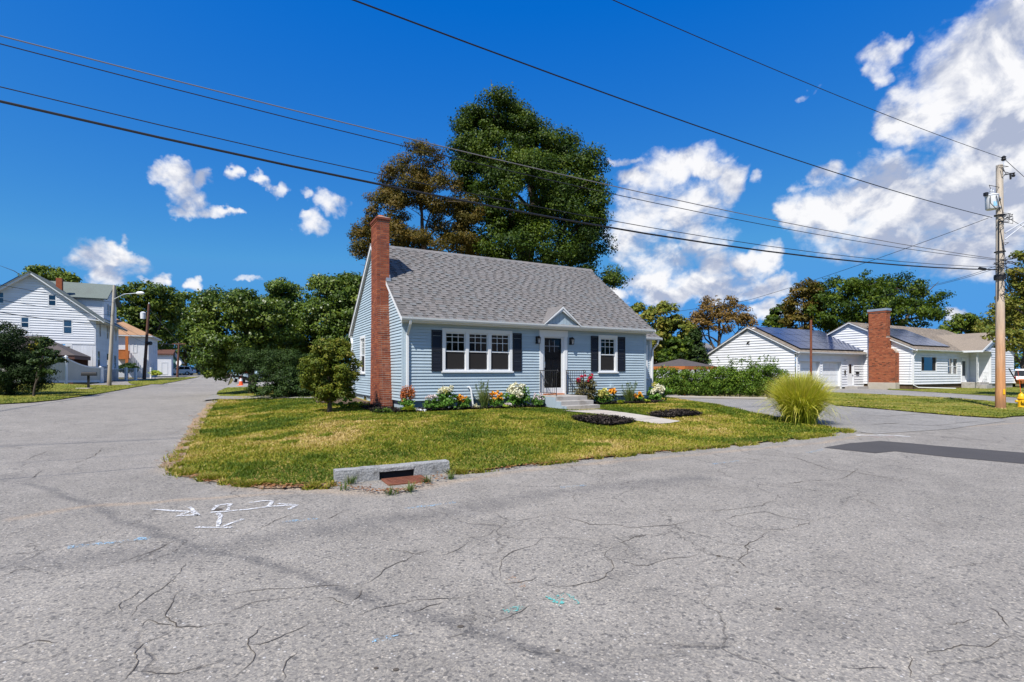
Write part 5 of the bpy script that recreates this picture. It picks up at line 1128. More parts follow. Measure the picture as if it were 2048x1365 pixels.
def hosta(px, py, w, h, n, lm, label, t=-.6, leaf=.16):
    s_ = fs(px, t); g = H(s_, t, .05); o = thing('hosta', label, 'plant', tuple(g)); R = random.Random(int(px)); V, Fc, T = [], [], []
    for i in range(n):
        a = 6.28*i/n+R.uniform(-.3, .3); e = R.uniform(.25, 1.1); ln = w*.5*R.uniform(.7, 1.1); d = Vector((math.cos(a)*math.cos(e), math.sin(a)*math.cos(e), math.sin(e)*h/w*1.6)); u = Vector((-math.sin(a), math.cos(a), 0)); wl = ln*.26; b = len(V)
        p = [d*ln*.15, d*ln*.5+Vector((0, 0, .02))+u*wl, d*ln*.55+Vector((0, 0, -.015)), d*ln*.5+Vector((0, 0, .02))-u*wl, d*ln*.95+u*wl*.4-Vector((0, 0, .02)), d*ln*1.15-Vector((0, 0, .05)), d*ln*.95-u*wl*.4-Vector((0, 0, .02))]
        V += [tuple(v+Vector((0, 0, .02))) for v in p]; Fc += [(b, b+1, b+2, b+2), (b, b+2, b+3, b+3), (b+1, b+4, b+5, b+2), (b+2, b+5, b+6, b+3)]; T += [R.random()]*7
    me = bpy.data.meshes.new('leaf_rosette'); me.from_pydata(V, [], [tuple(dict.fromkeys(f)) for f in Fc]); at = me.attributes.new('tint', 'FLOAT', 'POINT'); at.data.foreach_set('value', T); me.materials.append(L[lm]); oo = bpy.data.objects.new('leaf_rosette', me); link(oo, o); return o
hosta(818, 826, .5, .3, 26, 'hosta', 'yellow hosta below the orange plumes at the corner', -.62)
plant('aster', 'dark leafed plant topped with pale pink flowers left of the hydrangea', 863, 818, .42, .42, 'hydrangea', .045, 1710, [('p', 16, .85, 1.05, 1., .42)], -.42)
plant('hydrangea', 'white hydrangea under the left part of the triple window', 893, 815, .55, .62, 'hydrangea', .085, 1178, [('w', 5, .8, 1.08, .9, .4), ('y', 2, .75, 1.0, .9, .3)], -.34)
plant('marigold', 'orange flowers between the hydrangea and the white pipe', 925, 816, .42, .42, 'hydrangea', .06, 988, [('o', 12, .6, 1.05, 1., .45)], -.40)
hosta(951, 820, .3, .28, 14, 'petal_w', 'small cream variegated plant beside the white pipe', -.45)
reed('fountain_grass', 'wispy green grass clump below the triple window', 'grass clump', H(fs(968, -.36), -.36, .05), 420, .62, .30, 'reed_g', .006, .8, plumes=22, seedv=11)
plant('marigold', 'orange flowers right of the wispy grass clump', 994, 815, .45, .48, 'hydrangea', .06, 1064, [('o', 16, .5, 1.08, 1.05, .45)], -.40)
plant('hydrangea', 'large white hydrangea nearest the left of the steps', 1036, 816, .72, .72, 'hydrangea', .085, 1444, [('w', 12, .55, 1.1, 1.15, .45)], -.40)
plant('sweet_alyssum', 'tiny cream flowered plant at the lawn edge below the large hydrangea', 1015, 822, .3, .14, 'hosta', .05, 200, [('d', 12, .7, 1.1, .8, .42)], -.62)
plant('daisy', 'pale daisies beside the painted side of the steps', 1077, 817, .44, .42, 'hydrangea', .05, 1178, [('d', 18, .6, 1.08, 1., .45)], -.52)
plant('rose_bush', 'reddish rose bush with crimson blooms right of the landing', 1172, 806, .74, 1.12, 'rosefol', .07, 3200, [('r', 9, .72, .92, .62, .42)], -.50, 'shrub')
plant('hydrangea', 'yellow hydrangea right of the concrete steps', 1204, 812, .55, .48, 'hydrangea', .08, 912, [('y', 11, .6, 1.05, 1., .45)], -.45)
plant('daylily', 'orange daylily behind the yellow hydrangea', 1222, 806, .35, .50, 'reed_g', .08, 260, [('o', 9, .8, 1.05, 1.2, .45)], -.30)
hosta(1241, 813, .42, .24, 20, 'hosta', 'yellow green hosta under the right window', -.62)
reed('fountain_grass', 'wispy green grass clump under the right window', 'grass clump', H(fs(1258, -.38), -.38, .05), 420, .58, .32, 'reed_g', .006, .85, plumes=20, seedv=12)
plant('daylily', 'orange daylily near the right front corner of the house', 1276, 807, .34, .42, 'hydrangea', .06, 532, [('o', 8, .5, 1.05, 1.1, .5)], -.46)
hosta(1292, 808, .42, .22, 20, 'hosta', 'yellow hosta at the right front corner of the house', -.55)
plant('hydrangea', 'cream hydrangea beyond the right front corner of the house', 1316, 806, .85, .62, 'hydrangea', .09, 1444, [('w', 10, .5, 1.08, 1.1, .45), ('y', 2, .7, 1.1, 1., .4)], -.05)
def low_shrub(px, py, w, h, label, lm='shrub', leaf=.06, n=900):
    g = G(px, py); o = thing('low_shrub', label, 'shrub', tuple(g)); V, Fc, T = leaves([((0, 0, h*.45), (w*.5, w*.45, h*.5)), ((w*.25, 0, h*.4), (w*.3, w*.3, h*.4))], n, leaf, .4, .3, leaf, seed=int(px)); np_mesh('foliage', V, Fc, L[lm], o, T)
    q = MB()
    for k in range(5): a = k*1.3; q.tube([(0, 0, -.05), (math.cos(a)*w*.3, math.sin(a)*w*.3, h*.8)], [.01, .003], 5)
    q.build('stems', M['bark'], o); return o
low_shrub(688, 818, .85, .50, 'bright green low shrub between the small tree and the chimney')
low_shrub(722, 816, .55, .22, 'low yellowish ground cover beside the chimney foot', 'hosta', .05, 500)
low_shrub(752, 829, .35, .25, 'small dark plant at the foot of the chimney', 'yew', .05, 300)
low_shrub(770, 829, .32, .22, 'small dark plant in front of the chimney corner', 'hedge', .05, 260)
tuft = []
for (px, py, n_) in ((820, 983, 60), (780, 990, 40), (900, 958, 50), (855, 966, 50), (700, 968, 60), (690, 980, 30)):
    g = G(px, py); reed('weed_tuft', {820: 'dry weeds at the front edge of the drain', 780: 'dry weeds left below the drain plate', 900: 'dry weeds at the right end of the granite kerb', 855: 'green weed in the drain mouth', 700: 'weeds at the left end of the granite kerb', 690: 'weed tuft in the gutter left of the drain'}[px], 'weeds', g, n_, .14, .22, 'reed_g', .004, 1.5, seedv=px)
# ------------------------------------------------------------------ neighbours on the right: garage and ranch house
def simple_window(house, mx, a0, a1, z0, z1, trim=.07, mid=True, glass='glass_far', blind=0., tm='trim', name='window'):
    c = MB(mx); rect(c, a0, a1, z0, z1, trim, -.04, .03)
    if mid: c.box(a0+trim, a1-trim, -.03, .02, (z0+z1)/2-.025, (z0+z1)/2+.025)
    w = c.build(name, M[tm], house)
    MB(mx).quad((a0+trim, -.02, z0+trim), (a1-trim, -.02, z0+trim), (a1-trim, -.02, z1-trim), (a0+trim, -.02, z1-trim)).build('pane', M[glass], w)
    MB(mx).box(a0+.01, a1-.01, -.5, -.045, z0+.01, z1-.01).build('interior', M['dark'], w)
    if blind: MB(mx).box(a0+trim, a1-trim, -.042, -.036, z1-trim-(z1-z0-2*trim)*blind, z1-trim).build('blind', M['whitev'], w)
    return (a0+.02, a1-.02, z0+.02, z1-.02)
def brick_skin(parent, mx, faces, mname, hc=.075, Lb=.21):
    """faces: (function z -> (a0, a1), d, z0, z1) in wall coordinates of mx[i]"""
    q = MB()
    for (m_, span, z0, z1) in faces:
        u = MB(m_); n = int((z1-z0)/hc)
        for i in range(n):
            zb = z0+i*hc+.006; a, b = span(zb+hc/2); x = a-(Lb/2 if i % 2 else 0)
            while x < b-.02:
                c0, c1 = max(x, a), min(x+Lb-.012, b)
                if c1-c0 > .03: u.box(c0, c1, -.05, .008+random.uniform(-.002, .003), zb, zb+hc-.012)
                x += Lb
        q.add([m_ @ v for v in u.v], u.f)
    return tag(q.build('brickwork', M[mname], parent), kind='stuff')
def solar(parent, roofm, x0, x1, d0, d1, nx, ny, L):
    """panels lying on a roof slope; roofm maps (x, along slope, up from the slope)"""
    for i in range(nx):
        for j in range(ny):
            a0, a1 = x0+(x1-x0)*i/nx+.01, x0+(x1-x0)*(i+1)/nx-.01; b0, b1 = d0+(d1-d0)*j/ny+.01, d0+(d1-d0)*(j+1)/ny-.01
            fr = MB(roofm).box(a0, a1, b0, b1, .09, .13).build('solar_panel', M['panel_frame'], parent)
            MB(roofm).box(a0+.02, a1-.02, b0+.02, b1-.02, .1305, .1335).build('panel_cells', M['panel'], fr)
def slope_m(ye, ze, yr, zr, off=0.):
    d = Vector((0, yr-ye, zr-ze)).normalized(); n = Vector((0, -d.z, d.y))
    return Matrix(((1, 0, 0, 0), (0, d.y, n.y, ye), (0, d.z, n.z, ze), (0, 0, 0, 1)))
GX, GY, GZ = 21.5, 39.0, .16
gar = thing('garage', 'white double garage with solar panels on its roof', 'garage', (GX, GY, 0), A)
gW, gD, gE, gR, gm = 9.2, 8.1, 3.05, 5.26, 4.08
MB().box(.05, gW, .05, gD-.05, GZ-.4, GZ+.2).build('foundation', M['concrete'], gar)
fm = wall_m('front'); gh = []
doors = ((.45, 2.95), (3.35, 5.85))
for (a, b) in doors: gh.append((a, b, GZ, GZ+2.18))
gh.append((6.75, 7.72, GZ+.2, GZ+2.32))
w_ = MB(fm); w_.box(-.02, .12, .0, .03, GZ+.15, gE); w_.box(gW-.1, gW-.005, .0, .03, GZ+.15, gE); w_ = w_.build('wall', M['whitev'], gar)
clad(w_, fm, lambda z: (.1, gW-.1), GZ+.15, gE, .205, M['whitev'], gh, .05)
lm = wall_m('left')
def gg(z): k = max(0, (z-gE)/(gR-gE-.1)); return .08+k*(gm-.08), gD-.08-k*(gD-.08-gm)
wl_ = MB(lm).box(gD-.1, gD+.02, .0, .025, GZ+.15, gE).build('wall', M['whitev'], gar); clad(wl_, lm, gg, GZ+.15, gR-.15, .205, M['whitev'], [(gm-.55, gm+.55, gR-.62, gR-.2)], .045)
MB(lm).add([(gm-.75, .02, gR-.62), (gm+.75, .02, gR-.62), (gm, .02, gR-.22)], [(0, 1, 2)]).build('gable_vent', M['galv'], gar)
q = MB(lm); q.tube([(gm-.1, .03, 4.05), (gm+.12, .06, 3.85)], .05, 6); q.tube([(gm+.1, .03, 4.05), (gm-.1, .06, 3.8)], .04, 6); q.build('gable_ornament', M['iron'], gar)
for (a, b) in doors:
    c = MB(fm); c.box(a-.10, a, .0, .05, GZ, GZ+2.28); c.box(b, b+.10, .0, .05, GZ, GZ+2.28); c.box(a, b, .0, .05, GZ+2.18, GZ+2.28); c.build('door_casing', M['trim'], gar)
    for i in range(4):
        dpan = MB(fm).box(a, b, -.22, -.18, GZ+i*.545, GZ+(i+1)*.545-.012).build('garage_door_section', M['white_metal'], gar)
        for k in range(4): MB(fm).box(a+.08+k*(b-a-.1)/4, a+(k+1)*(b-a-.1)/4-.02, -.18, -.172, GZ+i*.545+.08, GZ+(i+1)*.545-.09).build('panel', M['white_metal'], dpan)
    r_ = MB(fm); r_.box(a-.02, a, -.22, .0, GZ, GZ+2.18); r_.box(b, b+.02, -.22, .0, GZ, GZ+2.18); r_.box(a, b, -.22, 0, GZ+2.18, GZ+2.2); r_.build('door_reveal', M['trim'], gar)
c = MB(fm); rect(c, 6.74, 7.73, GZ+.2, GZ+2.33, .1, -.05, .04); c.build('door_casing', M['trim'], gar)
sd_ = MB(fm).box(6.84, 7.63, -.05, -.01, GZ+.22, GZ+2.23).build('side_door', M['white_metal'], gar); MB(fm).box(7.08, 7.40, -.012, -.004, GZ+1.25, GZ+2.0).build('door_light', M['carglass'], sd_); MB(fm).lathe([(.035, 0), (.035, .06)], (7.55, -.005, GZ+1.1), 8, 'y').build('door_knob', M['iron'], sd_)
MB(fm).box(6.4, 8.0, .03, 1.0, GZ-.3, GZ+.19).build('door_step', M['concrete'], gar)
MB(fm).box(6.32, 6.44, .02, .10, GZ+1.15, GZ+1.5).build('letter_box', M['iron'], gar); MB(fm).lathe([(.06, 0), (.08, .1), (.03, .14)], (6.35, .12, GZ+2.25), 8).build('wall_lamp', M['galv'], gar); MB(fm).box(7.95, 8.35, .02, .12, GZ+1.2, GZ+1.38).build('letter_box', M['iron'], gar)
r1 = MB(); roof_slab(r1, -.2, gW+1.0, -.3, gE, gm, gR, .10); roof_slab(r1, -.2, gW-.02, gD+.3, gE, gm, gR, .10); ro = r1.build('roof', M['trim'], gar)
shingles(ro, -.22, gW+1.0, -.33, gE-.01, gm, gR, .2, M['shingle_tan'], M['shingle_tan'], 0, .3, .5); bk = MB(); roof_slab(bk, -.22, gW-.02, gD+.33, gE, gm, gR+.02, .03); bk.build('rear_slope', M['shingle_tan'], ro)
smx = slope_m(-.3, gE, gm, gR); solar(ro, smx, .5, gW+.4, .35, 4.75, 7, 3, 4.9)
gutter(gar, -.2, gW-.2, -.3, gE-.005); downspout(gar, [(.05, -.34, gE-.1), (.05, -.12, gE-.4), (.05, -.06, gE-.5), (.05, -.06, GZ+.1)])
MB().box(-.15, gW-.05, -.28, .0, gE-.14, gE-.12).build('soffit', M['trim'], gar)

# ranch house: local origin = its near corner
rx, ry = GX+9.2*CA+3.59*SA, GY+9.2*SA-3.59*CA; rz = .25
ran = thing('ranch_house', 'white ranch house with tan roof, porch and brick chimney', 'house', (rx, ry, 0), A)
def rs(px, t=0.): r = (px-CX)/F; return (r*(ry+t*CA)-(rx-t*SA))/(CA-SA*r)
rD, rE, rR, rm = 9.36, 3.28, 5.80, 4.68; pW = rs(1921)
MB().box(.05, 16, .05, rD-.05, rz-.5, rz+.32).build('foundation', M['soil'], ran)
rh = [simple_window(ran, fm, rs(1841), rs(1873), rz+1.28, rz+2.55, .09, False, blind=0), simple_window(ran, fm, rs(1894), rs(1904), rz+1.05, rz+2.45, .08), simple_window(ran, fm, rs(1904.5), rs(1914), rz+1.05, rz+2.45, .08)]
for px0, px1 in ((1843, 1848.5), (1865.5, 1871)): MB(fm).box(rs(px0), rs(px1), -.018, -.010, rz+1.38, rz+2.45).build('window_side_light', M['screen'], ran)
w_ = MB(fm).box(-.02, .14, .0, .03, rz+.3, rE).build('wall', M['whitev'], ran); clad(w_, fm, lambda z: (.12, pW), rz+.3, rE, .205, M['whitev'], rh, .05)
def rg(z): k = max(0, (z-rE)/(rR-rE-.1)); return .05+k*(rm-.05), rD-.05-k*(rD-.05-rm)
wl_ = MB(lm).box(-.001, .12, .001, .03, rz+.3, rE).build('wall', M['whitev'], ran); clad(wl_, lm, rg, rz+.3, rR-.15, .205, M['whitev'], [], .045)
MB(lm).add([(rm-.8, .025, rR-.55), (rm+.8, .025, rR-.55), (rm, .025, rR-.16)], [(0, 1, 2)]).build('gable_vent', M['galv'], ran)
q = MB(lm); q.tube([(1.5, .04, rz+1.3), (1.5, .05, rz+.75)], .035, 6); q.tube([(1.68, .05, rz+.9), (1.5, .05, rz+.72), (1.3, .05, rz+.9)], .03, 6); q.build('anchor_ornament', M['iron'], ran)
r1 = MB(); roof_slab(r1, -.25, 17, -.3, rE, rm, rR, .10); roof_slab(r1, -.25, 17, rD+.3, rE, rm, rR, .10); ro = r1.build('roof', M['trim'], ran)
shingles(ro, -.27, 17, -.33, rE-.01, rm, rR, .2, M['shingle_tan'], M['shingle_tan'], 0, .3, .5); bk = MB(); roof_slab(bk, -.27, 17, rD+.33, rE, rm, rR+.02, .03); bk.build('rear_slope', M['shingle_tan'], ro)
solar(ro, slope_m(-.3, rE, rm, rR), .5, 6.6, .6, 4.4, 5, 2, 5)
gutter(ran, -.25, pW+.3, -.3, rE-.005); MB().box(-.2, pW+4, -.28, 0., rE-.14, rE-.12).build('soffit', M['trim'], ran)
downspout(ran, [(-.02, -.33, rE-.1), (-.02, -.12, rE-.45), (-.02, -.05, rE-.6), (-.02, -.05, rz+.25), (.1, -.3, rz+.08), (2.1, -1.9, rz+.02)])
# wing towards the street, porch under its eave
wy = -1.4; wx0, wx1 = rs(1981, wy), rs(2027, wy); xe0 = rs(1965, wy-.25); wmid = (xe0+wx1+.25)/2; wR = rE+1.67
pr_ = MB(); x0 = pW+.05
rpo = MB(fm).box(pW, wx0+.2, -.02, -.0, rz+.3, rE).build('porch_wall', M['whitev'], ran)
clad(rpo, wall_m('front', .018), lambda z: (pW, wx0+.2), rz+.3, rE, .105, M['whitev'], [(pW+.12, pW+.98, rz+.3, rz+2.45)], .010)
c = MB(fm); rect(c, pW+.1, pW+1.0, rz+.35, rz+2.46, .08, -.04, .05); c.build('door_casing', M['trim'], ran); dd = MB(fm).box(pW+.18, pW+.92, -.02, .01, rz+.4, rz+2.38).build('front_door', M['white_metal'], ran); MB(fm).box(pW+.26, pW+.84, .01, .016, rz+.95, rz+2.2).build('door_light', M['carglass'], dd)
MB().box(pW+.05, wx0, wy+.1, -.03, rz-.4, rz+.42).build('porch_floor', M['concrete'], ran, bevel=.02)
MB().box(pW-.2, pW+.9, wy-.4, wy+.08, rz-.4, rz+.22).build('porch_step', M['concrete'], ran, bevel=.02)
fm2 = wall_m('front', wy); ww = MB(fm2); ww.box(wx0-.02, wx0+.10, 0, .03, rz+.3, rE); ww.box(wx1-.10, wx1, .0, .03, rz+.3, rE); ww = ww.build('wall', M['trim'], ran)
def wgz(z): k = max(0, (z-rE)/(wR-rE)); return (wx0+.1 if z < rE else xe0+.25+k*(wmid-xe0-.25)), (wx1-.1 if z < rE else wx1-k*(wx1-wmid))
clad(ww, fm2, wgz, rz+.3, wR-.1, .205, M['whitev'], [], .05)
lmw = wall_m('left', wx0); w3 = MB(lmw).box(wy, wy+.1, .0, .025, rz+.3, rE).build('wall', M['whitev'], ran); clad(w3, lmw, lambda z: (wy+.1, -.02), rz+.42, rE, .105, M['whitev'], [], .010)
MB().box(wx0+.05, wx1-.05, wy+.05, 0, rz-.5, rz+.32).build('wing_foundation', M['concrete'], ran)
def xslab(mb, y0, y1, xe, ze, xr, zr, th=.08):
    n = Vector((-(zr-ze), 0, (xr-xe))).normalized()*th
    if n.z < 0: n = -n
    p = [Vector((xe, y0, ze)), Vector((xe, y1, ze)), Vector((xr, y1, zr)), Vector((xr, y0, zr))]; return mb.loft([[q_-n for q_ in p], p])
r2 = MB(); xslab(r2, wy-.25, 3.2, xe0, rE+.02, wmid, wR); xslab(r2, wy-.25, 3.2, wx1+.25, rE+.02, wmid, wR); r2 = r2.build('wing_roof', M['shingle_tan'], ran)
tr = MB()
for xe in (xe0, wx1+.25): tr.hexa([(xe, wy-.27, rE-.14), (wmid, wy-.27, wR-.14), (wmid, wy-.25, wR-.14), (xe, wy-.25, rE-.14), (xe, wy-.27, rE+.02), (wmid, wy-.27, wR), (wmid, wy-.25, wR), (xe, wy-.25, rE+.02)])
tr.box(xe0-.02, xe0, wy-.25, -.3, rE-.12, rE+.03); tr.box(xe0, wx0, wy-.2, -.02, rE-.05, rE-.03); tr.build('wing_trim', M['trim'], r2)
# wrought iron porch post and rail (white)
px_ = xe0+.25; q = MB()
for dx in (0, .28): q.tube([(px_+dx, wy+.2, rz+.42), (px_+dx, wy+.2, rE-.03)], .022, 6)
for k in range(6):
    z = rz+.6+k*.38; q.tube([(px_, wy+.2, z), (px_+.28, wy+.2, z)], .012, 5); q.tube([(px_+.14+.10*math.cos(a*.7), wy+.2, z+.19+.10*math.sin(a*.7)*(1 if k % 2 else -1)) for a in range(8)], .012, 5)
q.build('porch_post', M['white_metal'], ran)
q = MB(); q.tube([(pW+.95, wy+.2, rz+1.22), (wx0-.05, wy+.2, rz+1.22)], .022, 6); q.tube([(pW+.95, wy+.2, rz+.52), (wx0-.05, wy+.2, rz+.52)], .016, 6)
for k in range(4): xx = pW+.95+(wx0-1.0-pW)*k/3; q.tube([(xx, wy+.2, rz+.42), (xx, wy+.2, rz+1.22)], .016, 5)
for k in range(3):
    xx = pW+.95+(wx0-1.0-pW)*k/3; ww_ = (wx0-1.0-pW)/3; q.tube([(xx, wy+.2, rz+.6), (xx+ww_*.5, wy+.2, rz+1.15), (xx+ww_, wy+.2, rz+.7)], .012, 5); q.tube([(xx+ww_*.5+.16*math.cos(a*.8)*(1-a*.06), wy+.2, rz+.82+.16*math.sin(a*.8)*(1-a*.06)) for a in range(10)], .012, 5)
q.build('porch_railing', M['white_metal'], ran)
# ranch chimney
def gtl(px, s=-.6): r = (px-CX)/F; return (r*(ry+s*SA)-(rx+s*CA))/(-SA-CA*r)
c1, c0 = gtl(1737.5), gtl(1790.5); cz = rz+.42; ctp = 6.35; cx_ = -.62; sh0 = 4.35
rch = thing('brick_chimney', 'broad brick chimney on the gable end of the white ranch house', 'chimney', (rx+CA*-.3-SA*(c0+c1)/2, ry+SA*-.3+CA*(c0+c1)/2, rz), A); cof = Matrix.Translation((.3, -(c0+c1)/2, -rz))
cw = .62; k0 = gtl(1772.5); 
def cspan(z):
    if z < 3.05: return (c0, c1)
    if z < 3.45: return (c0+(1-math.sqrt(max(0, 1-((z-3.05)/.45)**2)))*.75, c1)
    if z < 4.30: return (c0+.55, c1)
    if z < 4.42: return (c0+.65, c1)
    return (k0, c1)
core = []
for z in (cz-.6, cz, 3.05, 3.2, 3.35, 3.44, 3.46, 4.29, 4.31, 4.41, 4.43, ctp): a, b = cspan(z); core.append([(cx_+.01, a+.01, z), (-.03, a+.01, z), (-.03, b-.01, z), (cx_+.01, b-.01, z)])
MB(cof).loft(core).build('mortar_core', M['mortar'], rch)
MB(cof).box(cx_-.05, -.03, c0-.05, c1+.05, rz-.4, cz).build('base', M['path'], rch, bevel=.02)
mface = cof @ wall_m('left', cx_); mfr = lambda t: cof @ wall_m('front', t)
brick_skin(rch, None, [(mface, cspan, cz, ctp), (mfr(k0), lambda z: (cx_, -.03), 4.45, ctp), (mfr(c0), lambda z: (cx_, -.03), cz, 3.1), (mfr(c0+.55), lambda z: (cx_, -.03), 3.46, 4.3)], 'brick2')
MB(cof).box(cx_-.05, .02, k0-.05, c1+.05, ctp, ctp+.12).build('corbel', M['brick2'], rch, bevel=.01); MB(cof).box(cx_-.08, .05, k0-.08, c1+.08, ctp+.12, ctp+.30).build('chimney_cap', M['flash'], rch)
# rusty steel post behind the grass clump
g = G(1622, 800); q = MB(); q.tube([(0, 0, -.2), (0, 0, 4.0)], .055, 8); tag(q.build('steel_post', M['rust'], None, True), 'thin rusty steel post in front of the garage doors', 'post').location = tuple(g)
# pavilion behind the hedge
pv = P(1360, 740, 33); pz = float(hgt(pv.x, pv.y)); pav = thing('pavilion', 'small brown hip roofed pavilion behind the hedge', 'pavilion', (pv.x, pv.y, pz), A+.1)
zt_, ze_ = CH+(HY-718.5)/F*33, CH+(HY-733.5)/F*33; hw = 1.6
q = MB(); q.loft([[(-hw, -hw, ze_-pz), (hw, -hw, ze_-pz), (hw, hw, ze_-pz), (-hw, hw, ze_-pz)], [(-.05, -.05, zt_-pz), (.05, -.05, zt_-pz), (.05, .05, zt_-pz), (-.05, .05, zt_-pz)]]); q.build('roof', M['pavroof'], pav)
q = MB(); rect(q, -hw, hw, -hw, hw, .1, ze_-pz-.18, ze_-pz-.01); q = MB()
for (a, b, c_, d) in ((-hw, hw, -hw, -hw+.1), (-hw, hw, hw-.1, hw), (-hw, -hw+.1, -hw+.1, hw-.1), (hw-.1, hw, -hw+.1, hw-.1)): q.box(a, b, c_, d, ze_-pz-.2, ze_-pz-.003)
q.build('beam', M['cedar'], pav)
for sx_ in (-1, 1):
    for sy_ in (-1, 1):
        p_ = MB().box(sx_*(hw-.25)-.08, sx_*(hw-.25)+.08, sy_*(hw-.25)-.08, sy_*(hw-.25)+.08, -.2, ze_-pz-.2).build('post', M['cedar'], pav)
        MB().tube([(sx_*(hw-.3), sy_*(hw-.25), ze_-pz-.75), (sx_*(hw-.55), sy_*(hw-.25), ze_-pz-.4), (sx_*(hw-.9), sy_*(hw-.25), ze_-pz-.22)], .05, 6).build('brace', M['cedar'], p_)
# grey roofed house behind the garage
hv = P(1436, 745, 58); bh = thing('grey_roof_house', 'far house with grey roof and dark stove pipe behind the garage', 'house', (hv.x, hv.y, 0), A)
MB().box(-6.5, 2, 0, 7, .0, 2.9).build('wall', M['whitev'], bh); q = MB(); roof_slab(q, -6.8, 2.3, -.4, 2.85, 3.5, 5.0, .1); roof_slab(q, -6.8, 2.3, 7.4, 2.85, 3.5, 5.0, .1); q.build('roof', M['shingle'], bh)
MB().add([(2, 0, 2.9), (2, 7, 2.9), (2, 3.5, 4.9)], [(0, 1, 2)]).build('gable', M['whitev'], bh)
q = MB(); q.lathe([(.45, 0), (.45, 1.1), (.5, 1.1), (.5, 1.25)], (-1.6, 2.4, 4.0), 10); q.build('stove_pipe', M['flash'], bh)
simple_window(bh, fm, -1.5, -.6, 1.2, 2.4)

# ------------------------------------------------------------------ left: white gabled house
hx, hy = (191-CX)/F*46, 46.; hz0 = float(hgt(hx, hy))
wh = thing('white_house', 'big white gabled house with green grey roof across the side street', 'house', (hx, hy, 0), A)
hW, hD, hE, hR, hB = 8.6, 10.4, 6.55, 10.0, 4.08; hm = -4.3
MB().box(-hW+.05, -.05, .05, hD-.05, hz0-.5, hz0+.3).build('foundation', M['concrete'], wh)
def hp(px, t=0.): r = (px-CX)/F; return (r*(hy+t*CA)-(hx-t*SA))/(CA-SA*r)
def hzz(px, py): s_ = hp(px); return CH+(HY-py)/F*(hy+s_*SA)
hh = []
for (p0, p1, y0, y1, bl) in ((95, 114, 588, 613, 0), (40, 60, 633, 657, .5), (125, 146, 638, 669, .95), (-6, 10, 583, 608, 0), (127, 144, 691, 701, 0)): hh.append(simple_window(wh, fm, hp(p0), hp(p1), hzz(p0, y1), hzz(p0, y0), .10, True, blind=bl))
def hgs(z): k = max(0, (z-hE)/(hR-hE-.1)); return -hW+.05+k*(hm+hW-.05), -.08-k*(-.08-hm)
w_ = MB(fm).box(-.10, .02, 0, .03, hB+.02, hE).build('wall', M['whitev'], wh); clad(w_, fm, hgs, hB, hR-.12, .205, M['whitev'], hh, .045)
MB(fm).box(hp(42), hp(60), .02, .03, hzz(50, 606), hzz(50, 588)).build('blank_panel', M['white_metal'], wh)
w2 = MB(fm).box(-hW, .02, -.002, .045, hB-.12, hB+.0).build('belt_board', M['trim'], wh)
for i in range(42):                                    # upright boards of the ground floor
    a = -hW+i*.205; zt_ = hB-.12
    if a < hp(100): continue
    if hh[4][0] < a+.1 < hh[4][1]+.05: MB(fm).box(a, a+.19, -.01, .012, hz0+.2, hh[4][2]).build('upright_board', M['whitev'], wh); zt_ = None
    if zt_: MB(fm).box(a, min(a+.19, -.0), -.01, .012, hz0+.2, zt_).build('upright_board', M['whitev'], wh)
MB(fm).box(-hW, hp(100)+.2, -.01, .010, hz0+.2, hB-.12).build('ground_floor_wall', M['whitev'], wh)
rm_ = wall_m('right', 0.); rhh = []
def ht(px): r = (px-CX)/F; return (r*hy-hx)/(-SA-CA*r)
for (p0, p1, z0, z1) in ((198, 201.5, 4.7, 6.1), (213, 216.5, 4.7, 6.1), (217.5, 221, 4.7, 6.1), (230, 232.5, 4.7, 6.0), (195, 200, 1.9, 3.5), (213, 219, 1.7, 3.4), (228, 232, 1.8, 3.3)): rhh.append(simple_window(wh, rm_, min(ht(p0), ht(p1)), max(ht(p0), ht(p1)), z0, z1, .09))
w_ = MB(rm_).box(0., .12, .001, .03, hB+.02, hE).build('wall', M['whitev'], wh); clad(w_, rm_, lambda z: (.1, hD-.1), hB, hE, .205, M['whitev'], rhh, .02)
w_ = MB(rm_).box(-.02, .10, .001, .032, hz0+.2, hB).build('wall', M['whitev'], wh); clad(w_, rm_, lambda z: (.1, hD-.1), hz0+.3, hB, .205, M['whitev'], rhh, .012)
r1 = MB(); xslab(r1, -.45, hD+.3, .75, hE-.55, hm, hR, .14); xslab(r1, -.45, hD+.3, -hW-.75, hE-.55, hm, hR, .14); ro = r1.build('roof', M['trim'], wh)
r1 = MB(); xslab(r1, -.5, hD+.35, .80, hE-.57, hm, hR+.06, .05); xslab(r1, -.5, hD+.35, -hW-.80, hE-.57, hm, hR+.06, .05); r1.build('roof_covering', M['shingle_green'], ro)
MB().hexa([(-.5, -.42, hE-.42), (.72, -.42, hE-.50), (.72, hD, hE-.50), (-.5, hD, hE-.42), (-.5, -.42, hE-.30), (.72, -.42, hE-.45), (.72, hD, hE-.45), (-.5, hD, hE-.30)]).build('eave_soffit', M['trim'], ro)
smw = Matrix(((-.62, 0, -.78, -hW-.6), (0, 1, 0, 0), (.78, 0, -.62, 0), (0, 0, 0, 1)))
q = MB(); q.hexa([(-8.6, -.2, hE+.1), (-8.6, 6, hE+.1), (-5.0, 6, hR-.45), (-5.0, -.2, hR-.45), (-8.7, -.2, hE+.18), (-8.7, 6, hE+.18), (-5.1, 6, hR-.37), (-5.1, -.2, hR-.37)]); q.build('solar_panel', M['panel'], ro)
ca_ = hp(113, 3.0); MB().box(ca_, ca_+.42, 2.8, 3.25, 7.2, 10.1).build('chimney', M['brick2'], wh)
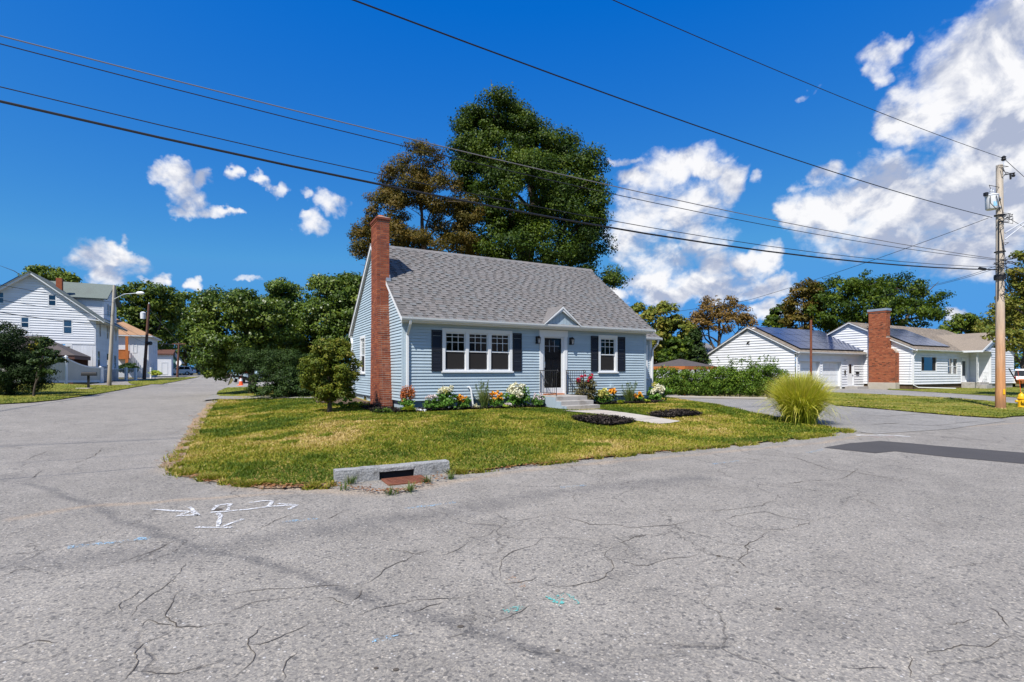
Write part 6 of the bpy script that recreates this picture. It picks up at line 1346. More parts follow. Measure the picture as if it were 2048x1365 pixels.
# cross dormer
dx0, dx1, dy0, dy1, dE, dR = -4.6, .0, 3.2, 9.2, 8.45, 10.25; dm = (dy0+dy1)/2
dfm = wall_m('front', dy0); w_ = MB(dfm).box(dx1-.1, dx1+.02, 0, .03, 6.4, dE).build('wall', M['whitev'], wh); clad(w_, dfm, lambda z: (dx0, dx1-.1), 6.3, dE, .205, M['whitev'], [], .02)
drm = wall_m('right', .0); w_ = MB(drm).box(dy0, dy0+.1, .002, .03, 6.5, dE).build('wall', M['whitev'], wh)
dwn = [simple_window(wh, drm, 4.6, 5.4, 6.9, 8.2), simple_window(wh, drm, 5.6, 6.4, 6.9, 8.2)]
def dsp(z): k = max(0, (z-dE)/(dR-dE)); return dy0+k*(dm-dy0), dy1-k*(dy1-dm)
clad(w_, drm, dsp, 6.5, dR-.1, .205, M['whitev'], dwn, .02)
q = MB(); roof_slab(q, dx0-.6, dx1+.35, dy0-.35, dE, dm, dR, .10); roof_slab(q, dx0-.6, dx1+.35, dy1+.35, dE, dm, dR, .10); q.build('dormer_roof', M['shingle_green'], wh)
q = MB()
for k in range(2): q.box(-.9+k*.0, -.1, -.9-k*1.6, -.15-k*1.6, hz0, hz0+1.9)
q = MB(); q.box(.15, .75, 1.2, 2.6, hz0, hz0+1.35); q.build('heat_pump', M['flash'], wh); MB().box(.15, .75, 4.2, 5.6, hz0, hz0+1.1).build('heat_pump', M['flash'], wh)
# orange roofed house
ox_, oy_ = (297-CX)/F*68, 68.; oz = float(hgt(ox_, oy_)); oh = thing('orange_roof_house', 'white two storey house with orange tan roof and balcony', 'house', (ox_, oy_, oz), A)
oW, oD, oE, oR = 8.5, 9., 5.5, 7.9
for nm, x0, x1, y0, y1 in (('wall', -oW, 0, 0, oD),): MB().box(x0, x1, y0, y1, -.5, oE).build(nm, M['whitev'], oh)
q = MB(); q.loft([[(-oW-.5, -.5, oE), (.5, -.5, oE), (.5, oD+.5, oE), (-oW-.5, oD+.5, oE)], [(-oW+3., oD/2-.4, oR), (-4.0, oD/2-.4, oR), (-4., oD/2+.4, oR), (-oW+3., oD/2+.4, oR)]]); ro = q.build('roof', M['shingle_orange'], oh)
q = MB(); q.box(-oW-.48, .48, -.48, oD+.48, oE-.16, oE-.003); q.build('eave', M['trim'], ro); MB().box(-4.9, -4.2, 2.6, 3.3, oE+1.0, oR+1.1).build('chimney', M['brick2'], ro)
mfo = wall_m('front', -.002); mro = wall_m('right', .002)
def op(px): r = (px-CX)/F; return (r*oy_-ox_)/(CA-SA*r)
for (p0, p1, z0, z1) in ((265, 274, 3.2, 4.9), (265, 274, .4, 2.1), (252, 259, 3.1, 4.6)): simple_window(oh, mfo, op(p0), op(p1), z0, z1, .10)
for (y, z0, z1) in ((1.6, 3.3, 4.6), (4.2, 3.3, 4.6), (6.5, 3.3, 4.6), (1.6, .6, 1.9), (4.2, .6, 1.9)): simple_window(oh, mro, y, y+.9, z0, z1, .1)
bx0, bx1 = op(236), op(263); bal = MB().box(bx0, bx1-.2, -1.3, -.02, 2.35, 2.55).build('balcony', M['cedar'], oh)
for k in range(14): x = bx0+(bx1-.3-bx0)*k/13; MB().box(x, x+.09, -1.3, -1.25, 2.55, 3.45).build('baluster', M['cedar'], bal)
MB().box(bx0, bx1-.2, -1.33, -1.24, 3.45, 3.55).build('handrail', M['cedar'], bal); MB().box(bx1-.45, bx1-.15, -1.4, -1.15, -.4, oE-.2).build('post', M['cedar'], bal)
for k in range(9): MB().box(bx1-.26, bx1-.2, -1.2+k*.13, -1.14+k*.13, 2.55, 3.45).build('baluster', M['cedar'], bal)
# small green house far down the street
gx_, gy_ = (352-CX)/F*96, 96.; gzz = float(hgt(gx_, gy_)); M['teal'] = mat('teal_siding', (.10, .22, .20), .6, .06)
th_ = thing('teal_house', 'small teal house with a steep gable far down the side street', 'house', (gx_, gy_, gzz), A)
MB().box(-4, .4, 0, 6, -.4, 2.6).build('wall', M['teal'], th_); MB().add([(-4, 0, 2.6), (.4, 0, 2.6), (-1.8, 0, 6.0)], [(0, 1, 2)]).build('gable', M['teal'], th_)
q = MB(); xslab(q, -.5, 6.3, .9, 2.2, -1.8, 6.2, .15); xslab(q, -.5, 6.3, -4.5, 2.2, -1.8, 6.2, .15); q.build('roof', M['galv'], th_); simple_window(th_, wall_m('front', -.003), -1.6, -.6, .8, 2.0, .1)
shx = P(328, 745, 84); sh = thing('shed', 'small white shed beside the orange roofed house', 'shed', (shx.x, shx.y, float(hgt(shx.x, shx.y))), A); MB().box(-1.2, 1., 0, 3, -.4, 3.6).build('wall', M['whitev'], sh); MB().hexa([(-1.5, -.3, 3.4), (1.3, -.3, 3.4), (1.3, 3.2, 3.4), (-1.5, 3.2, 3.4), (-1.5, -.3, 3.6), (1.3, -.3, 3.6), (1.3, 3.2, 4.4), (-1.5, 3.2, 4.4)]).build('roof', M['brown'], sh); simple_window(sh, wall_m('front', -.003), -.4, .5, .2, 2.2, .1, False)
# brown pavilion before the white house
pvx = P(85, 700, 42); pz = float(hgt(pvx.x, pvx.y)); zt_, ze_ = CH+(HY-673)/F*42, CH+(HY-712)/F*42; hw = 2.65
pav = thing('pavilion', 'brown hip roofed pavilion in front of the white gabled house', 'pavilion', (pvx.x, pvx.y, pz), A)
q = MB(); q.loft([[(-hw-.9, -hw, ze_-pz), (hw, -hw, ze_-pz), (hw, hw, ze_-pz), (-hw-.9, hw, ze_-pz)], [(-1.0, -.1, zt_-pz), (-.05, -.1, zt_-pz), (-.05, .1, zt_-pz), (-1.0, .1, zt_-pz)]]); q.build('roof', M['pavroof'], pav)
q = MB(); q.box(-hw-.85, hw-.05, -hw+.05, -hw+.2, ze_-pz-.3, ze_-pz-.004); q.box(hw-.2, hw-.05, -hw+.2, hw-.2, ze_-pz-.3, ze_-pz-.004); q.box(-hw-.85, hw-.05, hw-.2, hw-.05, ze_-pz-.3, ze_-pz-.004); q.build('beam', M['brown'], pav)
for sx_ in (-hw-.5, hw-.3):
    for sy_ in (-hw+.3, hw-.3): MB().box(sx_-.1, sx_+.1, sy_-.1, sy_+.1, -.3, ze_-pz-.3).build('post', M['brown'], pav)
MB().box(-hw-.5, hw-.4, hw-.4, hw-.34, -.2, ze_-pz-.3).build('privacy_screen', M['brown'], pav)
# cream vinyl fence with a sweeping top
fp = [G(-60, 768.2), G(62, 767.6), G(132, 767.2), G(201, 766.2)]
fen = thing('vinyl_fence', 'cream vinyl privacy fence with white posts across the street', 'fence', tuple(fp[2]), 0); fo = fen.location
for i in range(3):
    a, b = fp[i]-fo, fp[i+1]-fo; d = b-a; Ln = d.length; u = d.normalized(); nn = Vector((-u.y, u.x, 0)); nbd = int(Ln/.2)
    def top(k): return (1.95 if i < 2 else 1.95-.72*math.sin(min(1, k*1.15)*math.pi/2)**.8)
    def bar(p, q_, z0, z1, th): return [p-nn*th+Vector((0, 0, z0)), q_-nn*th+Vector((0, 0, z0)), q_+nn*th+Vector((0, 0, z0)), p+nn*th+Vector((0, 0, z0)), p-nn*th+Vector((0, 0, z1)), q_-nn*th+Vector((0, 0, z1)), q_+nn*th+Vector((0, 0, z1)), p+nn*th+Vector((0, 0, z1))]
    for k in range(nbd):
        p, q_ = a+d*((k+.03)/nbd), a+d*((k+.97)/nbd); z0_, z1_ = .22, top(k/nbd); v = bar(p, q_, z0_, z1_, .018); v[5] = q_-nn*.018+Vector((0, 0, top((k+1)/nbd))); v[6] = q_+nn*.018+Vector((0, 0, top((k+1)/nbd))); MB().hexa(v).build('fence_board', M['cream'], fen)
    MB().hexa(bar(a, b, .06, .22, .03)).build('bottom_rail', M['white_metal'], fen)
    q = MB(); kk = 12
    q.loft([[a+d*(j/kk)+nn*sx_*.035+Vector((0, 0, top(j/kk)+dz)) for sx_, dz in ((-1, -.02), (1, -.02), (1, .09), (-1, .09))] for j in range(kk+1)]); q.build('top_rail', M['white_metal'], fen)
for j, p in enumerate(fp[1:]):
    p = p-fo; hp_ = 2.05 if j < 2 else 1.32; MB().box(p.x-.075, p.x+.075, p.y-.075, p.y+.075, p.z-.2, p.z+hp_).build('fence_post', M['white_metal'], fen); MB().loft([[(p.x-.1, p.y-.1, p.z+hp_), (p.x+.1, p.y-.1, p.z+hp_), (p.x+.1, p.y+.1, p.z+hp_), (p.x-.1, p.y+.1, p.z+hp_)], [(p.x-.01, p.y-.01, p.z+hp_+.1), (p.x+.01, p.y-.01, p.z+hp_+.1), (p.x+.01, p.y+.01, p.z+hp_+.1), (p.x-.01, p.y+.01, p.z+hp_+.1)]]).build('post_cap', M['white_metal'], fen)
# chain link fence
cl = [G(204, 765.5), G(252, 761.5), G(302, 757)]; cf = thing('chain_link_fence', 'low chain link fence behind the streetlight pole', 'fence', tuple(cl[1])); fo = cf.location
m, N = new_mat('chain_link'); oc = N.n('ShaderNodeTexCoord').outputs['Object']; sxz = N.n('ShaderNodeSeparateXYZ', {0: oc}); u_ = N.m('ADD', N.m('MULTIPLY', sxz.outputs[0], 14.), N.m('MULTIPLY', sxz.outputs[2], 14.)); v_ = N.m('SUBTRACT', N.m('MULTIPLY', sxz.outputs[0], 14.), N.m('MULTIPLY', sxz.outputs[2], 14.))
wv = N.m('MAXIMUM', N.m('GREATER_THAN', N.m('FRACT', u_), .86), N.m('GREATER_THAN', N.m('FRACT', v_), .86)); b = N.n('ShaderNodeBsdfPrincipled', {'Base Color': (.5, .5, .52), 'Roughness': .5}); t = N.n('ShaderNodeBsdfTransparent'); mx = N.n('ShaderNodeMixShader', {0: wv, 1: t.outputs[0], 2: b.outputs[0]}); N.n('ShaderNodeOutputMaterial', {'Surface': mx.outputs[0]}); M['chain'] = m
for i in range(2):
    a, b = cl[i]-fo, cl[i+1]-fo; MB().quad(a+Vector((0, 0, .05)), b+Vector((0, 0, .05)), b+Vector((0, 0, 1.12)), a+Vector((0, 0, 1.12))).build('mesh_panel', M['chain'], cf); MB().tube([a+Vector((0, 0, 1.14)), b+Vector((0, 0, 1.14))], .025, 6).build('top_rail', M['galv'], cf)
for j, p in enumerate(cl): p = p-fo; MB().box(p.x-.09, p.x+.09, p.y-.09, p.y+.09, p.z-.2, p.z+1.3).build('fence_post', M['white_metal'], cf)
p = cl[1]-fo+Vector((.7, .35, 0)); MB().box(p.x-.09, p.x+.09, p.y-.09, p.y+.09, p.z-.2, p.z+1.25).build('fence_post', M['white_metal'], cf)
# mailbox
g = G(177, 777.5); mbx = thing('mailbox', 'dark mailbox on a post at the left kerb', 'mailbox', tuple(g), A); MB().box(-.06, .06, -.06, .06, -.3, .82).build('post', M['iron'], mbx)
q = MB(); q.loft([[(x_, .16*math.cos(a*math.pi/6)*-1, .9+.0+(.18*math.sin(a*math.pi/6))) for a in range(7)]+[(x_, .16, .82), (x_, -.16, .82)] for x_ in (-.35, .42)]); q.build('box', M['iron'], mbx)
g = G(168, 778.5); q = MB(); q.box(-.45, .45, -.12, .12, 0, .07); tag(q.build('splash_block', M['path'], None, bevel=.02), 'pale concrete block on the grass below the mailbox', 'block').location = tuple(g)
tree('box_shrub', 'rounded dark shrub beside the orange balcony post', 'shrub', 62, [(255, 735, 18, 9), (246, 740, 14, 7), (266, 738, 10, 8)], 2500, .2, 'yew', 255, .05, shell=.4, clump=.3)
tree('yellow_lily', 'yellow flowering plant by the chain link fence end', 'plant', 62, [(310, 746, 8, 5), (318, 748, 7, 4), (303, 745, 5, 5)], 900, .2, 'hosta', 310, .03, shell=.3, clump=.25)

# ------------------------------------------------------------------ poles and wires
def pole(name, label, px, pyb, ptop, r, m, Y=None):
    g = G(px, pyb) if Y is None else Vector(((px-CX)/F*Y, Y, float(hgt((px-CX)/F*Y, Y)))); top = P(ptop[0], ptop[1], g.y); o = thing(name, label, 'pole', tuple(g)); q = MB(); k = 10
    q.tube([Vector((0, 0, -.4))]+[(top-g)*(i/k) for i in range(1, k+1)], [r*1.08]+[r*(1-.32*i/k) for i in range(1, k+1)], 14); q.build('shaft', M[m], o, True); return o, g, top
up, ug, ut = pole('utility_pole', 'weathered wooden utility pole with transformer at the right', 2001, 818, (1999, 331), .165, 'pole')
def onp(py, o_=up, g_=ug, t_=ut): z = CH+(HY-py)/F*g_.y; return Vector((0, 0, 0)).lerp(t_-g_, (z-g_.z)/(t_.z-g_.z))
MB().tube([onp(345)+Vector((.06, -.1, 0)), onp(322)+Vector((.12, -.05, 0)), onp(314)+Vector((.12, -.05, 0))], .022, 6).build('pin', M['galv'], up); MB().lathe([(.05, 0), (.09, .05), (.06, .1), (.085, .14), (.03, .2)], onp(323)+Vector((.12, -.05, 0)), 10).build('insulator', M['iron'], up, True)
tc_ = onp(407)+Vector((-.43, -.12, 0)); hgt_t = .60
q = MB(); q.lathe([(.18, -.29), (.20, -.26), (.21, .24), (.225, .25), (.225, .28), (.17, .31), (.05, .33)], tc_, 18); trf = q.build('transformer', M['white_metal'], up, True)
for dx, dy in ((-.08, -.05), (.08, .04)): MB().lathe([(.035, 0), (.055, .04), (.03, .07), (.05, .11), (.025, .16), (.03, .2)], tc_+Vector((dx, dy, .33)), 8).build('bushing', M['galv'], trf, True)
for z in (-.18, .18): MB().box(tc_.x+.18, tc_.x+.36, tc_.y-.03, tc_.y+.05, tc_.z+z-.025, tc_.z+z+.025).build('bracket', M['galv'], trf)
MB().quad(*[tc_+Vector((math.sin(a)*.212, -math.cos(a)*.212, z)) for a, z in ((-.5, -.2), (.1, -.2), (.1, -.02), (-.5, -.02))]).build('label', mat('blue_label', (.25, .5, .7), .5), trf)
q = MB(); q.box(tc_.x-.31, tc_.x-.2, tc_.y-.08, tc_.y+.04, tc_.z+.25, tc_.z+.38); q.build('fuse', M['iron'], trf)
for (a, b, c_) in (((-.08, -.05, .5), (-.2, -.1, .65), (.35, .05, .62)), ((-.2, -.15, .2), (-.24, -.2, -.1), (-.05, -.25, -.35)), ((-.05, -.24, .2), (.0, -.26, -.05), (.15, -.2, -.45)), ((.08, -.22, .2), (.12, -.25, -.1), (.3, -.15, -.5))): MB().tube([tc_+Vector(a), tc_+Vector(b), tc_+Vector(c_)], .012, 5).build('lead_wire', M['wire'], trf)
def coil(py0, py1, n, spread, seed, m='wire'):
    R = random.Random(seed)
    for i in range(n):
        a, b = onp(py0+(py1-py0)*R.random()), onp(py0+(py1-py0)*R.random()); s_ = lambda: Vector((R.uniform(-1, 1)*spread, -.17-R.random()*spread*.5, R.uniform(-.1, .1)))
        MB().tube([a+s_()*.6, a.lerp(b, .3)+s_(), a.lerp(b, .7)+s_(), b+s_()*.6], .011, 5).build('looped_wire', M[m], up)
coil(430, 450, 9, .45, 3); coil(516, 545, 10, .5, 4); coil(450, 640, 5, .16, 5); coil(545, 600, 6, .2, 6); coil(330, 360, 3, .2, 8)
for pf, py_ in (([(.19, 0), (.20, .1), (.19, .2)], 560), ([(.185, 0), (.185, .03)], 505), ([(.18, 0), (.18, .03)], 432)): MB().lathe(pf, onp(py_), 12).build('band', M['iron'], up, True)
MB().tube([onp(600)+Vector((-.15, -.08, 0)), onp(520)+Vector((-.14, -.1, 0)), onp(440)+Vector((-.13, -.1, 0))], .02, 6).build('riser_cable', M['wire'], up)
q = MB(); a = onp(789); q.add([a+Vector((-.06, -.178, 0)), a+Vector((.02, -.182, 0)), a+Vector((.02, -.18, .22)), a+Vector((-.06, -.176, .22))], [(0, 1, 2, 3)]); q.build('yellow_tag', M['hydrant'], up)
q = MB(); a = onp(468); b = onp(478); e = a+Vector((3.0, -.1, 1.1)); q.tube([a+Vector((.1, -.12, 0)), a+Vector((.8, -.12, .42)), e], .028, 7); q.tube([b+Vector((.1, -.12, -.05)), a+Vector((.9, -.12, .36))], .022, 7); q.build('lamp_arm', M['galv'], up, True); q = MB(); q.lathe([(.06, 0), (.12, .15), (.12, .5), (.05, .62)], e-Vector((.1, 0, 0)), 10, 'x'); q.build('lamp_head', M['galv'], up, True)
q = MB(); a = onp(352); q.tube([a+Vector((.1, -.1, 0)), a+Vector((.45, -.15, .05))], .02, 6); q.lathe([(.04, 0), (.06, .06), (.03, .1), (.055, .16)], a+Vector((.42, -.15, -.1)), 8); q.lathe([(.03, 0), (.04, .25)], a+Vector((.3, -.15, -.2)), 8); q.build('fuse_cutout', M['iron'], up)

def wire(name, label, pts, r, m='wire', sag=0., group=None):
    pts = [Vector(p) for p in pts]; path = []
    for i in range(len(pts)-1):
        k = 14; sg = sag*(pts[i+1]-pts[i]).length/30
        path += [pts[i].lerp(pts[i+1], j/k)-Vector((0, 0, 4*sg*(j/k)*(1-j/k))) for j in range(k)]
    path.append(pts[-1]); o = MB().tube(path, r, 6).build(name, M[m], None, True); return tag(o, label, 'wire', group)
UP = lambda py: ug+onp(py)
def ext(a, b, f): return b+(b-a)*f
def span(name, label, py_pole, left_px, left_py, Yl, r, m='wire', sag=.5, mid=None):
    a = UP(py_pole)+Vector((-.15, -.1, 0)); b = P(left_px, left_py, Yl); b2 = b+(b-a)*.32; b2.z += .28
    wire(name, label, [a, b, b2], r, m, sag)
span('overhead_wire', 'grey upper wire of the left bundle above the road', 520, 0, 72, 8.6, .011, 'wire_grey', .35)
span('overhead_wire', 'black wire just below the grey wire over the road', 522, 0, 88, 8.3, .009, 'wire', .46)
span('overhead_wire', 'thin wire above the thick telephone cable', 536, 0, 174, 8.4, .009, 'wire', .62)
span('overhead_cable', 'thick black telephone cable, lowest of the overhead lines', 541, 0, 203, 8.4, .022, 'wire', .62)
a = UP(437)+Vector((-.4, -.1, 0)); b = P(706, 0, 7.4); wire('overhead_wire', 'black twisted power line rising left from below the transformer', [a, b, ext(a, b, .5)], .013, 'wire', .28)
a = UP(318)+Vector((.12, -.05, 0)); b = P(1225, 0, 10.6); wire('overhead_wire', 'single top wire from the insulator at the pole top', [a, b, ext(a, b, .8)], .010, 'wire', .2)
a = UP(437)+Vector((-.5, -.05, 0)); b = P(1310, 628, 33); wire('service_drop', 'service drop wire sloping behind the blue house roof', [a, P(1500, 600, 30), b], .010, 'wire', .35)
for i, (py, lab) in enumerate(((532, 'upper service wire from the pole to the ranch house'), (537, 'lower service wire from the pole to the ranch house'))):
    wire('service_drop', lab, [UP(py)+Vector((-.1, .1, 0)), P(1838-i*30, 574+i*8, 38), P(1770-i*20, 590+i*6, 48)], .009, 'wire', .2)
a = UP(318)+Vector((.12, -.05, 0)); wire('overhead_wire', 'top wire running right from the pole insulator', [a, a+Vector((9, 5.5, -.9)), a+Vector((18, 10.5, .2))], .010, 'wire', .2)
for i, (py, lab) in enumerate(((434, 'power line leaving the pole to the right'), (522, 'telephone line leaving the pole to the right'), (534, 'lower telephone line leaving the pole to the right'))):
    a = UP(py)+Vector((.1, -.1, 0)); wire('overhead_wire', lab, [a, a+Vector((10, 6, -.4)), a+Vector((20, 12, 0))], .010+.006*(i == 2), 'wire', .15)
q = MB(); a = P(1846, 538.5, 19.4)
cb = MB(); aa = UP(541)+Vector((-.15, -.1, 0)); bb = P(0, 203, 8.4); dd_ = (bb-aa).normalized(); c0_ = aa+dd_*1.0-Vector((0, 0, .07)); cb.tube([c0_, c0_+dd_*.38], .06, 8); tag(cb.build('splice_case', M['wire'], None, True), 'black splice case hung on the telephone cable near the pole', 'cable box')
# streetlight pole and poles down the street
lp, lg, lt_ = pole('streetlight_pole', 'leaning grey wooden pole with street light arm, across the side street', 218, 772.5, (229, 571), .135, 'pole_grey')
d = lt_-lg; a = d*.86; q = MB(); q.tube([a+Vector((.1, -.1, 0)), a+Vector((.9, -.2, .35)), a+Vector((1.9, -.3, .40))], .03, 7); q.build('lamp_arm', M['galv'], lp, True); q = MB(); q.lathe([(.05, 0), (.12, .1), (.13, .4), (.06, .55)], a+Vector((1.85, -.3, .40)), 10, 'x'); q.build('lamp_head', M['white_metal'], lp, True)
bp, bg_, bt = pole('utility_pole', 'brown utility pole with grey transformer down the side street', 288, 756.5, (298, 609), .17, 'pole_brown', 56)
d = bt-bg_; a = d*.86; q = MB(); q.lathe([(.24, -.35), (.26, .3), (.28, .31), (.1, .42)], a+Vector((-.5, -.1, -.1)), 12); q.build('transformer', M['white_metal'], bp, True); MB().lathe([(.04, 0), (.07, .08), (.03, .2)], d+Vector((0, 0, 0)), 8).build('insulator', M['galv'], bp); MB().lathe([(.18, -.2), (.2, .2)], d*.48+Vector((.4, -.1, 0)), 8, 'x').build('splice_case', M['wire'], bp)
sp, sg_, sv = pole('utility_pole', 'short brown pole beside the stop sign', 354.5, 755.5, (358, 686), .15, 'pole_brown', 70)
q = MB(); q.box(-.9, .9, -.06, .06, -.06, .06); q.m = Matrix.Translation(sv-sg_-Vector((0, 0, .15))); q.build('crossarm', M['pole_brown'], sp)
g = Vector(((357-CX)/F*72, 72, 0)); g.z = float(hgt(g.x, g.y)); ss = thing('stop_sign', 'back of an octagonal stop sign beside the short brown pole', 'sign', tuple(g)); MB().tube([(0, 0, -.2), (0, 0, 2.6)], .035, 6).build('post', M['galv'], ss)
zc = CH+(HY-726.5)/F*72-g.z; MB().prism([(.42*math.cos(math.pi/8+k*math.pi/4)+.05, -.05, zc+.42*math.sin(math.pi/8+k*math.pi/4)) for k in range(8)], (0, .02, 0)).build('plate', M['white_metal'], ss)
for i, (py0, py1, lab) in enumerate(((570, 606, 'upper wire crossing the white gabled house'), (600, 632, 'middle wire crossing the white gabled house'), (625, 652, 'lowest thick wire crossing the white gabled house'))):
    a = lg+(lt_-lg)*(1-(py1-572)/202); b = P(0, py0, 23-i*.5); wire('street_wire', lab, [ext(a, b, .8), b, a], .012+.006*(i == 2), 'wire', .15)
for i, (f0, f1, lab) in enumerate(((.97, .9, 'upper wire between streetlight pole and brown pole'), (.66, .55, 'middle wire between streetlight pole and brown pole'), (.62, .48, 'lower wire between streetlight pole and brown pole'))):
    a = lg+(lt_-lg)*f0; b = bg_+(bt-bg_)*f1; wire('street_wire', lab, [a, b], .012, 'wire', .2)
for i, (f0, f1, lab) in enumerate(((.95, 1.0, 'upper wire from brown pole to the stop sign pole'), (.5, .95, 'lower wire from brown pole to the stop sign pole'))):
    a = bg_+(bt-bg_)*f0; b = sg_+(sv-sg_)*f1; wire('street_wire', lab, [a, b, ext(a, b, 1.5)], .013, 'wire_grey', .15)

# ------------------------------------------------------------------ storm drain, hydrant, cone, cars
k0_, k1_ = G(671, 968), G(899, 945.5); d = (k1_-k0_); Lk = d.length; ang = math.atan2(d.y, d.x)
sdn = thing('storm_drain', 'granite kerb inlet with rusty plate at the lawn corner', 'drain', tuple(k0_), ang)
def rough_box(q, x0, x1, y0, y1, z0, z1, n=14):
    nx = max(2, int((x1-x0)/.09)); rings = []
    for i in range(nx+1):
        x = x0+(x1-x0)*i/nx; r = []
        for (y, z) in ((y0, z0), (y0, z0+(z1-z0)*.35), (y0, z0+(z1-z0)*.7), (y0+.012, z1-.006), (y0+.03, z1), (y1, z1), (y1, z0)):
            v = Vector((x, y, z)); nn = noise.noise(v*9+Vector((3, 0, 0)))*.016+noise.noise(v*26)*.006; r.append((x+(nn if 0 < i < nx else 0), y+(nn if y < y1 else 0), z+nn*.35))
        rings.append(r)
    return q.loft(rings)
o0, o1 = .36*Lk, .67*Lk
q = MB(); rough_box(q, 0, o0, 0, .17, -.2, .172); rough_box(q, o1, Lk, 0, .17, -.2, .172); rough_box(q, o0+.001, o1-.001, .003, .168, .10, .170); q.build('granite_kerb', M['granite'], sdn, True)
MB().box(o0, o1, .06, .166, -.2, .10).build('drain_mouth', M['dark'], sdn)  # solid block coloured dark to stand for the shade inside the inlet
q = MB(); q.box(o0+.02, o1+.10, -.42, -.01, -.05, .012); pl = q.build('iron_plate', M['rust'], sdn, bevel=.01)
for k in range(9):
    for j in range(4): MB().box(o0+.07+k*(o1-o0)/9.5, o0+.11+k*(o1-o0)/9.5, -.38+j*.09, -.33+j*.09, .012, .019).build('tread', M['rust'], pl)
g = G(2043, 816); hyd = thing('fire_hydrant', 'yellow fire hydrant at the right edge beside the pole', 'hydrant', tuple(g), -.4)
MB().lathe([(.17, -.05), (.17, .03), (.12, .04), (.115, .36), (.15, .37), (.15, .41), (.125, .42), (.12, .48), (.09, .56), (.04, .60), (.03, .60), (.03, .65)], (0, 0, 0), 18).build('barrel', M['hydrant'], hyd, True)
for (ax, pos, r, ln) in (('y', (0, -.10, .27), .075, -.10), ('x', (.09, 0, .27), .055, .10), ('x', (-.09, 0, .27), .055, -.10)): MB().lathe([(r*.8, 0), (r*.8, ln*.5), (r, ln*.5), (r, ln), (r*.35, ln), (r*.35, ln*1.25)], pos, 12, ax).build('nozzle', M['hydrant'], hyd, True)
MB().tube([(0, .05, .58), (-.03, .08, 1.1), (-.08, .1, 1.55)], [.008, .006, .004], 5).build('marker_flag_rod', M['orange'], hyd)
g = G(482, 771.5); cone = thing('traffic_cone', 'orange traffic cone with white collar beside the lane', 'cone', tuple(g)); MB().box(-.2, .2, -.2, .2, 0, .04).build('base', M['orange'], cone, bevel=.015); MB().lathe([(.15, .04), (.035, .72), (.02, .73)], (0, 0, 0), 16).build('body', M['orange'], cone, True); MB().lathe([(.109, .32), (.075, .52)], (0, 0, 0), 16).build('collar', M['white_metal'], cone, True)
def car(label, pos, rz_, paint, suv=True, group=None):
    o = thing('parked_car', label, 'car', tuple(pos), rz_, group); Ln, hw = 4.5, .9; ht_ = 1.66 if suv else 1.45
    prof = [(-2.2, .35), (-2.25, .75), (-2.15, .98), (-1.9, 1.02), (.75, .98), (1.9, .86), (2.2, .70), (2.25, .45), (2.2, .3), (1.75, .3), (1.7, .52), (1.35, .68), (1.0, .52), (.95, .3), (-.95, .3), (-1.0, .52), (-1.35, .68), (-1.7, .52), (-1.75, .3)]
    q = MB(); q.loft([[(x, y*hw*(.97 if abs(y) == 1 else 1), z) for x, z in prof] for y in (-1, -.9, .9, 1)]); q.build('body', M[paint], o, True, .04)
    top = [(-2.1, 1.0), (-1.75, ht_-.06), (-1.2, ht_), (.1, ht_), (.45, ht_-.08), (1.15, .97)]
    q = MB(); q.loft([[(x, y*hw*(.93-.16*(z-.95)/.7), z) for x, z in top] for y in (-1, 1)]); cab = q.build('cabin', M[paint], o, True, .03)
    for sgn in (-1, 1):
        for (x0, x1, x2, x3) in ((-1.85, -.85, -.85, -1.62), (-.78, .08, .04, -.78), (.15, .88, .34, .10)):
            zz = lambda z: sgn*hw*(.945-.16*(z-.95)/.7); MB().quad((x0, zz(1.04), 1.04), (x1, zz(1.04), 1.04), (x2, zz(ht_-.12), ht_-.12), (x3, zz(ht_-.12), ht_-.12)).build('side_window', M['carglass'], cab)
        MB().box(2.05, 2.24, sgn*.62-.16, sgn*.62+.16, .66, .80).build('headlight', M['lightw'], o); MB().box(-2.26, -2.1, sgn*.74-.1, sgn*.74+.1, .78, .98).build('tail_light', M['lightred'], o)
        MB().box(.62, .78, sgn*.95-.09, sgn*.95+.09, .98, 1.1).build('mirror', M[paint], o, bevel=.02)
        for x in (-1.35, 1.35):
            ty_ = MB(); ty_.lathe([(.2, -.1), (.33, -.1), (.345, 0), (.33, .1), (.2, .1)], (x, sgn*.80, .34), 18, 'y'); w = ty_.build('wheel', M['tyre'], o, True); MB().lathe([(.21, -.105), (.21, .105)], (x, sgn*.80, .34), 12, 'y').build('rim', M['galv'], w)
    MB().quad((.52, -.72, ht_-.12), (.52, .72, ht_-.12), (1.18, .8, 1.0), (1.18, -.8, 1.0)).build('windscreen', M['carglass'], cab); MB().quad((-1.84, -.7, ht_-.14), (-1.84, .7, ht_-.14), (-2.12, .78, 1.04), (-2.12, -.78, 1.04)).build('rear_window', M['carglass'], cab)
    return o
def at(px, Y): x = (px-CX)/F*Y; return (x, Y, float(hgt(x, Y))+.01)
car('silver suv parked far down the side street', at(363, 96), math.pi+.15, 'silver'); car('dark car parked behind the silver suv far down the street', at(387, 100), math.pi+.2, 'darkcar', False)
car('pale blue car half hidden behind the shrubs beside the traffic cone', at(500, 42), A+math.pi/2+.2, 'bluecar', False)
car('white pickup edge visible beside the ranch house at the right edge', at(2052, 47), A+.3, 'silver')
g = at(455+18, 46); tag(MB().box(-.06, .06, -.06, .06, -.2, 1.5).build('wooden_stake', M['cedar'], None), 'thin brown post beside the pale blue car', 'post').location = g
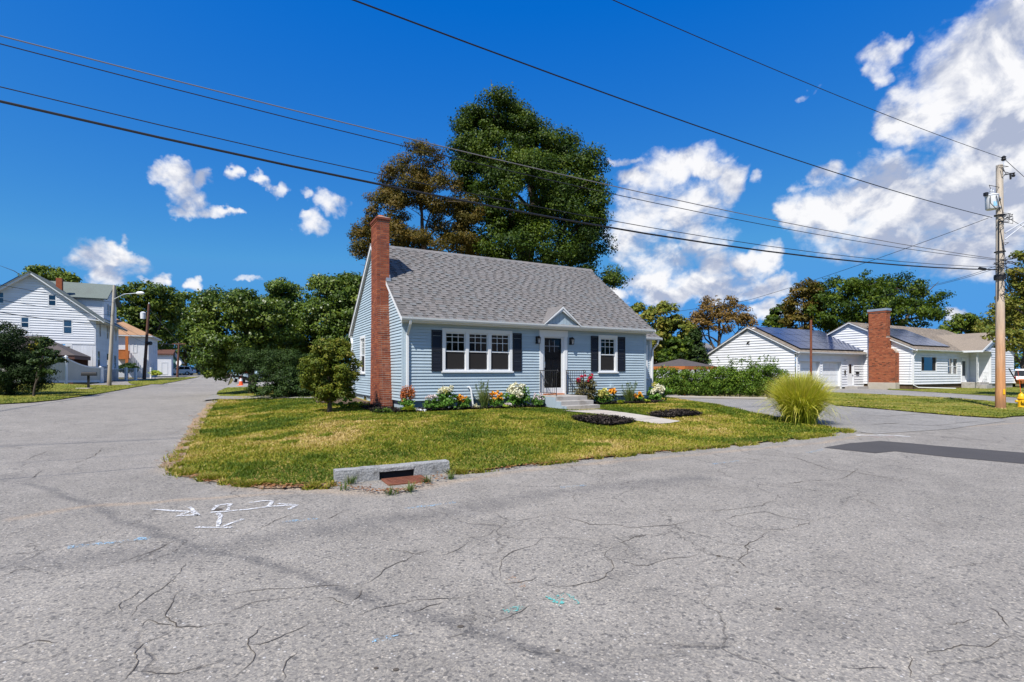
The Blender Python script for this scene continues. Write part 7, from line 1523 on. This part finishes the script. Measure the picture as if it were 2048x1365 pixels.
q = P(2043, 746, 44); o = thing('barrow', 'orange and black garden machine at the right edge of the lawn', 'machine', (q.x, q.y, float(hgt(q.x, q.y))), .3); MB().loft([[(-.3, -.2, .4), (.3, -.2, .45), (.3, .2, .45), (-.3, .2, .4)], [(-.45, -.25, .7), (.4, -.28, .8), (.4, .28, .8), (-.45, .25, .7)]]).build('tub', M['cedar'], o); MB().tube([(-.6, 0, .6), (-1.2, 0, 1.2), (-1.6, 0, 1.7)], .05, 6).build('handle', M['iron'], o); MB().lathe([(.12, -.06), (.32, -.06), (.32, .06), (.12, .06)], (.2, 0, .32), 14, 'y').build('wheel', M['tyre'], o)

# the other side of the main street, behind the viewer: seen only as reflections in the front windows
ax_, ay_ = xy(24, -36); oz_ = float(hgt(ax_, ay_)); opp = thing('opposite_house', 'white house across the main street, mirrored in the front windows', 'house', (ax_, ay_, oz_), A)
MB().box(-6, 6, -8, 0, -.3, 3.2).build('wall', M['whitev'], opp); q = MB(); roof_slab(q, -6.3, 6.3, .4, 3.15, -4, 6.2, .12); roof_slab(q, -6.3, 6.3, -8.4, 3.15, -4, 6.2, .12); q.build('roof', M['shingle'], opp)
bmx = wall_m('back', .002)
for a in (-4.6, -1.8, 2.6): simple_window(opp, bmx, a, a+1.3, 1.0, 2.5, .1)
MB(bmx).box(.6, 1.6, .0, .03, .2, 2.4).build('door', M['door'], opp)
for i, (s_, t_, h_, lab) in enumerate(((13, -38, 11, 'green tree across the main street, left of the mirrored house'), (36, -34, 12, 'green tree across the main street, right of the mirrored house'), (50, -33, 10, 'farther green tree across the main street in the window reflections'), (3, -40, 12, 'green tree across the main street, mirrored at the left window edge'))):
    x, y = xy(s_, t_); z = float(hgt(x, y)); o = thing('opposite_tree', lab, 'tree', (x, y, z)); Bq = [((random.uniform(-2, 2), random.uniform(-2, 2), h_*u), (h_*.28, h_*.28, h_*.2)) for u in (.35, .5, .62, .75, .85)]
    limbs((0, 0, 0), [b[0] for b in Bq], .25, (0, 0, h_*.7), i+3, M['bark'], o); V, Fc, T = leaves(Bq, 6000, .3, .35, .4, .5, seed=i, puff=.8); np_mesh('crown', V, Fc, L['maple'], o, T)
